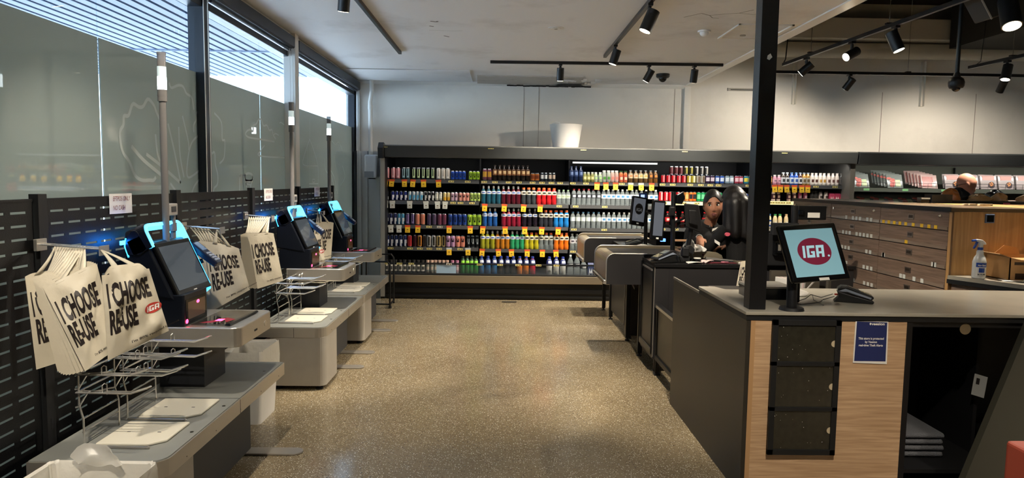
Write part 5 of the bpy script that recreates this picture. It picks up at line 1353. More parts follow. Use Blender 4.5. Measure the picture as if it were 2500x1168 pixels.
def pack_proto(kind):
    r = MB().box(-.112, .112, -.006, .012, 0, .20).build('meat_pack', mat({'ham': 'clear_tray_grey', 'bacon': 'clear_tray_pink', 'meal': 'sleeve_grey'}[kind], {'ham': '#7a807a', 'bacon': '#c0a49c', 'meal': '#a89c98'}[kind], .2, coat=.4), bevel=.005)
    if kind == 'ham':
        random.seed(5)
        m = MB()
        for k in range(7):
            m.ball((-.055 + random.uniform(-.025, .03), -.006, .03 + .018 * k), .038, 10, sy=.25, sz=.5)
        m.build('meat', mat('pink_meat', '#d0746a', .35, var=.2, vscale=60), r, smooth=True)
        MB().box(.005, .075, -.0085, -.006, .02, .12).build('label', mat('pale_green_label', '#cfdcb0', .5), r)
    elif kind == 'bacon':
        m = MB()
        for k in range(7): m.box(-.092 + .022 * k, -.078 + .022 * k, -.0085, -.006, .02, .17)
        m.build('meat', mat('bacon_pink', '#c88078', .35), r)
        MB().box(.035, .08, -.0085, -.006, .02, .09).build('label', M_paper, r)
    else:
        MB().box(-.08, .08, -.0085, -.006, .13, .19).build('label', mat('rosy_label', '#c8948a', .5), r)
        MB().cyl((.035, -.0065, .06), (.035, -.0105, .06), .045, n=18).build('meal_picture_rim', mat('dark_rim', '#3c2a2c', .5), r)
        m = MB(); random.seed(8)
        for k in range(14):
            a_ = random.uniform(0, 6.28); d_ = random.uniform(0, .032)
            m.ball((.035 + d_ * math.cos(a_), -.0115, .06 + d_ * math.sin(a_)), .009, 6, sy=.3)
        m.build('meal_picture', mat('meal_orange', '#d88a4a', .5, var=.3, vscale=90), r)
    return r
pk = {k: pack_proto(k) for k in ('ham', 'bacon', 'meal')}
def packs(xs, kind, z, depth, desc, tilt=.35, where='upper shelf', w=.0):
    for i, x in enumerate(xs):
        for d in range(depth):
            lab = '%s %s%s on the meat fridge %s' % (('leftmost', 'second', 'third', 'fourth', 'fifth', 'sixth', 'seventh', 'eighth', 'ninth')[i] if len(xs) > 1 else 'the', desc, '' if depth == 1 else ', %s of its leaning stack' % ('front' if d == 0 else ORD[d] + ' back'), where)
            pr = pk[kind]; loc = (x + w * d, 9.54 + .045 * d, z + .002 + .012 * d)
            if pr.get('used'):
                o = dup(pr, lab, loc)
                if 'used' in o: del o['used']
            else: o = pr; o['used'] = 1; o.location = loc
            o.rotation_euler = (-tilt, random.uniform(-.03, .03), random.uniform(-.06, .06)); tag(o, lab, 'meat pack', 'meat packs on the %s' % where)
packs([4.98, 5.45], 'ham', 1.572, 6, 'pink ham pack', w=-.02)
packs([5.93], 'bacon', 1.572, 6, 'bacon pack', w=-.02)
packs([6.26, 6.51, 6.76, 7.01, 7.26, 7.51, 7.76, 8.01, 8.26], 'meal', 1.572, 2, 'ready meal sleeve', tilt=.25)
packs([4.86, 5.06, 5.26, 5.46, 5.66, 5.86], 'ham', 1.332, 2, 'flat meat pack', where='lower shelf', tilt=.8)
grn = mat('green_ticket', '#8cc88a', .5)
for i, (x, m_, nm) in enumerate(((5.02, grn, 'green'), (5.56, grn, 'green'), (6.10, grn, 'green'), (7.62, M_tkp, 'yellow'), (8.3, M_tkp, 'yellow'))):
    o = MB().box(x - .04, x + .04, 9.4905, 9.492, 1.535, 1.565).build('price_ticket', m_)
    tag(o, '%s %s ticket on the meat fridge upper shelf edge' % (('leftmost', 'second', 'third', 'first', 'second')[i], nm), 'price ticket', 'tickets on the meat fridge')

# ================================================================ SERVICE COUNTER
M_oak = wood('light_oak_front', '#c9a884', '#a98866', 'X', .9)
M_stone = mat('pale_stone_top', '#a19c8f', .22, var=.06, vscale=5)
CY0 = 3.42; CZT = .962
sc = thing('service_counter', 'L shaped service counter with oak front and pale stone top', 'counter', (1.9, 3.8, 0))
# carcass
MB().box(1.24, 1.262, CY0 + .0, 4.90, 0.0, .915).build('side_panel', mat('dark_bronze_panel', '#2f2b25', .4, var=.12, vscale=2), sc)
MB().box(1.235, 1.245, 4.26, 4.90, .915, .93).build('panel_edge', mat('grey_edge_strip', '#77736a', .4), sc)
MB().box(1.262, 2.055, CY0, CY0 + .02, .0, .918).build('front_panel', M_oak, sc)
MB().box(1.262, 1.285, CY0 - .001, CY0, 0, .918).build('corner_strip', mat('oak_edge', '#b08a60', .5), sc)
# plinth black under top
MB().prism([(1.236, CY0 - .004), (3.6, CY0 - .004), (3.6, 4.20), (1.60, 4.20), (1.60, 4.25), (1.236, 4.25)], 'Z', .918, .945).build('black_band', M_blackmatt, sc)
MB().prism([(1.230, CY0 - .012), (3.6, CY0 - .012), (3.6, 4.22), (1.66, 4.22), (1.60, 4.14), (1.36, 4.14), (1.33, 4.25), (1.230, 4.25)], 'Z', .945, CZT).build('stone_top', M_stone, sc, bevel=.003)
MB().box(1.36, 1.62, 4.145, 4.5, .90, .93).build('inner_shelf', mat('dark_inner_shelf', '#2c2a26', .5), sc)
# black display niche in the oak front
nf = MB()
x0, x1, z0, z1 = 1.366, 1.712, .228, .925
nf.box(x0, x1, CY0 - .012, CY0, z0, z1)
nb = MB()
t = .028
for (a, b_, c, d) in ((x0, x0 + t, z0, z1), (x1 - t, x1, z0, z1), (x0, x1, z0, z0 + t), (x0, x1, z1 - t, z1), (x0, x1, .69, .712), (x0, x1, .457, .478)):
    nb.box(a, b_, CY0 - .024, CY0 - .010, c, d)
fr_ = nb.build('display_frame', M_blackmatt, sc, bevel=.001)
for (c, d) in ((z0 + t, .457), (.478, .69), (.712, z1 - t)):
    MB().box(x0 + t, x1 - t, CY0 - .017, CY0 - .012, c, d).build('smoked_panel', mat('smoked_acrylic', '#2b2922', .18, coat=.3, var=.2, vscale=30), fr_)
    n = 14
    zc = (c + d) / 2
    MB().add([(x1 - t - .001, CY0 - .0185, zc)] + [(x1 - t - .001 - .017 * math.cos(-PI / 2 + PI * i / n), CY0 - .0185, zc + .017 * math.sin(-PI / 2 + PI * i / n)) for i in range(n + 1)],
             [(0,) + tuple(range(1, n + 2))]).build('finger_notch', mat('notch_beige', '#b9aa8c', .6), fr_)
random.seed(12)
sp = MB()
for k in range(34):
    x = random.uniform(x0 + .03, x1 - .04); z = random.uniform(z0 + .03, z1 - .03); s = random.uniform(.0008, .0022)
    sp.ball((x, CY0 - .0245 if False else CY0 - .0175, z), s, 6, sy=.3)
sp.build('paint_specks', M_paper, fr_)
# open black cupboard bay
Xa, Xb = 2.055, 3.6
cb = MB()
cb.box(Xa, Xa + .03, CY0, 4.2, 0, .918)
cb.box(Xa + .03, Xb, CY0 + .01, CY0 + .03, .89, .918)
cb.box(Xa + .03, Xb, 4.17, 4.2, .0, .918)
cb.box(Xa + .03, Xb, CY0 + .02, 4.17, 0.12, .14)
cb.box(Xa + .03, Xb, CY0 + .04, 4.17, .0, .02)
cb.box(2.60, 2.62, CY0 + .25, 4.17, .14, .918)
cb.build('open_cupboard', mat('cupboard_black', '#101012', .5), sc)
MB().box(3.58, 3.6, CY0, 4.2, 0, .918).build('side_panel', mat('cupboard_black'), sc)
MB().box(2.285, 2.33, 4.160, 4.17, .52, .60).box(2.325, 2.35, 4.155, 4.17, .53, .59).build('hinge', M_steel, sc)
MB().box(2.265, 2.305, 4.160, 4.17, .27, .35).box(2.305, 2.33, 4.155, 4.17, .28, .34).build('hinge', M_steel, sc)
MB().cyl((2.36, CY0 + .012, .892 - .01), (2.36, CY0 + .008, .882), .028, n=20).build('cable_grommet', mat('brown_grommet', '#6e6048', .5), sc)
card = MB().hexa([(2.548, 3.62, .485), (2.605, 3.60, .47), (2.606, 3.602, .47), (2.549, 3.622, .485), (2.560, 3.62, .60), (2.618, 3.60, .585), (2.619, 3.602, .585), (2.561, 3.622, .60)]).build('paper_card', mat('grey_card', '#8f8f8c', .6))
tag(card, 'small grey printed card stuck inside the black cupboard bay', 'card')
MB().hexa([(2.565, 3.614, .545), (2.580, 3.609, .541), (2.580, 3.6095, .541), (2.565, 3.6145, .545), (2.568, 3.614, .578), (2.583, 3.609, .574), (2.583, 3.6095, .574), (2.568, 3.6145, .578)]).build('card_print', M_text, card)
# towels on the lower shelf
for k in range(4):
    mt = mat('dark_grey_towel', '#55565a', .95, bump=.8, bscale=160)
    z = .142 + k * .034
    dx = [0.0, .004, -.004, .003][k]
    o = MB().prism([(3.60, z), (3.60 - .012, z + .014), (3.60, z + .030), (3.95, z + .031), (3.962, z + .015), (3.95, z)], 'X', 2.10, 2.40 + dx).build('folded_towel', mt, bevel=.008, seg=3)
    tag(o, 'folded dark grey towel, %s of the pile in the black cupboard' % ('lowest', 'second from bottom', 'third from bottom', 'topmost')[k], 'towel', 'folded towels in the counter cupboard')
# leaning dark panel at the right with a reddish box below
lp_ = MB().hexa([(2.22, 3.24, .0), (3.1, 3.24, .0), (3.1, 3.28, .0), (2.22, 3.28, .0), (2.63, 3.35, .94), (3.1, 3.35, .94), (3.1, 3.39, .94), (2.63, 3.39, .94)]).build('leaning_board', mat('dark_olive_board', '#35342c', .5))
tag(lp_, 'dark olive board with a slanted edge leaning on the counter front', 'board')
rb = MB().prism(rrect(2.26, 2.50, 2.80, 2.98, .03), 'Z', 0, .475).build('red_basket', mat('dusty_red_plastic', '#9a4434', .5), bevel=.012)
tag(rb, 'reddish brown plastic basket at the bottom right corner', 'basket')

# veesion sign
vs_ = thing('security_sign', 'navy security notice with white border taped on the oak counter front', 'sign', (1.87, CY0 - .003, .70))
MB().hexa([(1.788, CY0 - .004, .705), (1.962, CY0 - .004, .700), (1.962, CY0 - .002, .700), (1.788, CY0 - .002, .705), (1.790, CY0 - .004, .925), (1.957, CY0 - .004, .920), (1.957, CY0 - .002, .920), (1.790, CY0 - .002, .925)]).build('paper', M_paper, vs_)
MB().add([(1.794, CY0 - .0045, .714), (1.954, CY0 - .0045, .714), (1.951, CY0 - .0045, .914), (1.797, CY0 - .0045, .918)], [(0, 1, 2, 3)]).build('navy_print', mat('navy_print', '#1f2a5c', .5), vs_)
yT = CY0 - .0052
put_text('sign_text', 'veesion', M_white, vs_, (1.872, yT, .900), (1, 0, 0), (0, 0, 1), .019, .0006, 0, 1.15)
ellipse_mb((1.866, yT, .906), (1, 0, 0), (0, 0, 1), .0045, .006).build('sign_logo', M_white, vs_)
for k, tx in enumerate(('This store is protected', 'by Veesion', 'real-time Theft Alerts')):
    put_text('sign_text', tx, M_white, vs_, (1.874, yT, .826 - k * .0175), (1, 0, 0), (0, 0, 1), .0158, .00035, 0, .88, 'CENTER')

# square black post from the counter to the ceiling
bp_ = MB().box(1.268, 1.352, 3.47, 3.555, CZT, CZ).build('square_post', mat('post_black'), bevel=.002)
struct(bp_); bp_.name = 'trim_14'
st = MB().add([(1.304, 3.4692, 2.235), (1.318, 3.4692, 2.246), (1.328, 3.4692, 2.228), (1.314, 3.4692, 2.213), (1.302, 3.4692, 2.219)], [(0, 1, 2, 3, 4)]).build('sticker', M_paper)
tag(st, 'small white torn sticker on the black post', 'sticker')

# customer screen on the counter
cs = thing('customer_display', 'large tablet display on a round stand showing a red oval logo', 'monitor', (1.487, 3.455, CZT))
MB().cyl((1.487, 3.475, CZT), (1.487, 3.475, CZT + .014), .062, .058, n=32).build('stand_base', M_blackmatt, cs, smooth=True)
MB().cyl((1.487, 3.475, CZT + .014), (1.492, 3.50, 1.20), .026, n=24).build('stand_pole', mat('post_black'), cs, smooth=True)
# tilted panel: corners measured in the room
TL = Vector((1.392, 3.475, 1.393)); TR = Vector((1.700, 3.50, 1.412)); BL = Vector((1.458, 3.405, 1.108)); BR = Vector((1.765, 3.43, 1.132))
nn = (TR - TL).cross(BL - TL).normalized()
if nn.y > 0: nn = -nn
def panel3(TL, TR, BR, BL, n_, f0, f1, name, m, parent, inset=0.0, bevel=0.0, insx=None):
    iu = (TR - TL).normalized(); iv = (TL - BL).normalized()
    ix = inset if insx is None else insx
    q = [BL + iu * ix + iv * inset, BR - iu * ix + iv * inset, TR - iu * ix - iv * inset, TL + iu * ix - iv * inset]
    return MB().hexa([p + n_ * f0 for p in q] + [p + n_ * f1 for p in q]).build(name, m, parent, bevel=bevel, seg=3)
panel3(TL, TR, BR, BL, nn, -.030, 0, 'display_body', M_blackgloss, cs, bevel=.011)
panel3(TL, TR, BR, BL, nn, .0002, .0012, 'lit_screen', mat('pale_cyan_screen', '#5f8087', .25, emit='#93c3cc', estr=.22), cs, inset=.028)
iu = (TR - TL).normalized(); iv = (TL - BL).normalized(); ce = (TL + TR + BL + BR) / 4 + nn * .0018 + iu * .002 + iv * .005
ellipse_mb(ce, iu, iv, .088, .070).build('red_oval', mat('screen_red', '#5c1a2c', .3, emit='#7a2038', estr=.22), cs)
M_lw = mat('screen_white_text', '#8aa6aa', .3, emit='#a8d4dc', estr=.28)
lo_ = ce + nn * .0008 - iu * .006
block_logo('logo_letters', M_lw, cs, lambda x, y: lo_ + iu * x + iv * y, .062, 0, 0, .16, .86)
ellipse_mb(ce + nn * .0006 - iv * .026 + iu * .0685, iu, iv, .0055, .0055).build('logo_dot', M_lw, cs)
pb = (BL + BR) / 2 + nn * .0014 + iv * .011 + iu * .012
MB().hexa([pb + iu * a + iv * b_ + nn * c for c in (0, .003) for a, b_ in ((-.026, -.007), (.026, -.007), (.026, .007), (-.026, .007))]).build('asset_sticker', M_paper, cs)

# payment terminal with printer hump
def terminal(loc, rz, label, sc_=1.0, cols=('#8e97a8', '#151617')):
    r = thing('payment_terminal', label, 'payment terminal', (0, 0, 0))
    k = sc_
    MB().prism([(-.10 * k, 0), (.095 * k, 0), (.10 * k, .012 * k), (.085 * k, .018 * k), (-.03 * k, .045 * k), (-.085 * k, .060 * k), (-.075 * k, .03 * k)], 'Y', -.038 * k, .038 * k).build('terminal_cradle', mat('cradle_' + cols[1], cols[1], .4), r, bevel=.004)
    MB().prism([(-.082 * k, .062 * k), (.088 * k, .022 * k), (.098 * k, .030 * k), (.092 * k, .042 * k), (-.035 * k, .088 * k), (-.065 * k, .088 * k), (-.083 * k, .075 * k)], 'Y', -.040 * k, .040 * k).build('terminal_body', mat('terminal_dark_body', '#1b1c1f', .35), r, bevel=.006, seg=3)
    for y in (-.0415 * k, .0395 * k):
        MB().prism([(-.080 * k, .060 * k), (-.045 * k, .076 * k), (.085 * k, .034 * k), (.080 * k, .026 * k), (-.035 * k, .060 * k)], 'Y', y, y + .002 * k).build('side_trim', mat('trim_' + cols[0], cols[0], .35), r)
    sl = (.042 - .088) / (.092 + .035)
    MB().prism([(-.030 * k, .0870 * k), (.025 * k, .0673 * k), (.026 * k, .0685 * k), (-.029 * k, .0882 * k)], 'Y', -.028 * k, .028 * k).build('terminal_screen', mat('lcd_grey', '#6a7068', .15), r)
    kk = MB()
    for i in range(4):
        for j_ in range(3):
            x = (.034 + .014 * i) * k; z = (.088 + sl * (x / k + .035)) * k
            kk.box(x, x + .009 * k, (-.026 + .019 * j_) * k, (-.012 + .019 * j_) * k, z - .004 * k, z + .001 * k)
    kk.build('keys', mat('keypad_beige', '#b0a88c', .5), r)
    r.location = loc; r.rotation_euler = (0, 0, rz)
    return r
terminal((1.935, 3.73, CZT + .001), math.radians(-22), 'black and grey payment terminal lying on the stone counter top', 1.0)
cbl = MB().tube([(1.84, 3.77, 1.0), (1.79, 3.80, .975), (1.73, 3.80, .99), (1.69, 3.77, .972), (1.63, 3.72, .968), (1.57, 3.68, .968)], .0022, 6).tube([(1.84, 3.75, .99), (1.78, 3.76, .968), (1.74, 3.70, .966), (1.66, 3.64, .966), (1.60, 3.62, .966), (1.56, 3.66, .966)], .0022, 6).tube([(1.74, 3.80, .99), (1.72, 3.74, .97), (1.72, 3.68, .966), (1.71, 3.60, .966)], .0018, 6).build('cable', M_wire, smooth=True)
tag(cbl, 'thin black cables running across the stone counter top', 'cable')
tape = MB().box(1.845, 1.875, 3.752, 3.762, .996, 1.004).build('red_plug', M_igared, cbl)
# scanner gun stand behind the display
gs = thing('barcode_scanner', 'black handheld scanner in its stand behind the tablet display', 'barcode scanner', (1.60, 3.72, CZT))
MB().prism([(1.565, CZT), (1.625, CZT), (1.622, 1.07), (1.64, 1.13), (1.64, 1.17), (1.555, 1.17), (1.555, 1.13), (1.572, 1.07)], 'Y', 3.69, 3.74).build('scanner_grip', mat('post_black'), gs, bevel=.008)
MB().box(1.56, 1.635, 3.685, 3.745, 1.145, 1.155).build('grey_band', mat('grey_band', '#55575a', .4), gs)
# white crumpled cloth
def lump(name, c, s, m, seed=1, n=18, rough=.35, flat=0.0):
    rnd = random.Random(seed); ph = [rnd.uniform(0, 6.28) for _ in range(8)]
    mb = MB(); vs = []
    for i in range(n + 1):
        t_ = PI * i / n
        for j_ in range(n * 2):
            p_ = PI * j_ / n
            d = 1 + rough * (.5 * math.sin(3 * p_ + ph[0] + 2 * t_) + .3 * abs(math.sin(5 * p_ + 4 * t_ + ph[1])) + .3 * math.sin(7 * t_ + ph[2] + 3 * p_)) * math.sin(t_)
            z = math.cos(t_) * (1 + rough * .4 * math.sin(4 * p_ + ph[3]))
            vs.append((c[0] + s[0] * d * math.sin(t_) * math.cos(p_), c[1] + s[1] * d * math.sin(t_) * math.sin(p_), max(c[2], c[2] + s[2] * (z if z > 0 else 0))))
    m2 = 2 * n
    mb.add(vs, [(i * m2 + j_, i * m2 + (j_ + 1) % m2, (i + 1) * m2 + (j_ + 1) % m2, (i + 1) * m2 + j_) for i in range(n) for j_ in range(m2)])
    return mb.build(name, m, smooth=True)
tag(lump('white_cloth', (1.70, 3.95, CZT), (.075, .05, .035), M_paper, 3), 'crumpled white cloth on the counter behind the cables', 'cloth')
# low metal tray block left of the display on counter
dt = thing('cash_drawer', 'low black till drawer with a chrome rim on the counter', 'drawer', (1.47, 3.80, CZT))
MB().prism(rrect(1.39, 1.62, 3.78, 4.0, .02), 'Z', CZT, CZT + .062).build('drawer_body', mat('drawer_black', '#17181c', .25, coat=.3), dt)
MB().prism(rrect(1.385, 1.625, 3.775, 4.005, .02), 'Z', CZT + .062, CZT + .072).build('drawer_rim', M_steel, dt)

# ================================================================ CHECKOUT LANES
M_belt = mat('rubber_belt', '#1b1b1c', .6); M_ltop = mat('lane_metal_top', '#a39882', .32, .6); M_lface = mat('lane_dark_laminate', '#2b2a2b', .4, var=.1, vscale=2)
def lane(Yd, Yb0, Yb1, label, xr):
    l_ = thing('checkout_lane', label, 'checkout', (1.6, Yd, 0))
    z1 = .955
    # conveyor box with rounded nose
    prof = rrect(.955, 1.78, .675, z1, .07, corners=(0, 0, 0, 1))
    MB().prism(prof, 'Y', Yb0, Yb0 + .02).build('belt_side', M_lface, l_)
    MB().prism(rrect(.955, 1.78, .675, z1 + .004, .07, corners=(0, 0, 0, 1)), 'Y', Yb1 - .02, Yb1).build('belt_side', M_ltop, l_)
    MB().prism(rrect(.952, 1.78, .69, z1 - .02, .055, corners=(0, 0, 0, 1)), 'Y', Yb0 + .02, Yb1 - .02).build('belt_housing', M_ltop, l_)
    MB().box(1.06, 1.72, Yb0 + .06, Yb1 - .06, z1 - .021, z1 - .017).build('belt', M_belt, l_)
    # bright edge tube following the nose
    pts = [(.955, Yb0 + .008, .675), (.955, Yb0 + .008, .885)] + [(.955 + .07 - .07 * math.cos(a_), Yb0 + .008, .885 + .07 * math.sin(a_)) for a_ in [PI / 2 * k / 6 for k in range(1, 7)]] + [(1.32, Yb0 + .008, z1)]
    MB().tube(pts, .008, 8).build('edge_trim', M_steel, l_, smooth=True)
    pts = [(.955, Yb1 - .01, .72), (.955, Yb1 - .01, .885)] + [(.955 + .07 - .07 * math.cos(a_), Yb1 - .01, .885 + .07 * math.sin(a_)) for a_ in [PI / 2 * k / 6 for k in range(1, 7)]] + [(1.75, Yb1 - .01, z1)]
    MB().tube(pts, .010, 8).build('edge_trim', M_steel, l_, smooth=True)
    MB().box(.930, .957, Yb0 + .01, Yb1 - .02, .675, .715).build('bumper', M_steel, l_, bevel=.008)
    MB().box(.9285, .930, Yb0 + .02, Yb1 - .03, .685, .705).build('bumper_insert', M_blackgloss, l_)
    for y in (Yb0 + .06, Yb1 - .10):
        lg = MB().box(1.27, 1.31, y, y + .04, .03, .675).build('leg', M_black, l_)
        MB().cyl((1.29, y + .02, 0), (1.29, y + .02, .01), .024, n=14).cyl((1.29, y + .02, .01), (1.29, y + .02, .03), .008, n=8).build('foot', M_blackmatt, lg)
    # desk
    MB().prism([(1.28, Yd), (xr, Yd), (xr, Yd + .20), (1.62, Yd + .20), (1.62, Yb0 - .001), (1.28, Yb0 - .001)], 'Z', .12, .90).build('desk_carcass', M_lface, l_, bevel=.004)
    MB().prism([(1.275, Yd - .012), (xr + .01, Yd - .012), (xr + .01, Yd + .21), (1.63, Yd + .21), (1.63, Yb0 - .001), (1.275, Yb0 - .001)], 'Z', .90, .93).build('desk_top', mat('desk_top_black', '#1a1a1b', .25), l_, bevel=.003)
    MB().box(1.277, 1.283, Yd - .003, Yd + .006, .14, .90).build('edge_trim', M_steel, l_)
    MB().box(1.40, 1.403, Yd - .0006, Yd, .13, .90).build('panel_joint', M_blackmatt, l_)
    for x in (1.33, xr - .06):
        MB().box(x - .02, x + .02, Yd + .05, Yd + .09, 0.0, .12).build('leg', M_black, l_)
    # scanner plate and side guard
    return l_
lA = lane(5.70, 6.20, 6.98, 'nearer staffed checkout lane with rounded conveyor end', 2.95)
lB = lane(7.06, 7.90, 8.62, 'farther staffed checkout lane behind the nearer one', 2.6)
# lane A details: side frame with bag well, hanging panels
fa = MB()
fa.box(1.272, 1.279, 5.72, 6.18, .14, .16)
fa.box(1.262, 1.279, 5.72, 6.19, .155, .205)
fa.build('side_kick', mat('dull_bronze_rail', '#5a554c', .35, .4), lA, bevel=.003)
MB().tube([(1.272, 6.19, .90), (1.272, 6.19, .17), (1.272, 5.72, .17), (1.272, 5.72, .90)], .007, 6).build('side_frame', M_black, lA)
MB().box(1.268, 1.276, 5.76, 6.14, .86, .875).build('bag_hook_rail', M_steel, lA)
bw = thing('bag_packing_frame', 'black frame with a bronze panel left of the counter side', 'frame', (1.34, 5.3, 0))
MB().box(1.305, 1.315, 5.02, 5.64, .16, .56).build('frame_panel', mat('bronze_panel', '#4a453b', .35, .3), bw)
MB().box(1.285, 1.325, 4.98, 5.68, .565, .60).build('top_rail', mat('post_black'), bw, bevel=.006)
MB().box(1.282, 1.286, 5.02, 5.62, .572, .592).build('rail_insert', M_steel, bw)
MB().box(1.287, 1.323, 4.985, 5.02, .565, .605).build('rail_cap', M_blackgloss, bw, bevel=.006)
MB().box(1.29, 1.325, 5.0, 5.66, .13, .17).box(1.295, 1.32, 4.99, 5.02, .13, .565).box(1.295, 1.32, 5.64, 5.66, .0, .565).build('frame_posts', M_black, bw, bevel=.003)
MB().box(1.285, 1.335, 5.62, 5.68, 0, .015).build('foot', M_blackmatt, bw)
MB().box(1.32, 1.70, 5.0, 5.03, .0, .565).build('frame_end', M_black, bw)
# lane B lower cabinet face and rail
MB().tube([(1.27, 6.62, .64), (1.27, 6.42, .60)], .016, 8).build('rail', mat('post_black'), lA)
hb = thing('waste_cabinet', 'dark brown low cabinet standing behind the conveyor legs', 'cabinet', (1.4, 7.3, 0))
MB().box(1.285, 1.60, 6.985, 7.055, .03, .64).build('cabinet_body', mat('dark_brown_laminate', '#35302c', .4, var=.15, vscale=4), hb)
MB().cyl((1.33, 6.98, 0), (1.33, 6.98, .03), .015, n=10).build('cabinet_foot', M_blackmatt, hb)

# things on lane A
def monitor_portrait(loc, w, h, rz, tilt, label, logo=True, nm='till_display'):
    r = thing(nm, label, 'monitor', (0, 0, 0))
    MB().box(-w / 2, w / 2, -.02, .02, -h / 2, h / 2).build('display_body', M_blackgloss, r, bevel=.008)
    MB().box(-w / 2 + .015, w / 2 - .015, -.0212, -.0202, -h / 2 + .04, h / 2 - .018).build('screen', mat('sleep_screen', '#30333a', .1, coat=.4, emit=(.12, .13, .15), estr=.35), r)
    if logo:
        ellipse_mb((0, -.0218, .02), (1, 0, 0), (0, 0, 1), w * .27, w * .36).build('faint_oval', mat('faint_oval', '#1d1e22', .3), r)
        put_text('faint_letters', 'IGA', mat('faint_letters', '#4a4c52', .4, emit=(.1, .1, .1), estr=.3), r, (0, -.0224, -.005), (1, 0, 0), (0, 0, 1), w * .3, .001, .2, .8, 'CENTER')
    MB().box(-.012, .012, -.0215, -.020, -h / 2 + .012, -h / 2 + .026).build('white_badge', M_white, r)
    r.location = loc; r.rotation_euler = (tilt, 0, rz)
    return r
pB = thing('equipment_pole', 'tall black pole on the farther lane carrying a tilted portrait display', 'pole', (1.51, 7.2, .93))
MB().cyl((1.51, 7.2, .93), (1.50, 7.2, 1.51), .020, n=16).cyl((1.51, 7.2, .93), (1.51, 7.2, .945), .05, n=20).build('pole', M_black, pB, smooth=True)
MB().box(1.515, 1.58, 7.16, 7.2, 1.38, 1.43).build('camera_box', M_blackgloss, pB, bevel=.004)
MB().tube([(1.50, 7.2, 1.30), (1.56, 7.18, 1.27), (1.60, 7.2, 1.33)], .01, 6).build('bracket_arm', M_black, pB)
MB().box(1.42, 1.50, 7.15, 7.18, 1.43, 1.49).build('customer_readout', mat('blue_plastic', '#24489a', .3), pB, bevel=.004)
MB().box(1.435, 1.475, 7.1485, 7.15, 1.445, 1.475).build('readout_screen', mat('pale_readout', '#b8c8e0', .3, emit=(.5, .65, .9), estr=.5), pB)
d1 = monitor_portrait((1.405, 7.12, 1.305), .16, .30, math.radians(14), math.radians(-12), 'tilted portrait display with a faint oval logo, left of two', True)
d1.rotation_euler = (math.radians(-10), math.radians(9), math.radians(12))
MB().tube([(1.47, 7.15, 1.30), (1.51, 7.19, 1.30)], .012, 6).build('display_arm', M_black, pB)
terminal((1.40, 7.22, .931), math.radians(150), 'payment terminal on the farther lane beneath the tilted portrait display', 1.0, ('#8a8c88', '#151617'))
pA = thing('equipment_pole', 'tall black pole on the nearer lane left of the cashier', 'pole', (1.475, 5.92, .93))
MB().cyl((1.478, 5.92, .93), (1.468, 5.92, 1.525), .020, n=16).cyl((1.478, 5.92, .93), (1.478, 5.92, .942), .055, n=20).build('pole', M_black, pA, smooth=True)
MB().box(1.428, 1.475, 5.86, 5.90, 1.32, 1.40).build('speaker_box', mat('post_black'), pA, bevel=.01)
MB().prism([(1.485, 1.425), (1.535, 1.42), (1.56, 1.47), (1.545, 1.53), (1.49, 1.50)], 'Y', 5.88, 5.92).build('camera_box', M_blackgloss, pA, bevel=.004)
MB().tube([(1.478, 5.92, 1.26), (1.54, 5.90, 1.29), (1.60, 5.86, 1.33)], .012, 6).tube([(1.49, 5.9, 1.2), (1.52, 5.86, 1.25), (1.58, 5.85, 1.26)], .004, 5).build('bracket_arm', M_black, pA, smooth=True)
d2 = monitor_portrait((1.325, 5.86, 1.28), .115, .34, math.radians(20), math.radians(-6), 'upright portrait display seen edge on, right of two', False)
d2.rotation_euler = (math.radians(-4), math.radians(4), math.radians(10))
MB().tube([(1.36, 5.88, 1.25), (1.46, 5.92, 1.22)], .012, 6).build('display_arm', M_black, pA)
MB().box(1.36, 1.40, 5.86, 5.89, 1.10, 1.125).build('blue_indicator', mat('blue_glow', '#2a50ff', .3, emit=(.1, .25, 1), estr=1.5), pA)
bm_ = thing('till_monitor', 'black till monitor seen from behind, in front of the cashier', 'monitor', (1.64, 5.85, 1.31))
MB().hexa([(1.56, 5.83, 1.23), (1.72, 5.86, 1.17), (1.73, 5.89, 1.17), (1.57, 5.86, 1.23), (1.53, 5.80, 1.43), (1.655, 5.80, 1.42), (1.665, 5.84, 1.42), (1.54, 5.84, 1.43)]).build('monitor_shell', mat('matt_charcoal_plastic', '#1b1b1c', .5), bm_, bevel=.010, seg=3)
MB().hexa([(1.585, 5.80, 1.26), (1.66, 5.81, 1.24), (1.66, 5.85, 1.24), (1.585, 5.84, 1.26), (1.57, 5.79, 1.38), (1.635, 5.79, 1.375), (1.635, 5.82, 1.375), (1.57, 5.82, 1.38)]).build('monitor_hump', mat('matt_charcoal_plastic'), bm_, bevel=.01)
MB().tube([(1.62, 5.87, 1.24), (1.62, 5.92, 1.12), (1.60, 5.93, .94)], .02, 8).build('monitor_stand', M_blackmatt, bm_, smooth=True)
terminal((1.375, 5.78, .931), math.radians(205), 'grey trimmed payment terminal at the front corner of the nearer lane', 1.15)
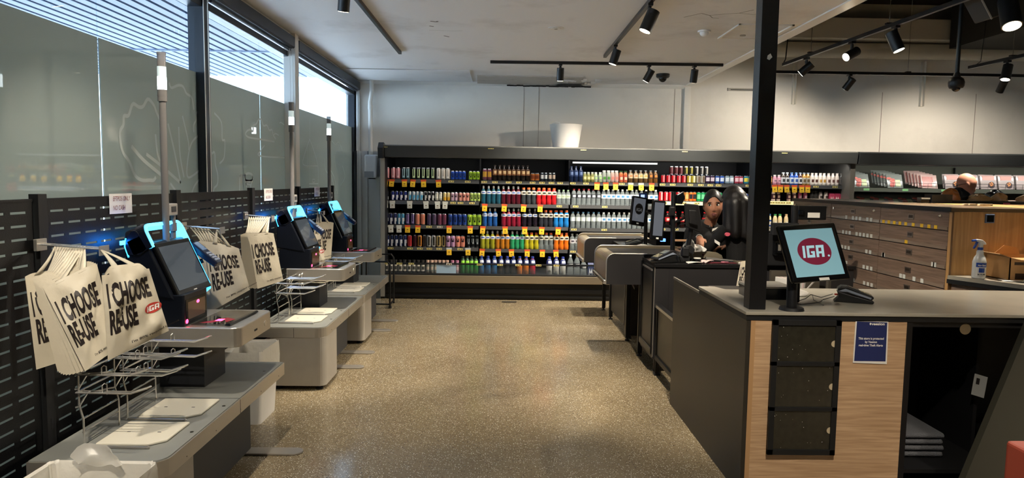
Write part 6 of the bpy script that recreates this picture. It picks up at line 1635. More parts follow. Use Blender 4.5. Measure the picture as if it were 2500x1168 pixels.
# clutter at the foot of the pole
cl_ = thing('card_reader_cradle', 'jumbled black cradle and cables at the foot of the nearer pole', 'cradle', (1.56, 5.86, .93))
MB().box(1.50, 1.60, 5.80, 5.90, .93, .985).box(1.53, 1.585, 5.78, 5.86, .985, 1.06).prism([(1.565, 1.02), (1.625, 1.0), (1.64, 1.045), (1.60, 1.08), (1.555, 1.07)], 'Y', 5.8, 5.85).build('cradle_body', M_blackmatt, cl_, bevel=.008)
MB().tube([(1.52, 5.79, 1.05), (1.50, 5.77, 1.0), (1.53, 5.76, .95), (1.60, 5.77, .94), (1.62, 5.80, .97), (1.61, 5.79, 1.0)], .004, 6).build('cradle_cable', M_wire, cl_, smooth=True)
sp_ = thing('tape_dispenser', 'small black tape dispenser with white rim on the nearer lane', 'tape dispenser', (1.67, 5.82, .93))
MB().cyl((1.66, 5.80, .935), (1.66, 5.80, .965), .032, n=20).build('dispenser_body', M_blackgloss, sp_); MB().cyl((1.66, 5.80, .965), (1.66, 5.80, .972), .030, n=20).build('dispenser_rim', M_paper, sp_)
def sheet(name, x, y, z, w, d, rz, m, label, cat, curl=.006):
    n = 6; mb = MB(); vs = []
    for i in range(n + 1):
        for j_ in range(n + 1):
            u = (i / n - .5) * w; v = (j_ / n - .5) * d
            vs.append((x + u * math.cos(rz) - v * math.sin(rz), y + u * math.sin(rz) + v * math.cos(rz), z + curl * (abs(math.sin(2.2 * i / n + j_ * .9 / n)) + .3 * math.sin(7 * j_ / n))))
    mb.add(vs, [(i * (n + 1) + j_, (i + 1) * (n + 1) + j_, (i + 1) * (n + 1) + j_ + 1, i * (n + 1) + j_ + 1) for i in range(n) for j_ in range(n)])
    o = mb.build(name, m, smooth=True); s_ = o.modifiers.new('s', 'SOLIDIFY'); s_.thickness = .0012; s_.offset = 1
    return tag(o, label, cat)
sheet('receipt_paper', 1.62, 5.74, .931, .13, .05, .1, M_paper, 'white receipt paper at the front edge of the nearer lane', 'paper', .012)
sheet('receipt_paper', 1.74, 5.79, .932, .10, .06, .5, mat('pinkish_paper', '#dcc4c0', .7), 'pinkish crumpled receipt beside the tape dispenser', 'paper', .02)
sheet('red_mat', 1.84, 5.80, .931, .30, .07, .0, mat('dark_red_mat', '#6c1a28', .5), 'dark red mat on the nearer lane top', 'mat', .001)
sheet('pink_note', 1.89, 5.785, .936, .06, .03, .2, mat('pink_note', '#d88ca4', .6), 'pink note lying on the dark red mat', 'note', .006)
tr_ = MB().tube([(2.00, 5.76, .935), (2.12, 5.74, .933), (2.14, 5.76, .936), (2.01, 5.78, .940), (2.0, 5.76, .935)], .004, 6).build('eyeglasses', M_paper)
tag(tr_, 'white wire rimmed item lying at the desk edge', 'wire item')
wb = thing('conveyor_guard', 'curved beige metal guard at the end of the nearer conveyor', 'guard', (1.85, 6.1, .93))
MB().prism([(1.60, .93), (1.985, .93), (1.97, .965), (1.93, .985), (1.86, .995), (1.60, .995)], 'Y', 6.12, 6.14).build('guard_plate', M_ltop, wb, bevel=.004)
MB().ball((1.80, 6.115, .965), .010, 10).build('red_button', mat('dark_red_button', '#3c0c10', .4), wb)
MB().hexa([(1.80, 6.02, .93), (2.05, 5.95, .93), (2.05, 5.98, .93), (1.80, 6.05, .93), (1.80, 6.02, .955), (2.05, 5.95, .935), (2.05, 5.98, .935), (1.80, 6.05, .955)]).build('guard_foot', M_steel, wb)
MB().box(2.0, 2.9, 5.80, 5.90, .93, .942).build('scale_plate', M_ltop, lA)
tag(lump('shopping_bag', (1.74, 6.14, .995), (.085, .05, .055), M_paper, 8), 'crumpled white shopping bag held on the conveyor by the cashier', 'bag')
tag(lump('shopping_bag', (1.665, 6.10, .995), (.05, .04, .10), M_paper, 21, rough=.5), 'bunched white bag standing left beside the cashier hand', 'bag')
tag(lump('receipt_paper', (1.46, 7.12, .931), (.075, .05, .03), M_paper, 9), 'stack of white paper on the farther lane under the displays', 'paper')
rp_ = MB().cyl((1.56, 6.3, 1.075), (1.80, 6.26, 1.078), .011, n=10).build('rolling_pin', mat('pale_tan_wood', '#b9906c', .5))
rp_.name = 'wooden_rod'; tag(rp_, 'pale tan rod held across the conveyor', 'rod')

# bag hanging on the front of lane A, newspaper rack, right hand equipment
carrier_bag((1.985, 5.665, .965), (2.09, 5.665, .965), (2.09, 5.66, .70), (1.945, 5.66, .70), 'white carrier bag hanging at the desk front behind the black post', 71, .012, .004, 'plain')
nr = thing('newspaper_rack', 'wire rack of newspapers behind the black post', 'rack', (2.35, 5.3, 0))
MB().box(2.20, 2.60, 5.20, 5.60, .0, .70).build('rack_base', M_lface, nr)
MB().box(2.19, 2.62, 5.18, 5.62, .70, .715).build('rack_shelf', M_ltop, nr)
MB().tube([(2.21, 5.2, .72), (2.30, 5.2, .76), (2.40, 5.2, .88)], .008, 8).build('rack_arm', M_steel, nr, smooth=True)
MB().box(2.49, 2.51, 5.18, 5.22, .715, .90).build('rack_upright', mat('dull_bronze_rail'), nr); MB().box(2.2, 2.6, 5.56, 5.6, .715, .90).build('rack_back', mat('dull_bronze_rail'), nr)
random.seed(2)
for k in range(12):
    x = 2.205 + .0115 * k
    o = MB().hexa([(x, 5.26, .716), (x + .009, 5.26, .716), (x + .009, 5.5, .716), (x, 5.5, .716), (x + .006, 5.25, .86 + random.uniform(-.006, .006)), (x + .015, 5.25, .86), (x + .015, 5.5, .86), (x + .006, 5.5, .86)]).build('newspaper', [M_paper, mat('pinkish_paper'), mat('grey_newsprint', '#a8a49c', .8)][k % 3])
    tag(o, '%s newspaper from the left in the rack behind the black post' % ORD[k], 'newspaper', 'newspapers in the rack')
MB().box(2.2, 2.36, 5.27, 5.28, .862, .868)
# checkout scale display and pole (right of black post)
dd = thing('price_display_pole', 'black pole with a two sided price display right of the black post', 'pole', (2.40, 5.65, .93))
MB().cyl((2.41, 5.65, .93), (2.405, 5.65, 1.43), .028, n=18).build('pole', mat('post_black'), dd, smooth=True)
MB().box(2.42, 2.655, 5.62, 5.66, 1.315, 1.43).build('display_head', M_black, dd, bevel=.006)
MB().box(2.50, 2.60, 5.618, 5.62, 1.333, 1.375).build('white_label', M_paper, dd)
MB().box(2.42, 2.46, 5.60, 5.62, 1.355, 1.395).build('hinge', M_blackgloss, dd, bevel=.004)
MB().box(2.19, 2.405, 5.55, 5.60, 1.19, 1.29).build('customer_readout', M_blackmatt, dd, bevel=.005)
MB().box(2.235, 2.36, 5.548, 5.55, 1.215, 1.262).build('readout_screen', mat('lcd_dark_green', '#3a3c34', .2), dd)
put_text('readout_digits', '0.000', mat('lcd_digit', '#15160f', .4), dd, (2.27, 5.5472, 1.225), (1, 0, 0), (0, 0, 1), .035, .0004)
sb = thing('till_cabinet', 'tall black till unit behind the tablet display', 'till', (2.4, 5.7, .93))
MB().box(2.12, 2.60, 5.66, 5.69, .93, 1.20).build('till_panel', M_blackmatt, sb, bevel=.004)
MB().box(2.24, 2.36, 5.62, 5.66, 1.02, 1.14).box(2.255, 2.30, 5.60, 5.62, 1.04, 1.12).build('till_bracket', M_blackgloss, sb, bevel=.003)
MB().box(2.262, 2.285, 5.598, 5.60, 1.06, 1.11).build('till_window', M_steel, sb)

# ================================================================ TOBACCO CABINETS
M_wc = wood('grey_brown_laminate', '#8a7464', '#6a5648', 'Y', .8)
M_wl = wood('honey_oak_laminate', '#c69c66', '#ab8250', 'Z', .5)
XC = 3.20
mt_t = M_paper
for ci, (y0, y1) in enumerate(((4.90, 5.80), (5.80, 6.68), (6.68, 7.56))):
    cab = thing('tobacco_cabinet', ['nearest brown locked drawer cabinet, yellow tickets on its top drawer', 'middle brown locked drawer cabinet behind the tablet display', 'farthest brown locked drawer cabinet, near the fridge'][ci], 'cabinet', (XC + .3, y0, 0), 'brown drawer cabinets')
    MB().box(XC + .02, XC + .62, y0, y1, 0, 1.425).build('cabinet_body', mat('cabinet_dark_core', '#3c322a', .5), cab)
    hts = [1.425, 1.285, 1.145, 1.005, .865, .725, .585, .30, .02]
    for k in range(len(hts) - 1):
        zt, zb = hts[k] - .003, hts[k + 1] + .003
        dr = MB().box(XC, XC + .02, y0 + .003, y1 - .003, zb, zt).build('drawer', M_wc, cab)
        if zt - zb < .2:
            MB().box(XC - .004, XC, y0 + .01, y1 - .01, zb + .002, zb + .026).build('label_strip', mat('clear_label_strip', '#8a7a6c', .15, coat=.5), dr)
            yc = y0 + .46
            MB().box(XC - .004, XC, yc - .04, yc + .04, zb + .055, zb + .10).build('recessed_handle', mat('dull_handle_steel', '#8a8078', .3, .8), dr, bevel=.002)
            MB().box(XC - .0048, XC - .004, yc - .028, yc + .028, zb + .068, zb + .090).build('handle_recess', mat('handle_shadow', '#2c241e', .4), dr)
            rnd = random.Random(ci * 10 + k)
            if ci == 0 and k == 0:
                tk = [(y0 + d, 'y') for d in (.14, .22, .31, .42, .52, .60, .68, .76, .84)]
            elif ci == 0:
                tk = [(y0 + rnd.uniform(.08, .85), 'w') for _ in range(4 if k != 1 else 1)]
                if k == 1: tk = [(y0 + .50, 'y')]
            else:
                st_ = rnd.uniform(.05, .2); tk = [(y0 + st_ + .062 * q, 'w') for q in range(10) if rnd.random() > .4]
            for (ty, c_) in tk:
                MB().box(XC - .0062, XC - .0042, ty - .018, ty + .018, zb + .003, zb + .030 + (.006 if c_ == 'w' else 0)).build('drawer_ticket', M_tky if c_ == 'y' else M_tkw, dr)
        if k == 0:
            MB().cyl((XC, y0 + .09, zt - .035), (XC - .010, y0 + .09, zt - .035), .012, n=14).ball((XC - .012, y0 + .09, zt - .035), .010, 8).build('lock', M_chrome, dr)
            if ci: MB().cyl((XC, y1 - .06, zt - .04), (XC - .010, y1 - .06, zt - .04), .012, n=14).build('lock', M_chrome, dr)
ct = MB().box(XC - .012, XC + .66, 4.865, 7.58, 1.426, 1.452).build('cabinet_worktop', mat('worktop_brown', '#6b5a44', .25))
tag(ct, 'brown worktop with a black edge over the drawer cabinets', 'worktop')
MB().box(XC - .016, XC - .012, 4.865, 7.58, 1.424, 1.454).build('worktop_edge', M_blackmatt, ct)
ep = MB().box(XC + .0, 5.2, 4.868, 4.90, 0, 1.425).build('wall_partition', M_wl); struct(ep)
epc = MB().box(XC + .66, 5.2, 4.868, 6.2, 1.425, 1.452).build('partition_cap', mat('honey_cap', '#c8a06a', .35)); tag(epc, 'honey oak ledge behind the drawer cabinet top', 'ledge')
MB().box(XC + .0, XC + .012, 4.8655, 4.868, 0, 1.425).build('edge_strip', mat('brown_edge', '#7a5c40', .4), ep)
sw = thing('wall_control', 'small blue rimmed black control plate on the honey oak panel', 'switch', (3.46, 4.867, 1.38))
MB().box(3.432, 3.498, 4.856, 4.868, 1.348, 1.412).build('control_frame', mat('grey_blue_frame', '#5c6c86', .4), sw, bevel=.004)
MB().box(3.441, 3.489, 4.853, 4.857, 1.357, 1.403).build('control_face', M_blackgloss, sw)
# back bench
bt = thing('back_bench', 'back bench with pale top running along the honey oak panel', 'counter', (3.6, 4.6, 0))
MB().prism([(3.19, 4.86), (5.2, 4.86), (5.2, 4.25), (3.47, 4.25)], 'Z', .945, .972).build('bench_top', M_stone, bt)
MB().prism([(3.185, 4.86), (3.22, 4.86), (3.50, 4.25), (3.46, 4.24)], 'Z', .915, .945).build('bench_edge', M_blackmatt, bt)
MB().prism([(3.22, 4.855), (5.15, 4.855), (5.15, 4.28), (3.48, 4.28)], 'Z', 0, .915).build('bench_body', M_wc, bt)
# spray bottle
sb2 = thing('spray_bottle', 'clear cleaning spray bottle with blue trigger and blue label', 'spray bottle', (3.45, 4.70, .972))
xb, yb, zb = 3.30, 4.70, .973
sb2.location = (xb, yb, zb)
MB().lathe([(.036, 0), (.042, .006), (.042, .115), (.034, .145), (.022, .165), (.021, .19), (.016, .197), (.016, .20)], (xb, yb, zb), n=24).build('bottle_body', mat('translucent_white_plastic', '#d9dbd8', .25, alpha=.85), sb2, smooth=True)
MB().lathe([(.0175, .197), (.0175, .214), (.014, .216)], (xb, yb, zb), n=18).build('blue_collar', mat('trigger_blue', '#24479c', .35), sb2, smooth=True)
MB().prism([(xb - .008, zb + .214), (xb + .012, zb + .214), (xb + .012, zb + .235), (xb + .034, zb + .236), (xb + .026, zb + .252), (xb + .005, zb + .268), (xb - .03, zb + .272), (xb - .034, zb + .256), (xb - .012, zb + .250), (xb - .008, zb + .235)], 'Y', yb - .013, yb + .013).build('spray_head', mat('spray_white', '#dcdcd8', .3), sb2, bevel=.004)
MB().cyl((xb - .034, yb, zb + .263), (xb - .062, yb, zb + .261), .008, n=12).prism([(xb - .03, zb + .262), (xb - .016, zb + .262), (xb - .034, zb + .215), (xb - .046, zb + .205), (xb - .05, zb + .212), (xb - .038, zb + .235)], 'Y', yb - .007, yb + .007).build('trigger', mat('trigger_blue'), sb2, bevel=.002)
def curved(z0_, z1_, a0_, a1_, r_, nm, m_):
    mb = MB(); n = 8; vs = []
    for i in range(n + 1):
        t_ = a0_ + (a1_ - a0_) * i / n
        vs += [(xb + r_ * math.cos(t_), yb + r_ * math.sin(t_), zb + z0_), (xb + r_ * math.cos(t_), yb + r_ * math.sin(t_), zb + z1_)]
    mb.add(vs, [(2 * i, 2 * i + 2, 2 * i + 3, 2 * i + 1) for i in range(n)]); return mb.build(nm, m_, sb2)
curved(.018, .112, -2.6, -.9, .0425, 'label', M_paper); curved(.082, .112, -2.6, -.9, .0432, 'label_band', mat('trigger_blue')); curved(.045, .076, -2.2, -1.35, .0432, 'label_picture', mat('trigger_blue'))
put_text('label_text', 'New Ease', M_white, sb2, (xb - .012, yb - .0442, zb + .090), (1, .0, 0), (0, 0, 1), .015, .0004, 0, .9, 'CENTER')
put_text('label_text', 'ECOLAB', M_text, sb2, (xb - .012, yb - .0442, zb + .028), (1, .0, 0), (0, 0, 1), .014, .0006, 0, .95, 'CENTER')
# boxes
M_cb = mat('cardboard', '#b98f5c', .7, var=.08); M_cbd = mat('cardboard_inside', '#8c6a42', .8)
def carton(x0, x1, y0, y1, z0, z1, label, flaps=True):
    r = thing('cardboard_box', label, 'box', ((x0 + x1) / 2, (y0 + y1) / 2, z0))
    t_ = .006
    MB().box(x0, x1, y0, y0 + t_, z0, z1).box(x0, x1, y1 - t_, y1, z0, z1).box(x0, x0 + t_, y0, y1, z0, z1).box(x1 - t_, x1, y0, y1, z0, z1).box(x0, x1, y0, y1, z0, z0 + t_).build('box_body', M_cb, r)
    if flaps:
        MB().hexa([(x0, y0, z1), (x1, y0, z1), (x1, y0 + .004, z1), (x0, y0 + .004, z1), (x0 + .02, y0 - .07, z1 - .01), (x1 - .02, y0 - .07, z1 - .01), (x1 - .02, y0 - .066, z1 - .006), (x0 + .02, y0 - .066, z1 - .006)]).build('flap', M_cb, r)
        MB().hexa([(x0, y0, z1), (x0, y1, z1), (x0 + .004, y1, z1), (x0 + .004, y0, z1), (x0 - .06, y0 + .02, z1 + .02), (x0 - .06, y1 - .02, z1 + .02), (x0 - .056, y1 - .02, z1 + .024), (x0 - .056, y0 + .02, z1 + .024)]).build('flap', M_cbd, r)
        MB().hexa([(x0 + .05, y1, z1), (x1 - .06, y1, z1), (x1 - .06, y1 - .004, z1), (x0 + .05, y1 - .004, z1), (x0 + .09, y1 - .05, z1 + .07), (x1 - .10, y1 - .03, z1 + .05), (x1 - .10, y1 - .034, z1 + .05), (x0 + .09, y1 - .054, z1 + .07)]).build('flap', M_cb, r)
    MB().box(x0 + .03, x1 - .03, y0 - .0008, y0, z1 - .05, z1 - .03).box(x0 + .04, x0 + .14, y0 - .0008, y0, z0 + .01, z0 + .05).build('box_print', mat('dark_box_print', '#3a2a1a', .7), r)
    return r
carton(3.44, 3.74, 4.60, 4.84, .973, 1.13, 'open cardboard box with loose flaps behind the spray bottle')
carton(3.78, 4.2, 4.66, 4.85, .973, 1.34, 'tall yellowish cardboard carton at the right edge of the photo', False)
# bag on bench: tall white cone
wbag = MB(); n = 16
def sq(s, z, r_=.3, ox=0):
    return [(3.70 + ox + s * c_[0], 4.43 + s * .6 * c_[1], z) for c_ in rrect(-1, 1, -1, 1, r_, n=4)]
rings = [sq(.22, .973), sq(.20, 1.02, ox=.005), sq(.16, 1.10, ox=.008), sq(.11, 1.18, ox=.012), sq(.095, 1.20, ox=.012)]
n = len(rings[0]); random.seed(6)
vs = [(p[0] + random.uniform(-.005, .005), p[1] + random.uniform(-.005, .005), p[2]) for rg in rings for p in rg]
wbag.add(vs, [(k * n + i, k * n + (i + 1) % n, (k + 1) * n + (i + 1) % n, (k + 1) * n + i) for k in range(4) for i in range(n)] + [tuple(4 * n + i for i in range(n))])
tag(wbag.build('paper_sack', mat('white_sack', '#e6e2d8', .6, bump=.4, bscale=20), smooth=True), 'tall white sack standing on the back bench at the right', 'sack')
sheet('white_paper', 3.46, 4.58, .974, .16, .10, -.3, M_paper, 'white papers lying beside the spray bottle', 'paper', .004)
# shelf of bread bags behind the cabinets (dark tray stand)
ts = thing('bread_stand', 'dark slatted stand carrying bagged bread behind the cabinets', 'stand', (5.0, 6.6, 0))
MB().box(4.15, 6.2, 6.35, 6.85, 1.46, 1.475).build('stand_tray', mat('brown_tray', '#6a4c38', .5), ts)
MB().box(4.12, 6.2, 6.32, 6.35, 1.43, 1.475).build('stand_rail', mat('post_black'), ts, bevel=.004)
MB().box(4.15, 6.2, 6.36, 6.84, 0, 1.43).build('stand_body', M_lface, ts)
for x in (4.62, 5.60): MB().box(x, x + .06, 6.315, 6.32, 1.440, 1.462).build('pink_ticket', mat('pink_ticket', '#c8587c', .5), ts)
M_bread = mat('clear_bread_bag', '#b9966a', .25, coat=.5, bump=.9, bscale=30); M_blkb = mat('dark_plastic_bag', '#1c2430', .3, coat=.3, bump=.8, bscale=25); M_kraft = mat('kraft_bread_bag', '#b8a074', .35, coat=.4, bump=.8, bscale=20)
for k, (x, y, sx_, sy_, sz_, m_, lab) in enumerate(((4.28, 6.56, .07, .10, .105, mat('clear_orange_bag', '#b0703c', .3, coat=.5, bump=.9, bscale=30), 'clear bag of orange brown rolls, leftmost on the bread stand'),
        (4.42, 6.66, .10, .08, .11, M_blkb, 'dark navy plastic bag on the bread stand, left one'), (4.50, 6.48, .10, .09, .06, M_bread, 'clear bag of pale bread on the left half of the stand'),
        (4.80, 6.68, .10, .08, .095, M_blkb, 'dark navy plastic bag on the bread stand, right one'), (4.68, 6.46, .06, .08, .07, M_bread, 'small clear bread bag between the dark bags'),
        (5.00, 6.48, .11, .09, .075, M_bread, 'sparkling clear bread bag below the bald head'), (5.24, 6.50, .13, .09, .055, M_kraft, 'flat kraft coloured bread bag right of the sparkling one'),
        (5.52, 6.48, .14, .09, .065, M_kraft, 'rightmost kraft coloured bread bag on the stand'))):
    tag(lump('bread_bag', (x, y, 1.476), (sx_, sy_, sz_), m_, 30 + k, rough=.3), lab, 'bread bag', 'bread bags on the stand')
tb = thing('till_block', 'small black block at the left end of the bread stand', 'block', (4.0, 6.4, 1.452))
MB().box(3.93, 4.12, 6.28, 6.40, 1.452, 1.53).build('block_body', M_blackmatt, tb, bevel=.004); MB().box(3.84, 3.93, 6.30, 6.36, 1.452, 1.50).build('block_label', M_blackgloss, tb); MB().box(3.845, 3.925, 6.298, 6.30, 1.485, 1.499).build('white_strip', M_paper, tb)
sn = MB()
for k, (a_, b_) in enumerate(((3.72, 3.76), (3.77, 3.84), (3.86, 3.93), (3.93, 3.98))):
    sn.box(a_, b_ - .005, 5.52 + .01 * k, 5.55 + .01 * k, 1.453, 1.468)
sn = sn.build('bracelet', mat('beige_beads', '#b8a488', .5), bevel=.004); tag(sn, 'beige and black beaded cord on the brown worktop', 'cord')

# ================================================================ MISC ON BACK WALL
bk = thing('tub', 'white flexible tub with a loop handle on top of the fridge', 'bucket', (.885, 9.80, 2.05))
tb_ = MB().lathe([(.175, 0), (.20, .15), (.228, .335), (.232, .34), (.222, .34), (.19, .15), (.165, .02)], (.885, 9.80, 2.051), n=32).build('tub_body', mat('translucent_tub', '#e2e0dc', .4), bk, smooth=True)
MB().tube([(.885 - .20, 9.76, 2.385), (.885 - .19, 9.74, 2.405), (.885 - .15, 9.72, 2.418), (.885 - .10, 9.71, 2.41), (.885 - .08, 9.70, 2.385)], .008, 8).build('handle', mat('translucent_tub'), bk, smooth=True)
dp = MB().cyl((-1.905, 10.19, CZ), (-1.905, 10.19, 2.86), .030, n=16).tube([(-1.905, 10.19, 2.86), (-1.93, 10.19, 2.70), (-1.925, 10.19, 2.60)], .030, 16).cyl((-1.925, 10.19, 2.62), (-1.92, 10.19, 1.9), .032, n=16).cyl((-1.925, 10.19, 2.66), (-1.925, 10.19, 2.60), .037, n=16).build('drain_pipe', M_trim, smooth=True)
tag(dp, 'white painted drain pipe running down the back left corner', 'pipe')
ds = thing('soap_dispenser', 'grey white dispenser mounted left of the drinks fridge', 'dispenser', (-1.84, 9.8, 1.6))
MB().box(-1.935, -1.755, 9.76, 10.0, 1.61, 1.935).build('dispenser_body', mat('dispenser_grey', '#dcdde0', .35), ds, bevel=.03, seg=4)
MB().box(-1.93, -1.80, 9.757, 9.762, 1.615, 1.70).build('dispenser_window', mat('dispenser_window', '#9a9da4', .3), ds)
MB().box(-1.88, -1.80, 9.80, 9.9, 1.595, 1.61).build('dispenser_nozzle', M_blackmatt, ds)
MB().box(-1.9, -1.8, 10.0, 10.22, 1.7, 1.8).build('wall_bracket', M_grey, ds)
# trolley / rack beyond the farthest checkout
sk = thing('basket_stand', 'black tubular stand beyond the farthest self checkout', 'stand', (-1.45, 8.55, 0))
MB().tube([(-1.72, 8.5, 0.01), (-1.72, 8.5, .58), (-1.40, 8.5, .58), (-1.37, 8.5, .54), (-1.37, 8.5, .01)], .012, 8).tube([(-1.72, 8.8, 0.01), (-1.72, 8.8, .64), (-1.40, 8.8, .64), (-1.37, 8.8, .60), (-1.37, 8.8, .01)], .012, 8).tube([(-1.37, 8.5, .05), (-1.37, 8.8, .05)], .01, 6).tube([(-1.72, 8.5, .05), (-1.37, 8.5, .05)], .01, 6).build('stand_frame', M_black, sk, smooth=True)
MB().cyl((-1.37, 8.5, 0), (-1.37, 8.5, .03), .02, n=10).build('stand_foot', M_blackmatt, sk)
dgr = MB().box(.02, .21, 8.98, 9.05, 0, .012).build('floor_bracket', mat('dull_bronze_rail')); tag(dgr, 'small dark metal strip on the floor before the fridge', 'strip')
ln = MB().box(1.95, 3.1, 9.5, 9.53, 2.051, 2.062).build('loose_strip', mat('pale_yellow_strip', '#c9b88a', .6)); tag(ln, 'long pale strip lying on top of the fridge', 'strip')

# ================================================================ PEOPLE
def capsule(mb, p0, p1, r0, r1, n=14, sq=1.0):
    p0, p1 = Vector(p0), Vector(p1)
    d = (p1 - p0); L_ = d.length; d = d.normalized()
    a = d.orthogonal().normalized(); b_ = d.cross(a)
    rings = []
    for k in range(5):
        t_ = -PI / 2 + PI / 2 * k / 4
        rings.append((p0 + d * r0 * math.sin(t_), max(1e-4, r0 * math.cos(t_))))
    for k in range(1, 5):
        t_ = PI / 2 * k / 4
        rings.append((p1 + d * r1 * math.sin(t_), max(1e-4, r1 * math.cos(t_)))) if k > 0 else None
    rings.insert(5, (p1, r1))
    vs = [c + (a * math.cos(2 * PI * i / n) + b_ * math.sin(2 * PI * i / n)) * r for c, r in rings for i in range(n)]
    m = len(rings)
    mb.add(vs, [(k * n + i, k * n + (i + 1) % n, (k + 1) * n + (i + 1) % n, (k + 1) * n + i) for k in range(m - 1) for i in range(n)] + [tuple(range(n - 1, -1, -1)), tuple((m - 1) * n + i for i in range(n))])
def ellipsoid(mb, c, r, n=20):
    mb.lathe([(max(1e-4, math.cos(t_)), math.sin(t_) * r[2]) for t_ in [-PI / 2 + PI * k / n for k in range(n + 1)]], c, n, None, r[0], r[1])
def gauss(x, z, x0, z0, sx, sz):
    return math.exp(-((x - x0) / sx) ** 2 - ((z - z0) / sz) ** 2)
def head_point(th, ph, off=0.0):
    """th polar from top, ph azimuth, face towards -Y, about 0.235 tall"""
    x = math.sin(th) * math.cos(ph); y = math.sin(th) * math.sin(ph); z = math.cos(th)
    X_ = x * .0745; Y_ = y * .094; Z_ = z * .118
    if Z_ < 0:
        k = (-Z_ / .118)
        X_ *= 1 - .22 * k ** 1.6
        if y > 0: Y_ *= 1 - .35 * k
        else: Y_ *= 1 - .06 * k
    if y < 0:
        f = min(1, -y * 1.6)
        Y_ -= f * .016 * gauss(X_, Z_, 0, -.030, .011, .013)           # nose tip
        Y_ -= f * .012 * gauss(X_, Z_, 0, -.010, .008, .022)           # bridge
        Y_ -= f * .006 * (gauss(X_, Z_, .014, -.034, .008, .008) + gauss(X_, Z_, -.014, -.034, .008, .008))
        Y_ += f * .010 * (gauss(X_, Z_, .031, .006, .016, .011) + gauss(X_, Z_, -.031, .006, .016, .011))   # eye sockets
        Y_ -= f * .005 * (gauss(X_, Z_, .034, .030, .022, .008) + gauss(X_, Z_, -.034, .030, .022, .008))   # brow
        Y_ -= f * .005 * (gauss(X_, Z_, .042, -.025, .018, .02) + gauss(X_, Z_, -.042, -.025, .018, .02))   # cheeks
        Y_ -= f * .007 * gauss(X_, Z_, 0, -.063, .020, .007)
        Y_ += f * .004 * gauss(X_, Z_, 0, -.078, .02, .006)
        Y_ -= f * .010 * gauss(X_, Z_, 0, -.100, .020, .014)
    v = Vector((X_, Y_, Z_))
    return v + Vector((x, y, z)) * off
def head_into(mb, M, s=1.0, n=44):
    vs = []
    for i in range(n + 1):
        for j_ in range(n):
            vs.append(M @ (head_point(max(.001, min(PI - .001, PI * i / n)), 2 * PI * j_ / n) * s))
    mb.add(vs, [(i * n + j_, i * n + (j_ + 1) % n, (i + 1) * n + (j_ + 1) % n, (i + 1) * n + j_) for i in range(n) for j_ in range(n)] )
    for sx_ in (-1, 1):   # ears
        e = MB(); ellipsoid(e, (0, 0, 0), (.008, .016, .028), 10)
        mb.add([M @ ((Vector(v) + Vector((sx_ * .074, .004, -.008))) * s) for v in e.v], e.f)
def remeshed(mb, name, m, parent, voxel=.007, smooth=3):
    o = mb.build(name, m, parent)
    r_ = o.modifiers.new('remesh', 'REMESH'); r_.mode = 'VOXEL'; r_.voxel_size = voxel; r_.use_smooth_shade = True
    if smooth:
        q = o.modifiers.new('smooth', 'SMOOTH'); q.iterations = smooth; q.factor = .5
    return o
def hair_cap(M, s, m, parent, off=.010, line=.035, back=True):
    """hair shell: skips the face"""
    n = 96; keep = []; vs = []; idx = {}
    def inface(v):
        return v.y < -.012 + .02 * max(0, min(1, (v.z + .02) / .05)) and v.z < line + .012 - 13 * v.x * v.x - .3 * max(0, v.y + .03)
    P_ = [[head_point(max(.001, min(PI - .001, PI * i / n)), 2 * PI * j_ / n, off) for j_ in range(n)] for i in range(n + 1)]
    fs = []
    for i in range(n):
        for j_ in range(n):
            q = [P_[i][j_], P_[i][(j_ + 1) % n], P_[i + 1][(j_ + 1) % n], P_[i + 1][j_]]
            c = (q[0] + q[1] + q[2] + q[3]) / 4
            if inface(c) or c.z < -.06 - (.0 if c.y > .02 else -.05) or (c.y < -.005 + .5 * (c.z - .03) and c.z < .03): continue
            f = []
            for k_, (a, b_) in enumerate(((i, j_), (i, (j_ + 1) % n), (i + 1, (j_ + 1) % n), (i + 1, j_))):
                if (a, b_) not in idx:
                    idx[(a, b_)] = len(vs); vs.append(M @ (P_[a][b_] * s))
                f.append(idx[(a, b_)])
            fs.append(tuple(f))
    mb = MB(); mb.add(vs, fs)
    o = mb.build('hair', m, parent, smooth=True)
    sd = o.modifiers.new('s', 'SOLIDIFY'); sd.thickness = .008; sd.offset = -1
    return o
def hand(mb, w, d, up, s=1.0, curl=.6):
    """palm at w pointing along d, five bent fingers; up = back of hand"""
    w = Vector(w); d = Vector(d).normalized(); up = Vector(up); up = (up - d * up.dot(d)).normalized(); sd = d.cross(up)
    p = w + d * .045 * s
    for k in (-1.5, -.5, .5, 1.5):
        capsule(mb, w + sd * .010 * k * s, p + d * .045 * s * .9 + sd * .0185 * k * s, .016 * s, .011 * s, 8)
    for k, L_ in zip((-1.5, -.5, .5, 1.5), (.060, .072, .068, .052)):
        b0 = p + d * .042 * s + sd * .0195 * k * s
        b1 = b0 + (d * math.cos(curl) - up * math.sin(curl)) * L_ * .5 * s
        b2 = b1 + (d * math.cos(curl * 2.1) - up * math.sin(curl * 2.1)) * L_ * .5 * s
        capsule(mb, b0, b1, .0088 * s, .008 * s, 8); capsule(mb, b1, b2, .008 * s, .0068 * s, 8)
    t0 = w + d * .025 * s - sd * .020 * s
    t1 = t0 + (d * .6 - sd * .8).normalized() * .035 * s; t2 = t1 + (d * .8 - sd * .2 - up * .5).normalized() * .03 * s
    capsule(mb, t0, t1, .012 * s, .010 * s, 8); capsule(mb, t1, t2, .010 * s, .008 * s, 8)
M_skin = mat('brown_skin', '#a8755a', .5, var=.04); M_skin2 = mat('light_skin', '#b5806a', .45, var=.05)
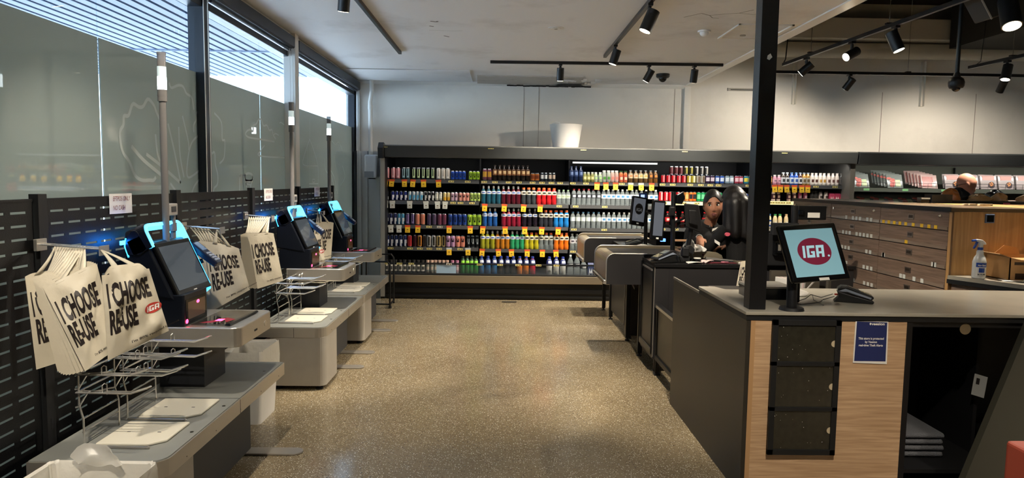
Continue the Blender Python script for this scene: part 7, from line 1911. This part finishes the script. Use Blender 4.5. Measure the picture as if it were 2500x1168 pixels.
M_hair = mat('black_hair', '#090707', .42, bump=.15, bscale=90); M_cloth = mat('black_polo_fabric', '#070708', .85, bump=.3, bscale=300)
M_trous = mat('black_trousers', '#101013', .85); M_shoe = mat('black_shoes', '#0b0b0b', .4)
def person(name, label, base, ztop, yaw, shoulder, arms, m_skin, htilt=(0, 0, 0), head_s=1.0, hcen=None, m_cl=None, fw=1.0):
    """arms: list of (elbow, wrist, handdir, handup) for (-x side, +x side) in world space"""
    bx_, by_ = base
    root = thing(name, label, 'person', (bx_, by_, 0))
    m_cl = m_cl or M_cloth
    R_ = Matrix.Rotation(yaw, 4, 'Z')
    hz = ztop - .123 * head_s if hcen is None else hcen[2]
    hc = Vector((bx_, by_, hz)) if hcen is None else Vector(hcen)
    H = Matrix.Translation(hc) @ Matrix.Rotation(htilt[2], 4, 'Z') @ Matrix.Rotation(htilt[0], 4, 'X') @ Matrix.Rotation(htilt[1], 4, 'Y') @ Matrix.Diagonal((fw, 1, 1, 1))
    nz = hz - .158 * head_s       # base of the neck
    def W(x, y, z): return Vector((bx_, by_, 0)) + (R_ @ Vector((x, y, 0))) + Vector((0, 0, z))
    hip = nz - .50; kn = hip * .53; an = .08
    body = MB()
    head_into(body, H, head_s)
    capsule(body, H @ Vector((0, .018, -.07)), W(0, .01, nz), .046 * head_s, .055)
    sh = shoulder / 2
    for sx_ in (-1, 1):
        capsule(body, W(0, .005, nz - .06), W(sx_ * (sh - .03), .0, nz - .065), .045, .042)
        capsule(body, W(sx_ * .06, 0, nz - .10), W(sx_ * .055, .0, hip + .14), .085, .08)
        capsule(body, W(sx_ * .06, 0, hip + .14), W(sx_ * .085, .0, hip), .085, .095)
        capsule(body, W(sx_ * .09, 0, hip - .04), W(sx_ * .09, -.005, kn), .082, .055)
        capsule(body, W(sx_ * .09, -.005, kn), W(sx_ * .09, .01, an), .053, .036)
        capsule(body, W(sx_ * .09, .02, .04), W(sx_ * .095, -.13, .032), .036, .03)
    cl = MB()
    capsule(cl, W(0, .012, nz - .02), W(0, .01, nz - .06), .062, .075)
    co = MB()
    co.tube([W(.066 * math.cos(a_), .015 + .066 * math.sin(a_), nz + .012 + .030 * math.sin(a_)) for a_ in [-PI / 2 + .25 + (2 * PI - .5) * k / 18 for k in range(19)]], .017, 8)
    co.build('collar', m_cl, root, smooth=True)
    for sx_ in (-1, 1):
        capsule(cl, W(0, .005, nz - .045), W(sx_ * (sh - .025), .0, nz - .062), .060, .058)
        capsule(cl, W(sx_ * .07, -.01, nz - .12), W(sx_ * .06, .0, hip + .12), .100, .095)
        capsule(cl, W(sx_ * .06, 0, hip + .14), W(sx_ * .08, .0, hip - .02), .098, .110)
    for sx_, (el, wr_, hd, hu) in zip((-1, 1), arms):
        s0 = W(sx_ * (sh - .02), .0, nz - .065)
        capsule(body, s0, el, .042, .035); capsule(body, el, wr_, .034, .024)
        capsule(cl, s0, el, .058, .047)
        e_, w_ = Vector(el), Vector(wr_)
        capsule(cl, el, e_.lerp(w_, .82), .047, .036)
        hand(body, w_, hd, hu)
    b_ = remeshed(body, 'body', m_skin, root, .0055, 2)
    c_ = remeshed(cl, 'shirt', m_cl, root, .009, 4)
    tr_ = MB()
    for sx_ in (-1, 1):
        capsule(tr_, W(sx_ * .075, 0, hip + .02), W(sx_ * .09, -.005, kn), .105, .068)
        capsule(tr_, W(sx_ * .09, -.005, kn), W(sx_ * .09, .01, .09), .068, .055)
    remeshed(tr_, 'trousers', M_trous, root, .012, 3)
    so = MB()
    for sx_ in (-1, 1): capsule(so, W(sx_ * .09, .025, .045), W(sx_ * .095, -.14, .04), .045, .04)
    remeshed(so, 'shoes', M_shoe, root, .01, 2)
    return root, H
def face_parts(root, H, s, gaze=0.0, lip='#6e3a32', brow=True):
    M_eye = mat('eye_white', '#d8d2c8', .25); M_iris = mat('dark_iris', '#140c0a', .15)
    def fb(c, r, nm, m_, rot=0):
        mb = MB(); e = MB(); ellipsoid(e, (0, 0, 0), r, 12)
        mb.add([H @ ((Vector(v) @ Matrix.Rotation(rot, 3, 'Y') + Vector(c)) * s) for v in e.v], e.f)
        return mb.build(nm, m_, root, smooth=True)
    for sx_ in (-1, 1):
        e_ = fb((sx_ * .030, -.0800, .006), (.0155, .006, .0075), 'eye', M_eye)
        ii = fb((sx_ * .030 + gaze, -.0846, .0065), (.0066, .0024, .0070), 'iris', M_iris)
        fb((sx_ * .030, -.0835, .0145), (.0170, .004, .0022), 'eyelash', M_iris)
        if brow: fb((sx_ * .032, -.0895, .027), (.017, .004, .0024), 'eyebrow', M_hair, -sx_ * .10)
    ml_ = mat('lip_' + lip, lip, .4)
    fb((0, -.0985, -.0580), (.021, .0060, .0055), 'upper_lip', ml_); fb((0, -.0985, -.0680), (.018, .0070, .0068), 'lower_lip', ml_)
    fb((.008, -.108, -.0405), (.0034, .002, .002), 'nostril', M_iris); fb((-.008, -.108, -.0405), (.0034, .002, .002), 'nostril', M_iris)

# cashier facing the camera
H1c = (1.93, 6.30, 1.403)
p1, H1 = person('person', 'cashier in black shirt facing the camera, dark hair pulled back', (1.93, 6.38), 1.55, 0.10, .40,
                [((1.72, 6.34, 1.00), (1.80, 6.24, 1.105), (-.2, -.9, -.25), (0, -.2, 1)), ((2.14, 6.40, .98), (2.05, 6.30, 1.02), (-.9, -.3, 0), (0, 0, 1))], M_skin,
                htilt=(math.radians(2), math.radians(-3), math.radians(-14)), head_s=1.20, hcen=H1c, fw=.93)
face_parts(p1, H1, 1.20, gaze=-.0035)
hair_cap(H1, 1.20, M_hair, p1, off=.007, line=.058)
bn_ = MB(); ellipsoid(bn_, H1 @ Vector((0.0, .10, .02)), (.045, .04, .045), 14); bn_.build('hair_bun', M_hair, p1, smooth=True)
# collar opening shows skin: v shaped
MB().prism([(1.875, 1.225), (1.925, 1.225), (1.902, 1.155)], 'Y', 6.268, 6.272)
nb_ = MB().hexa([(1.915, 6.255, 1.165), (1.95, 6.255, 1.185), (1.95, 6.257, 1.185), (1.915, 6.257, 1.165), (1.918, 6.255, 1.19), (1.97, 6.255, 1.208), (1.97, 6.257, 1.208), (1.918, 6.257, 1.19)]).build('name_badge', M_paper, p1)
zp = MB().cyl((1.895, 6.262, 1.205), (1.893, 6.262, 1.225), .004, n=8).build('zip_pull', M_steel, p1)
wt = MB().tube([H for H in [(1.80 + .03 * math.cos(a_), 6.245 + .012 * math.sin(a_), 1.105 + .03 * math.sin(a_)) for a_ in [2 * PI * k / 16 for k in range(16)]]], .005, 6, closed=True).build('bracelet', M_chrome, p1, smooth=True)

# cashier with long hair, back to the camera
H2c = (2.045, 6.08, 1.445)
p2, H2 = person('person', 'cashier with long black hair, back turned to the camera', (2.15, 6.10), 1.57, PI + .5, .44,
                [((2.32, 6.12, 1.0), (2.30, 6.32, 1.02), (-.4, .8, 0), (0, 0, 1)), ((1.86, 6.17, 1.02), (1.90, 6.34, 1.05), (.4, .8, 0), (0, 0, 1))], M_skin,
                htilt=(math.radians(4), 0, math.radians(205)), head_s=1.06, hcen=H2c)
face_parts(p2, H2, 1.06)
hair_cap(H2, 1.06, M_hair, p2, off=.018, line=.05)
lh = MB()
# long hair mass falling over the back
ellipsoid(lh, (2.05, 6.055, 1.45), (.108, .115, .120), 18)
ellipsoid(lh, (2.06, 6.02, 1.33), (.115, .085, .19), 18)
for (x, y, r0_, x1_, y1_, z1_, r1_) in ((1.985, 6.02, .06, 1.97, 5.99, 1.20, .045), (2.03, 5.99, .07, 2.03, 5.955, 1.17, .05), (2.09, 5.99, .07, 2.12, 5.955, 1.17, .055), (2.13, 6.02, .06, 2.19, 5.985, 1.19, .05), (2.15, 6.05, .05, 2.23, 6.03, 1.22, .045)):
    capsule(lh, (x, y, 1.43), (x1_, y1_, z1_), r0_, r1_)
remeshed(lh, 'long_hair', M_hair, p2, .010, 10)
ellipse_mb((1.945, 5.985, 1.17), (1, -.1, 0), (0, 0, 1), .022, .017)
bd_ = ellipse_mb((1.955, 5.963, 1.163), (1, .15, .15), (-.15, 0, 1), .022, .016).build('shirt_logo', mat('pink_logo', '#c8586a', .5), p2)
sd_ = bd_.modifiers.new('s', 'SOLIDIFY'); sd_.thickness = .02
block_logo('logo_letters', M_white, p2, lambda x, y: Vector((1.955 + x - .15 * y, 5.948 + .15 * x, 1.163 + y + .15 * x)), .014, 0, 0)
tg_ = MB().hexa([(1.875, 6.035, 1.085), (1.918, 6.03, 1.055), (1.918, 6.034, 1.055), (1.875, 6.039, 1.085), (1.873, 6.035, 1.112), (1.920, 6.03, 1.083), (1.920, 6.034, 1.083), (1.873, 6.039, 1.112)]).build('name_tag', M_paper, p2)

# bald shopper behind the bread stand
H3c = (5.10, 7.55, 1.635)
p3, H3 = person('person', 'bald shopper with glasses behind the bread stand, head bowed', (5.10, 7.62), 1.76, math.radians(120), .44,
                [((5.16, 7.38, 1.10), (4.98, 7.35, 1.0), (-.9, 0, -.2), (0, 0, 1)), ((5.10, 7.86, 1.10), (4.95, 7.80, 1.0), (-.9, 0, -.2), (0, 0, 1))], M_skin2,
                htilt=(math.radians(18), 0, math.radians(-122)), head_s=1.02, hcen=H3c, m_cl=mat('dark_blue_jumper', '#1c222c', .8))
face_parts(p3, H3, 1.02)
gm = MB()
for sx_ in (-1, 1):
    gm.tube([H3 @ Vector((sx_ * .076, .012, .004)), H3 @ Vector((sx_ * .078, -.05, .012)), H3 @ Vector((sx_ * .055, -.092, .012))], .0022, 6)
    gm.tube([H3 @ Vector((sx_ * .032 + .022 * math.cos(a_), -.094, .004 + .016 * math.sin(a_))) for a_ in [2 * PI * k / 14 for k in range(14)]], .0018, 6, closed=True)
gm.tube([H3 @ Vector((-.012, -.098, .01)), H3 @ Vector((.012, -.098, .01))], .002, 6)
gm.build('eyeglasses', M_blackgloss, p3, smooth=True)

# ---------------------------------------------------------------- tidy
for o in bpy.data.objects:
    if 'used' in o: del o['used']
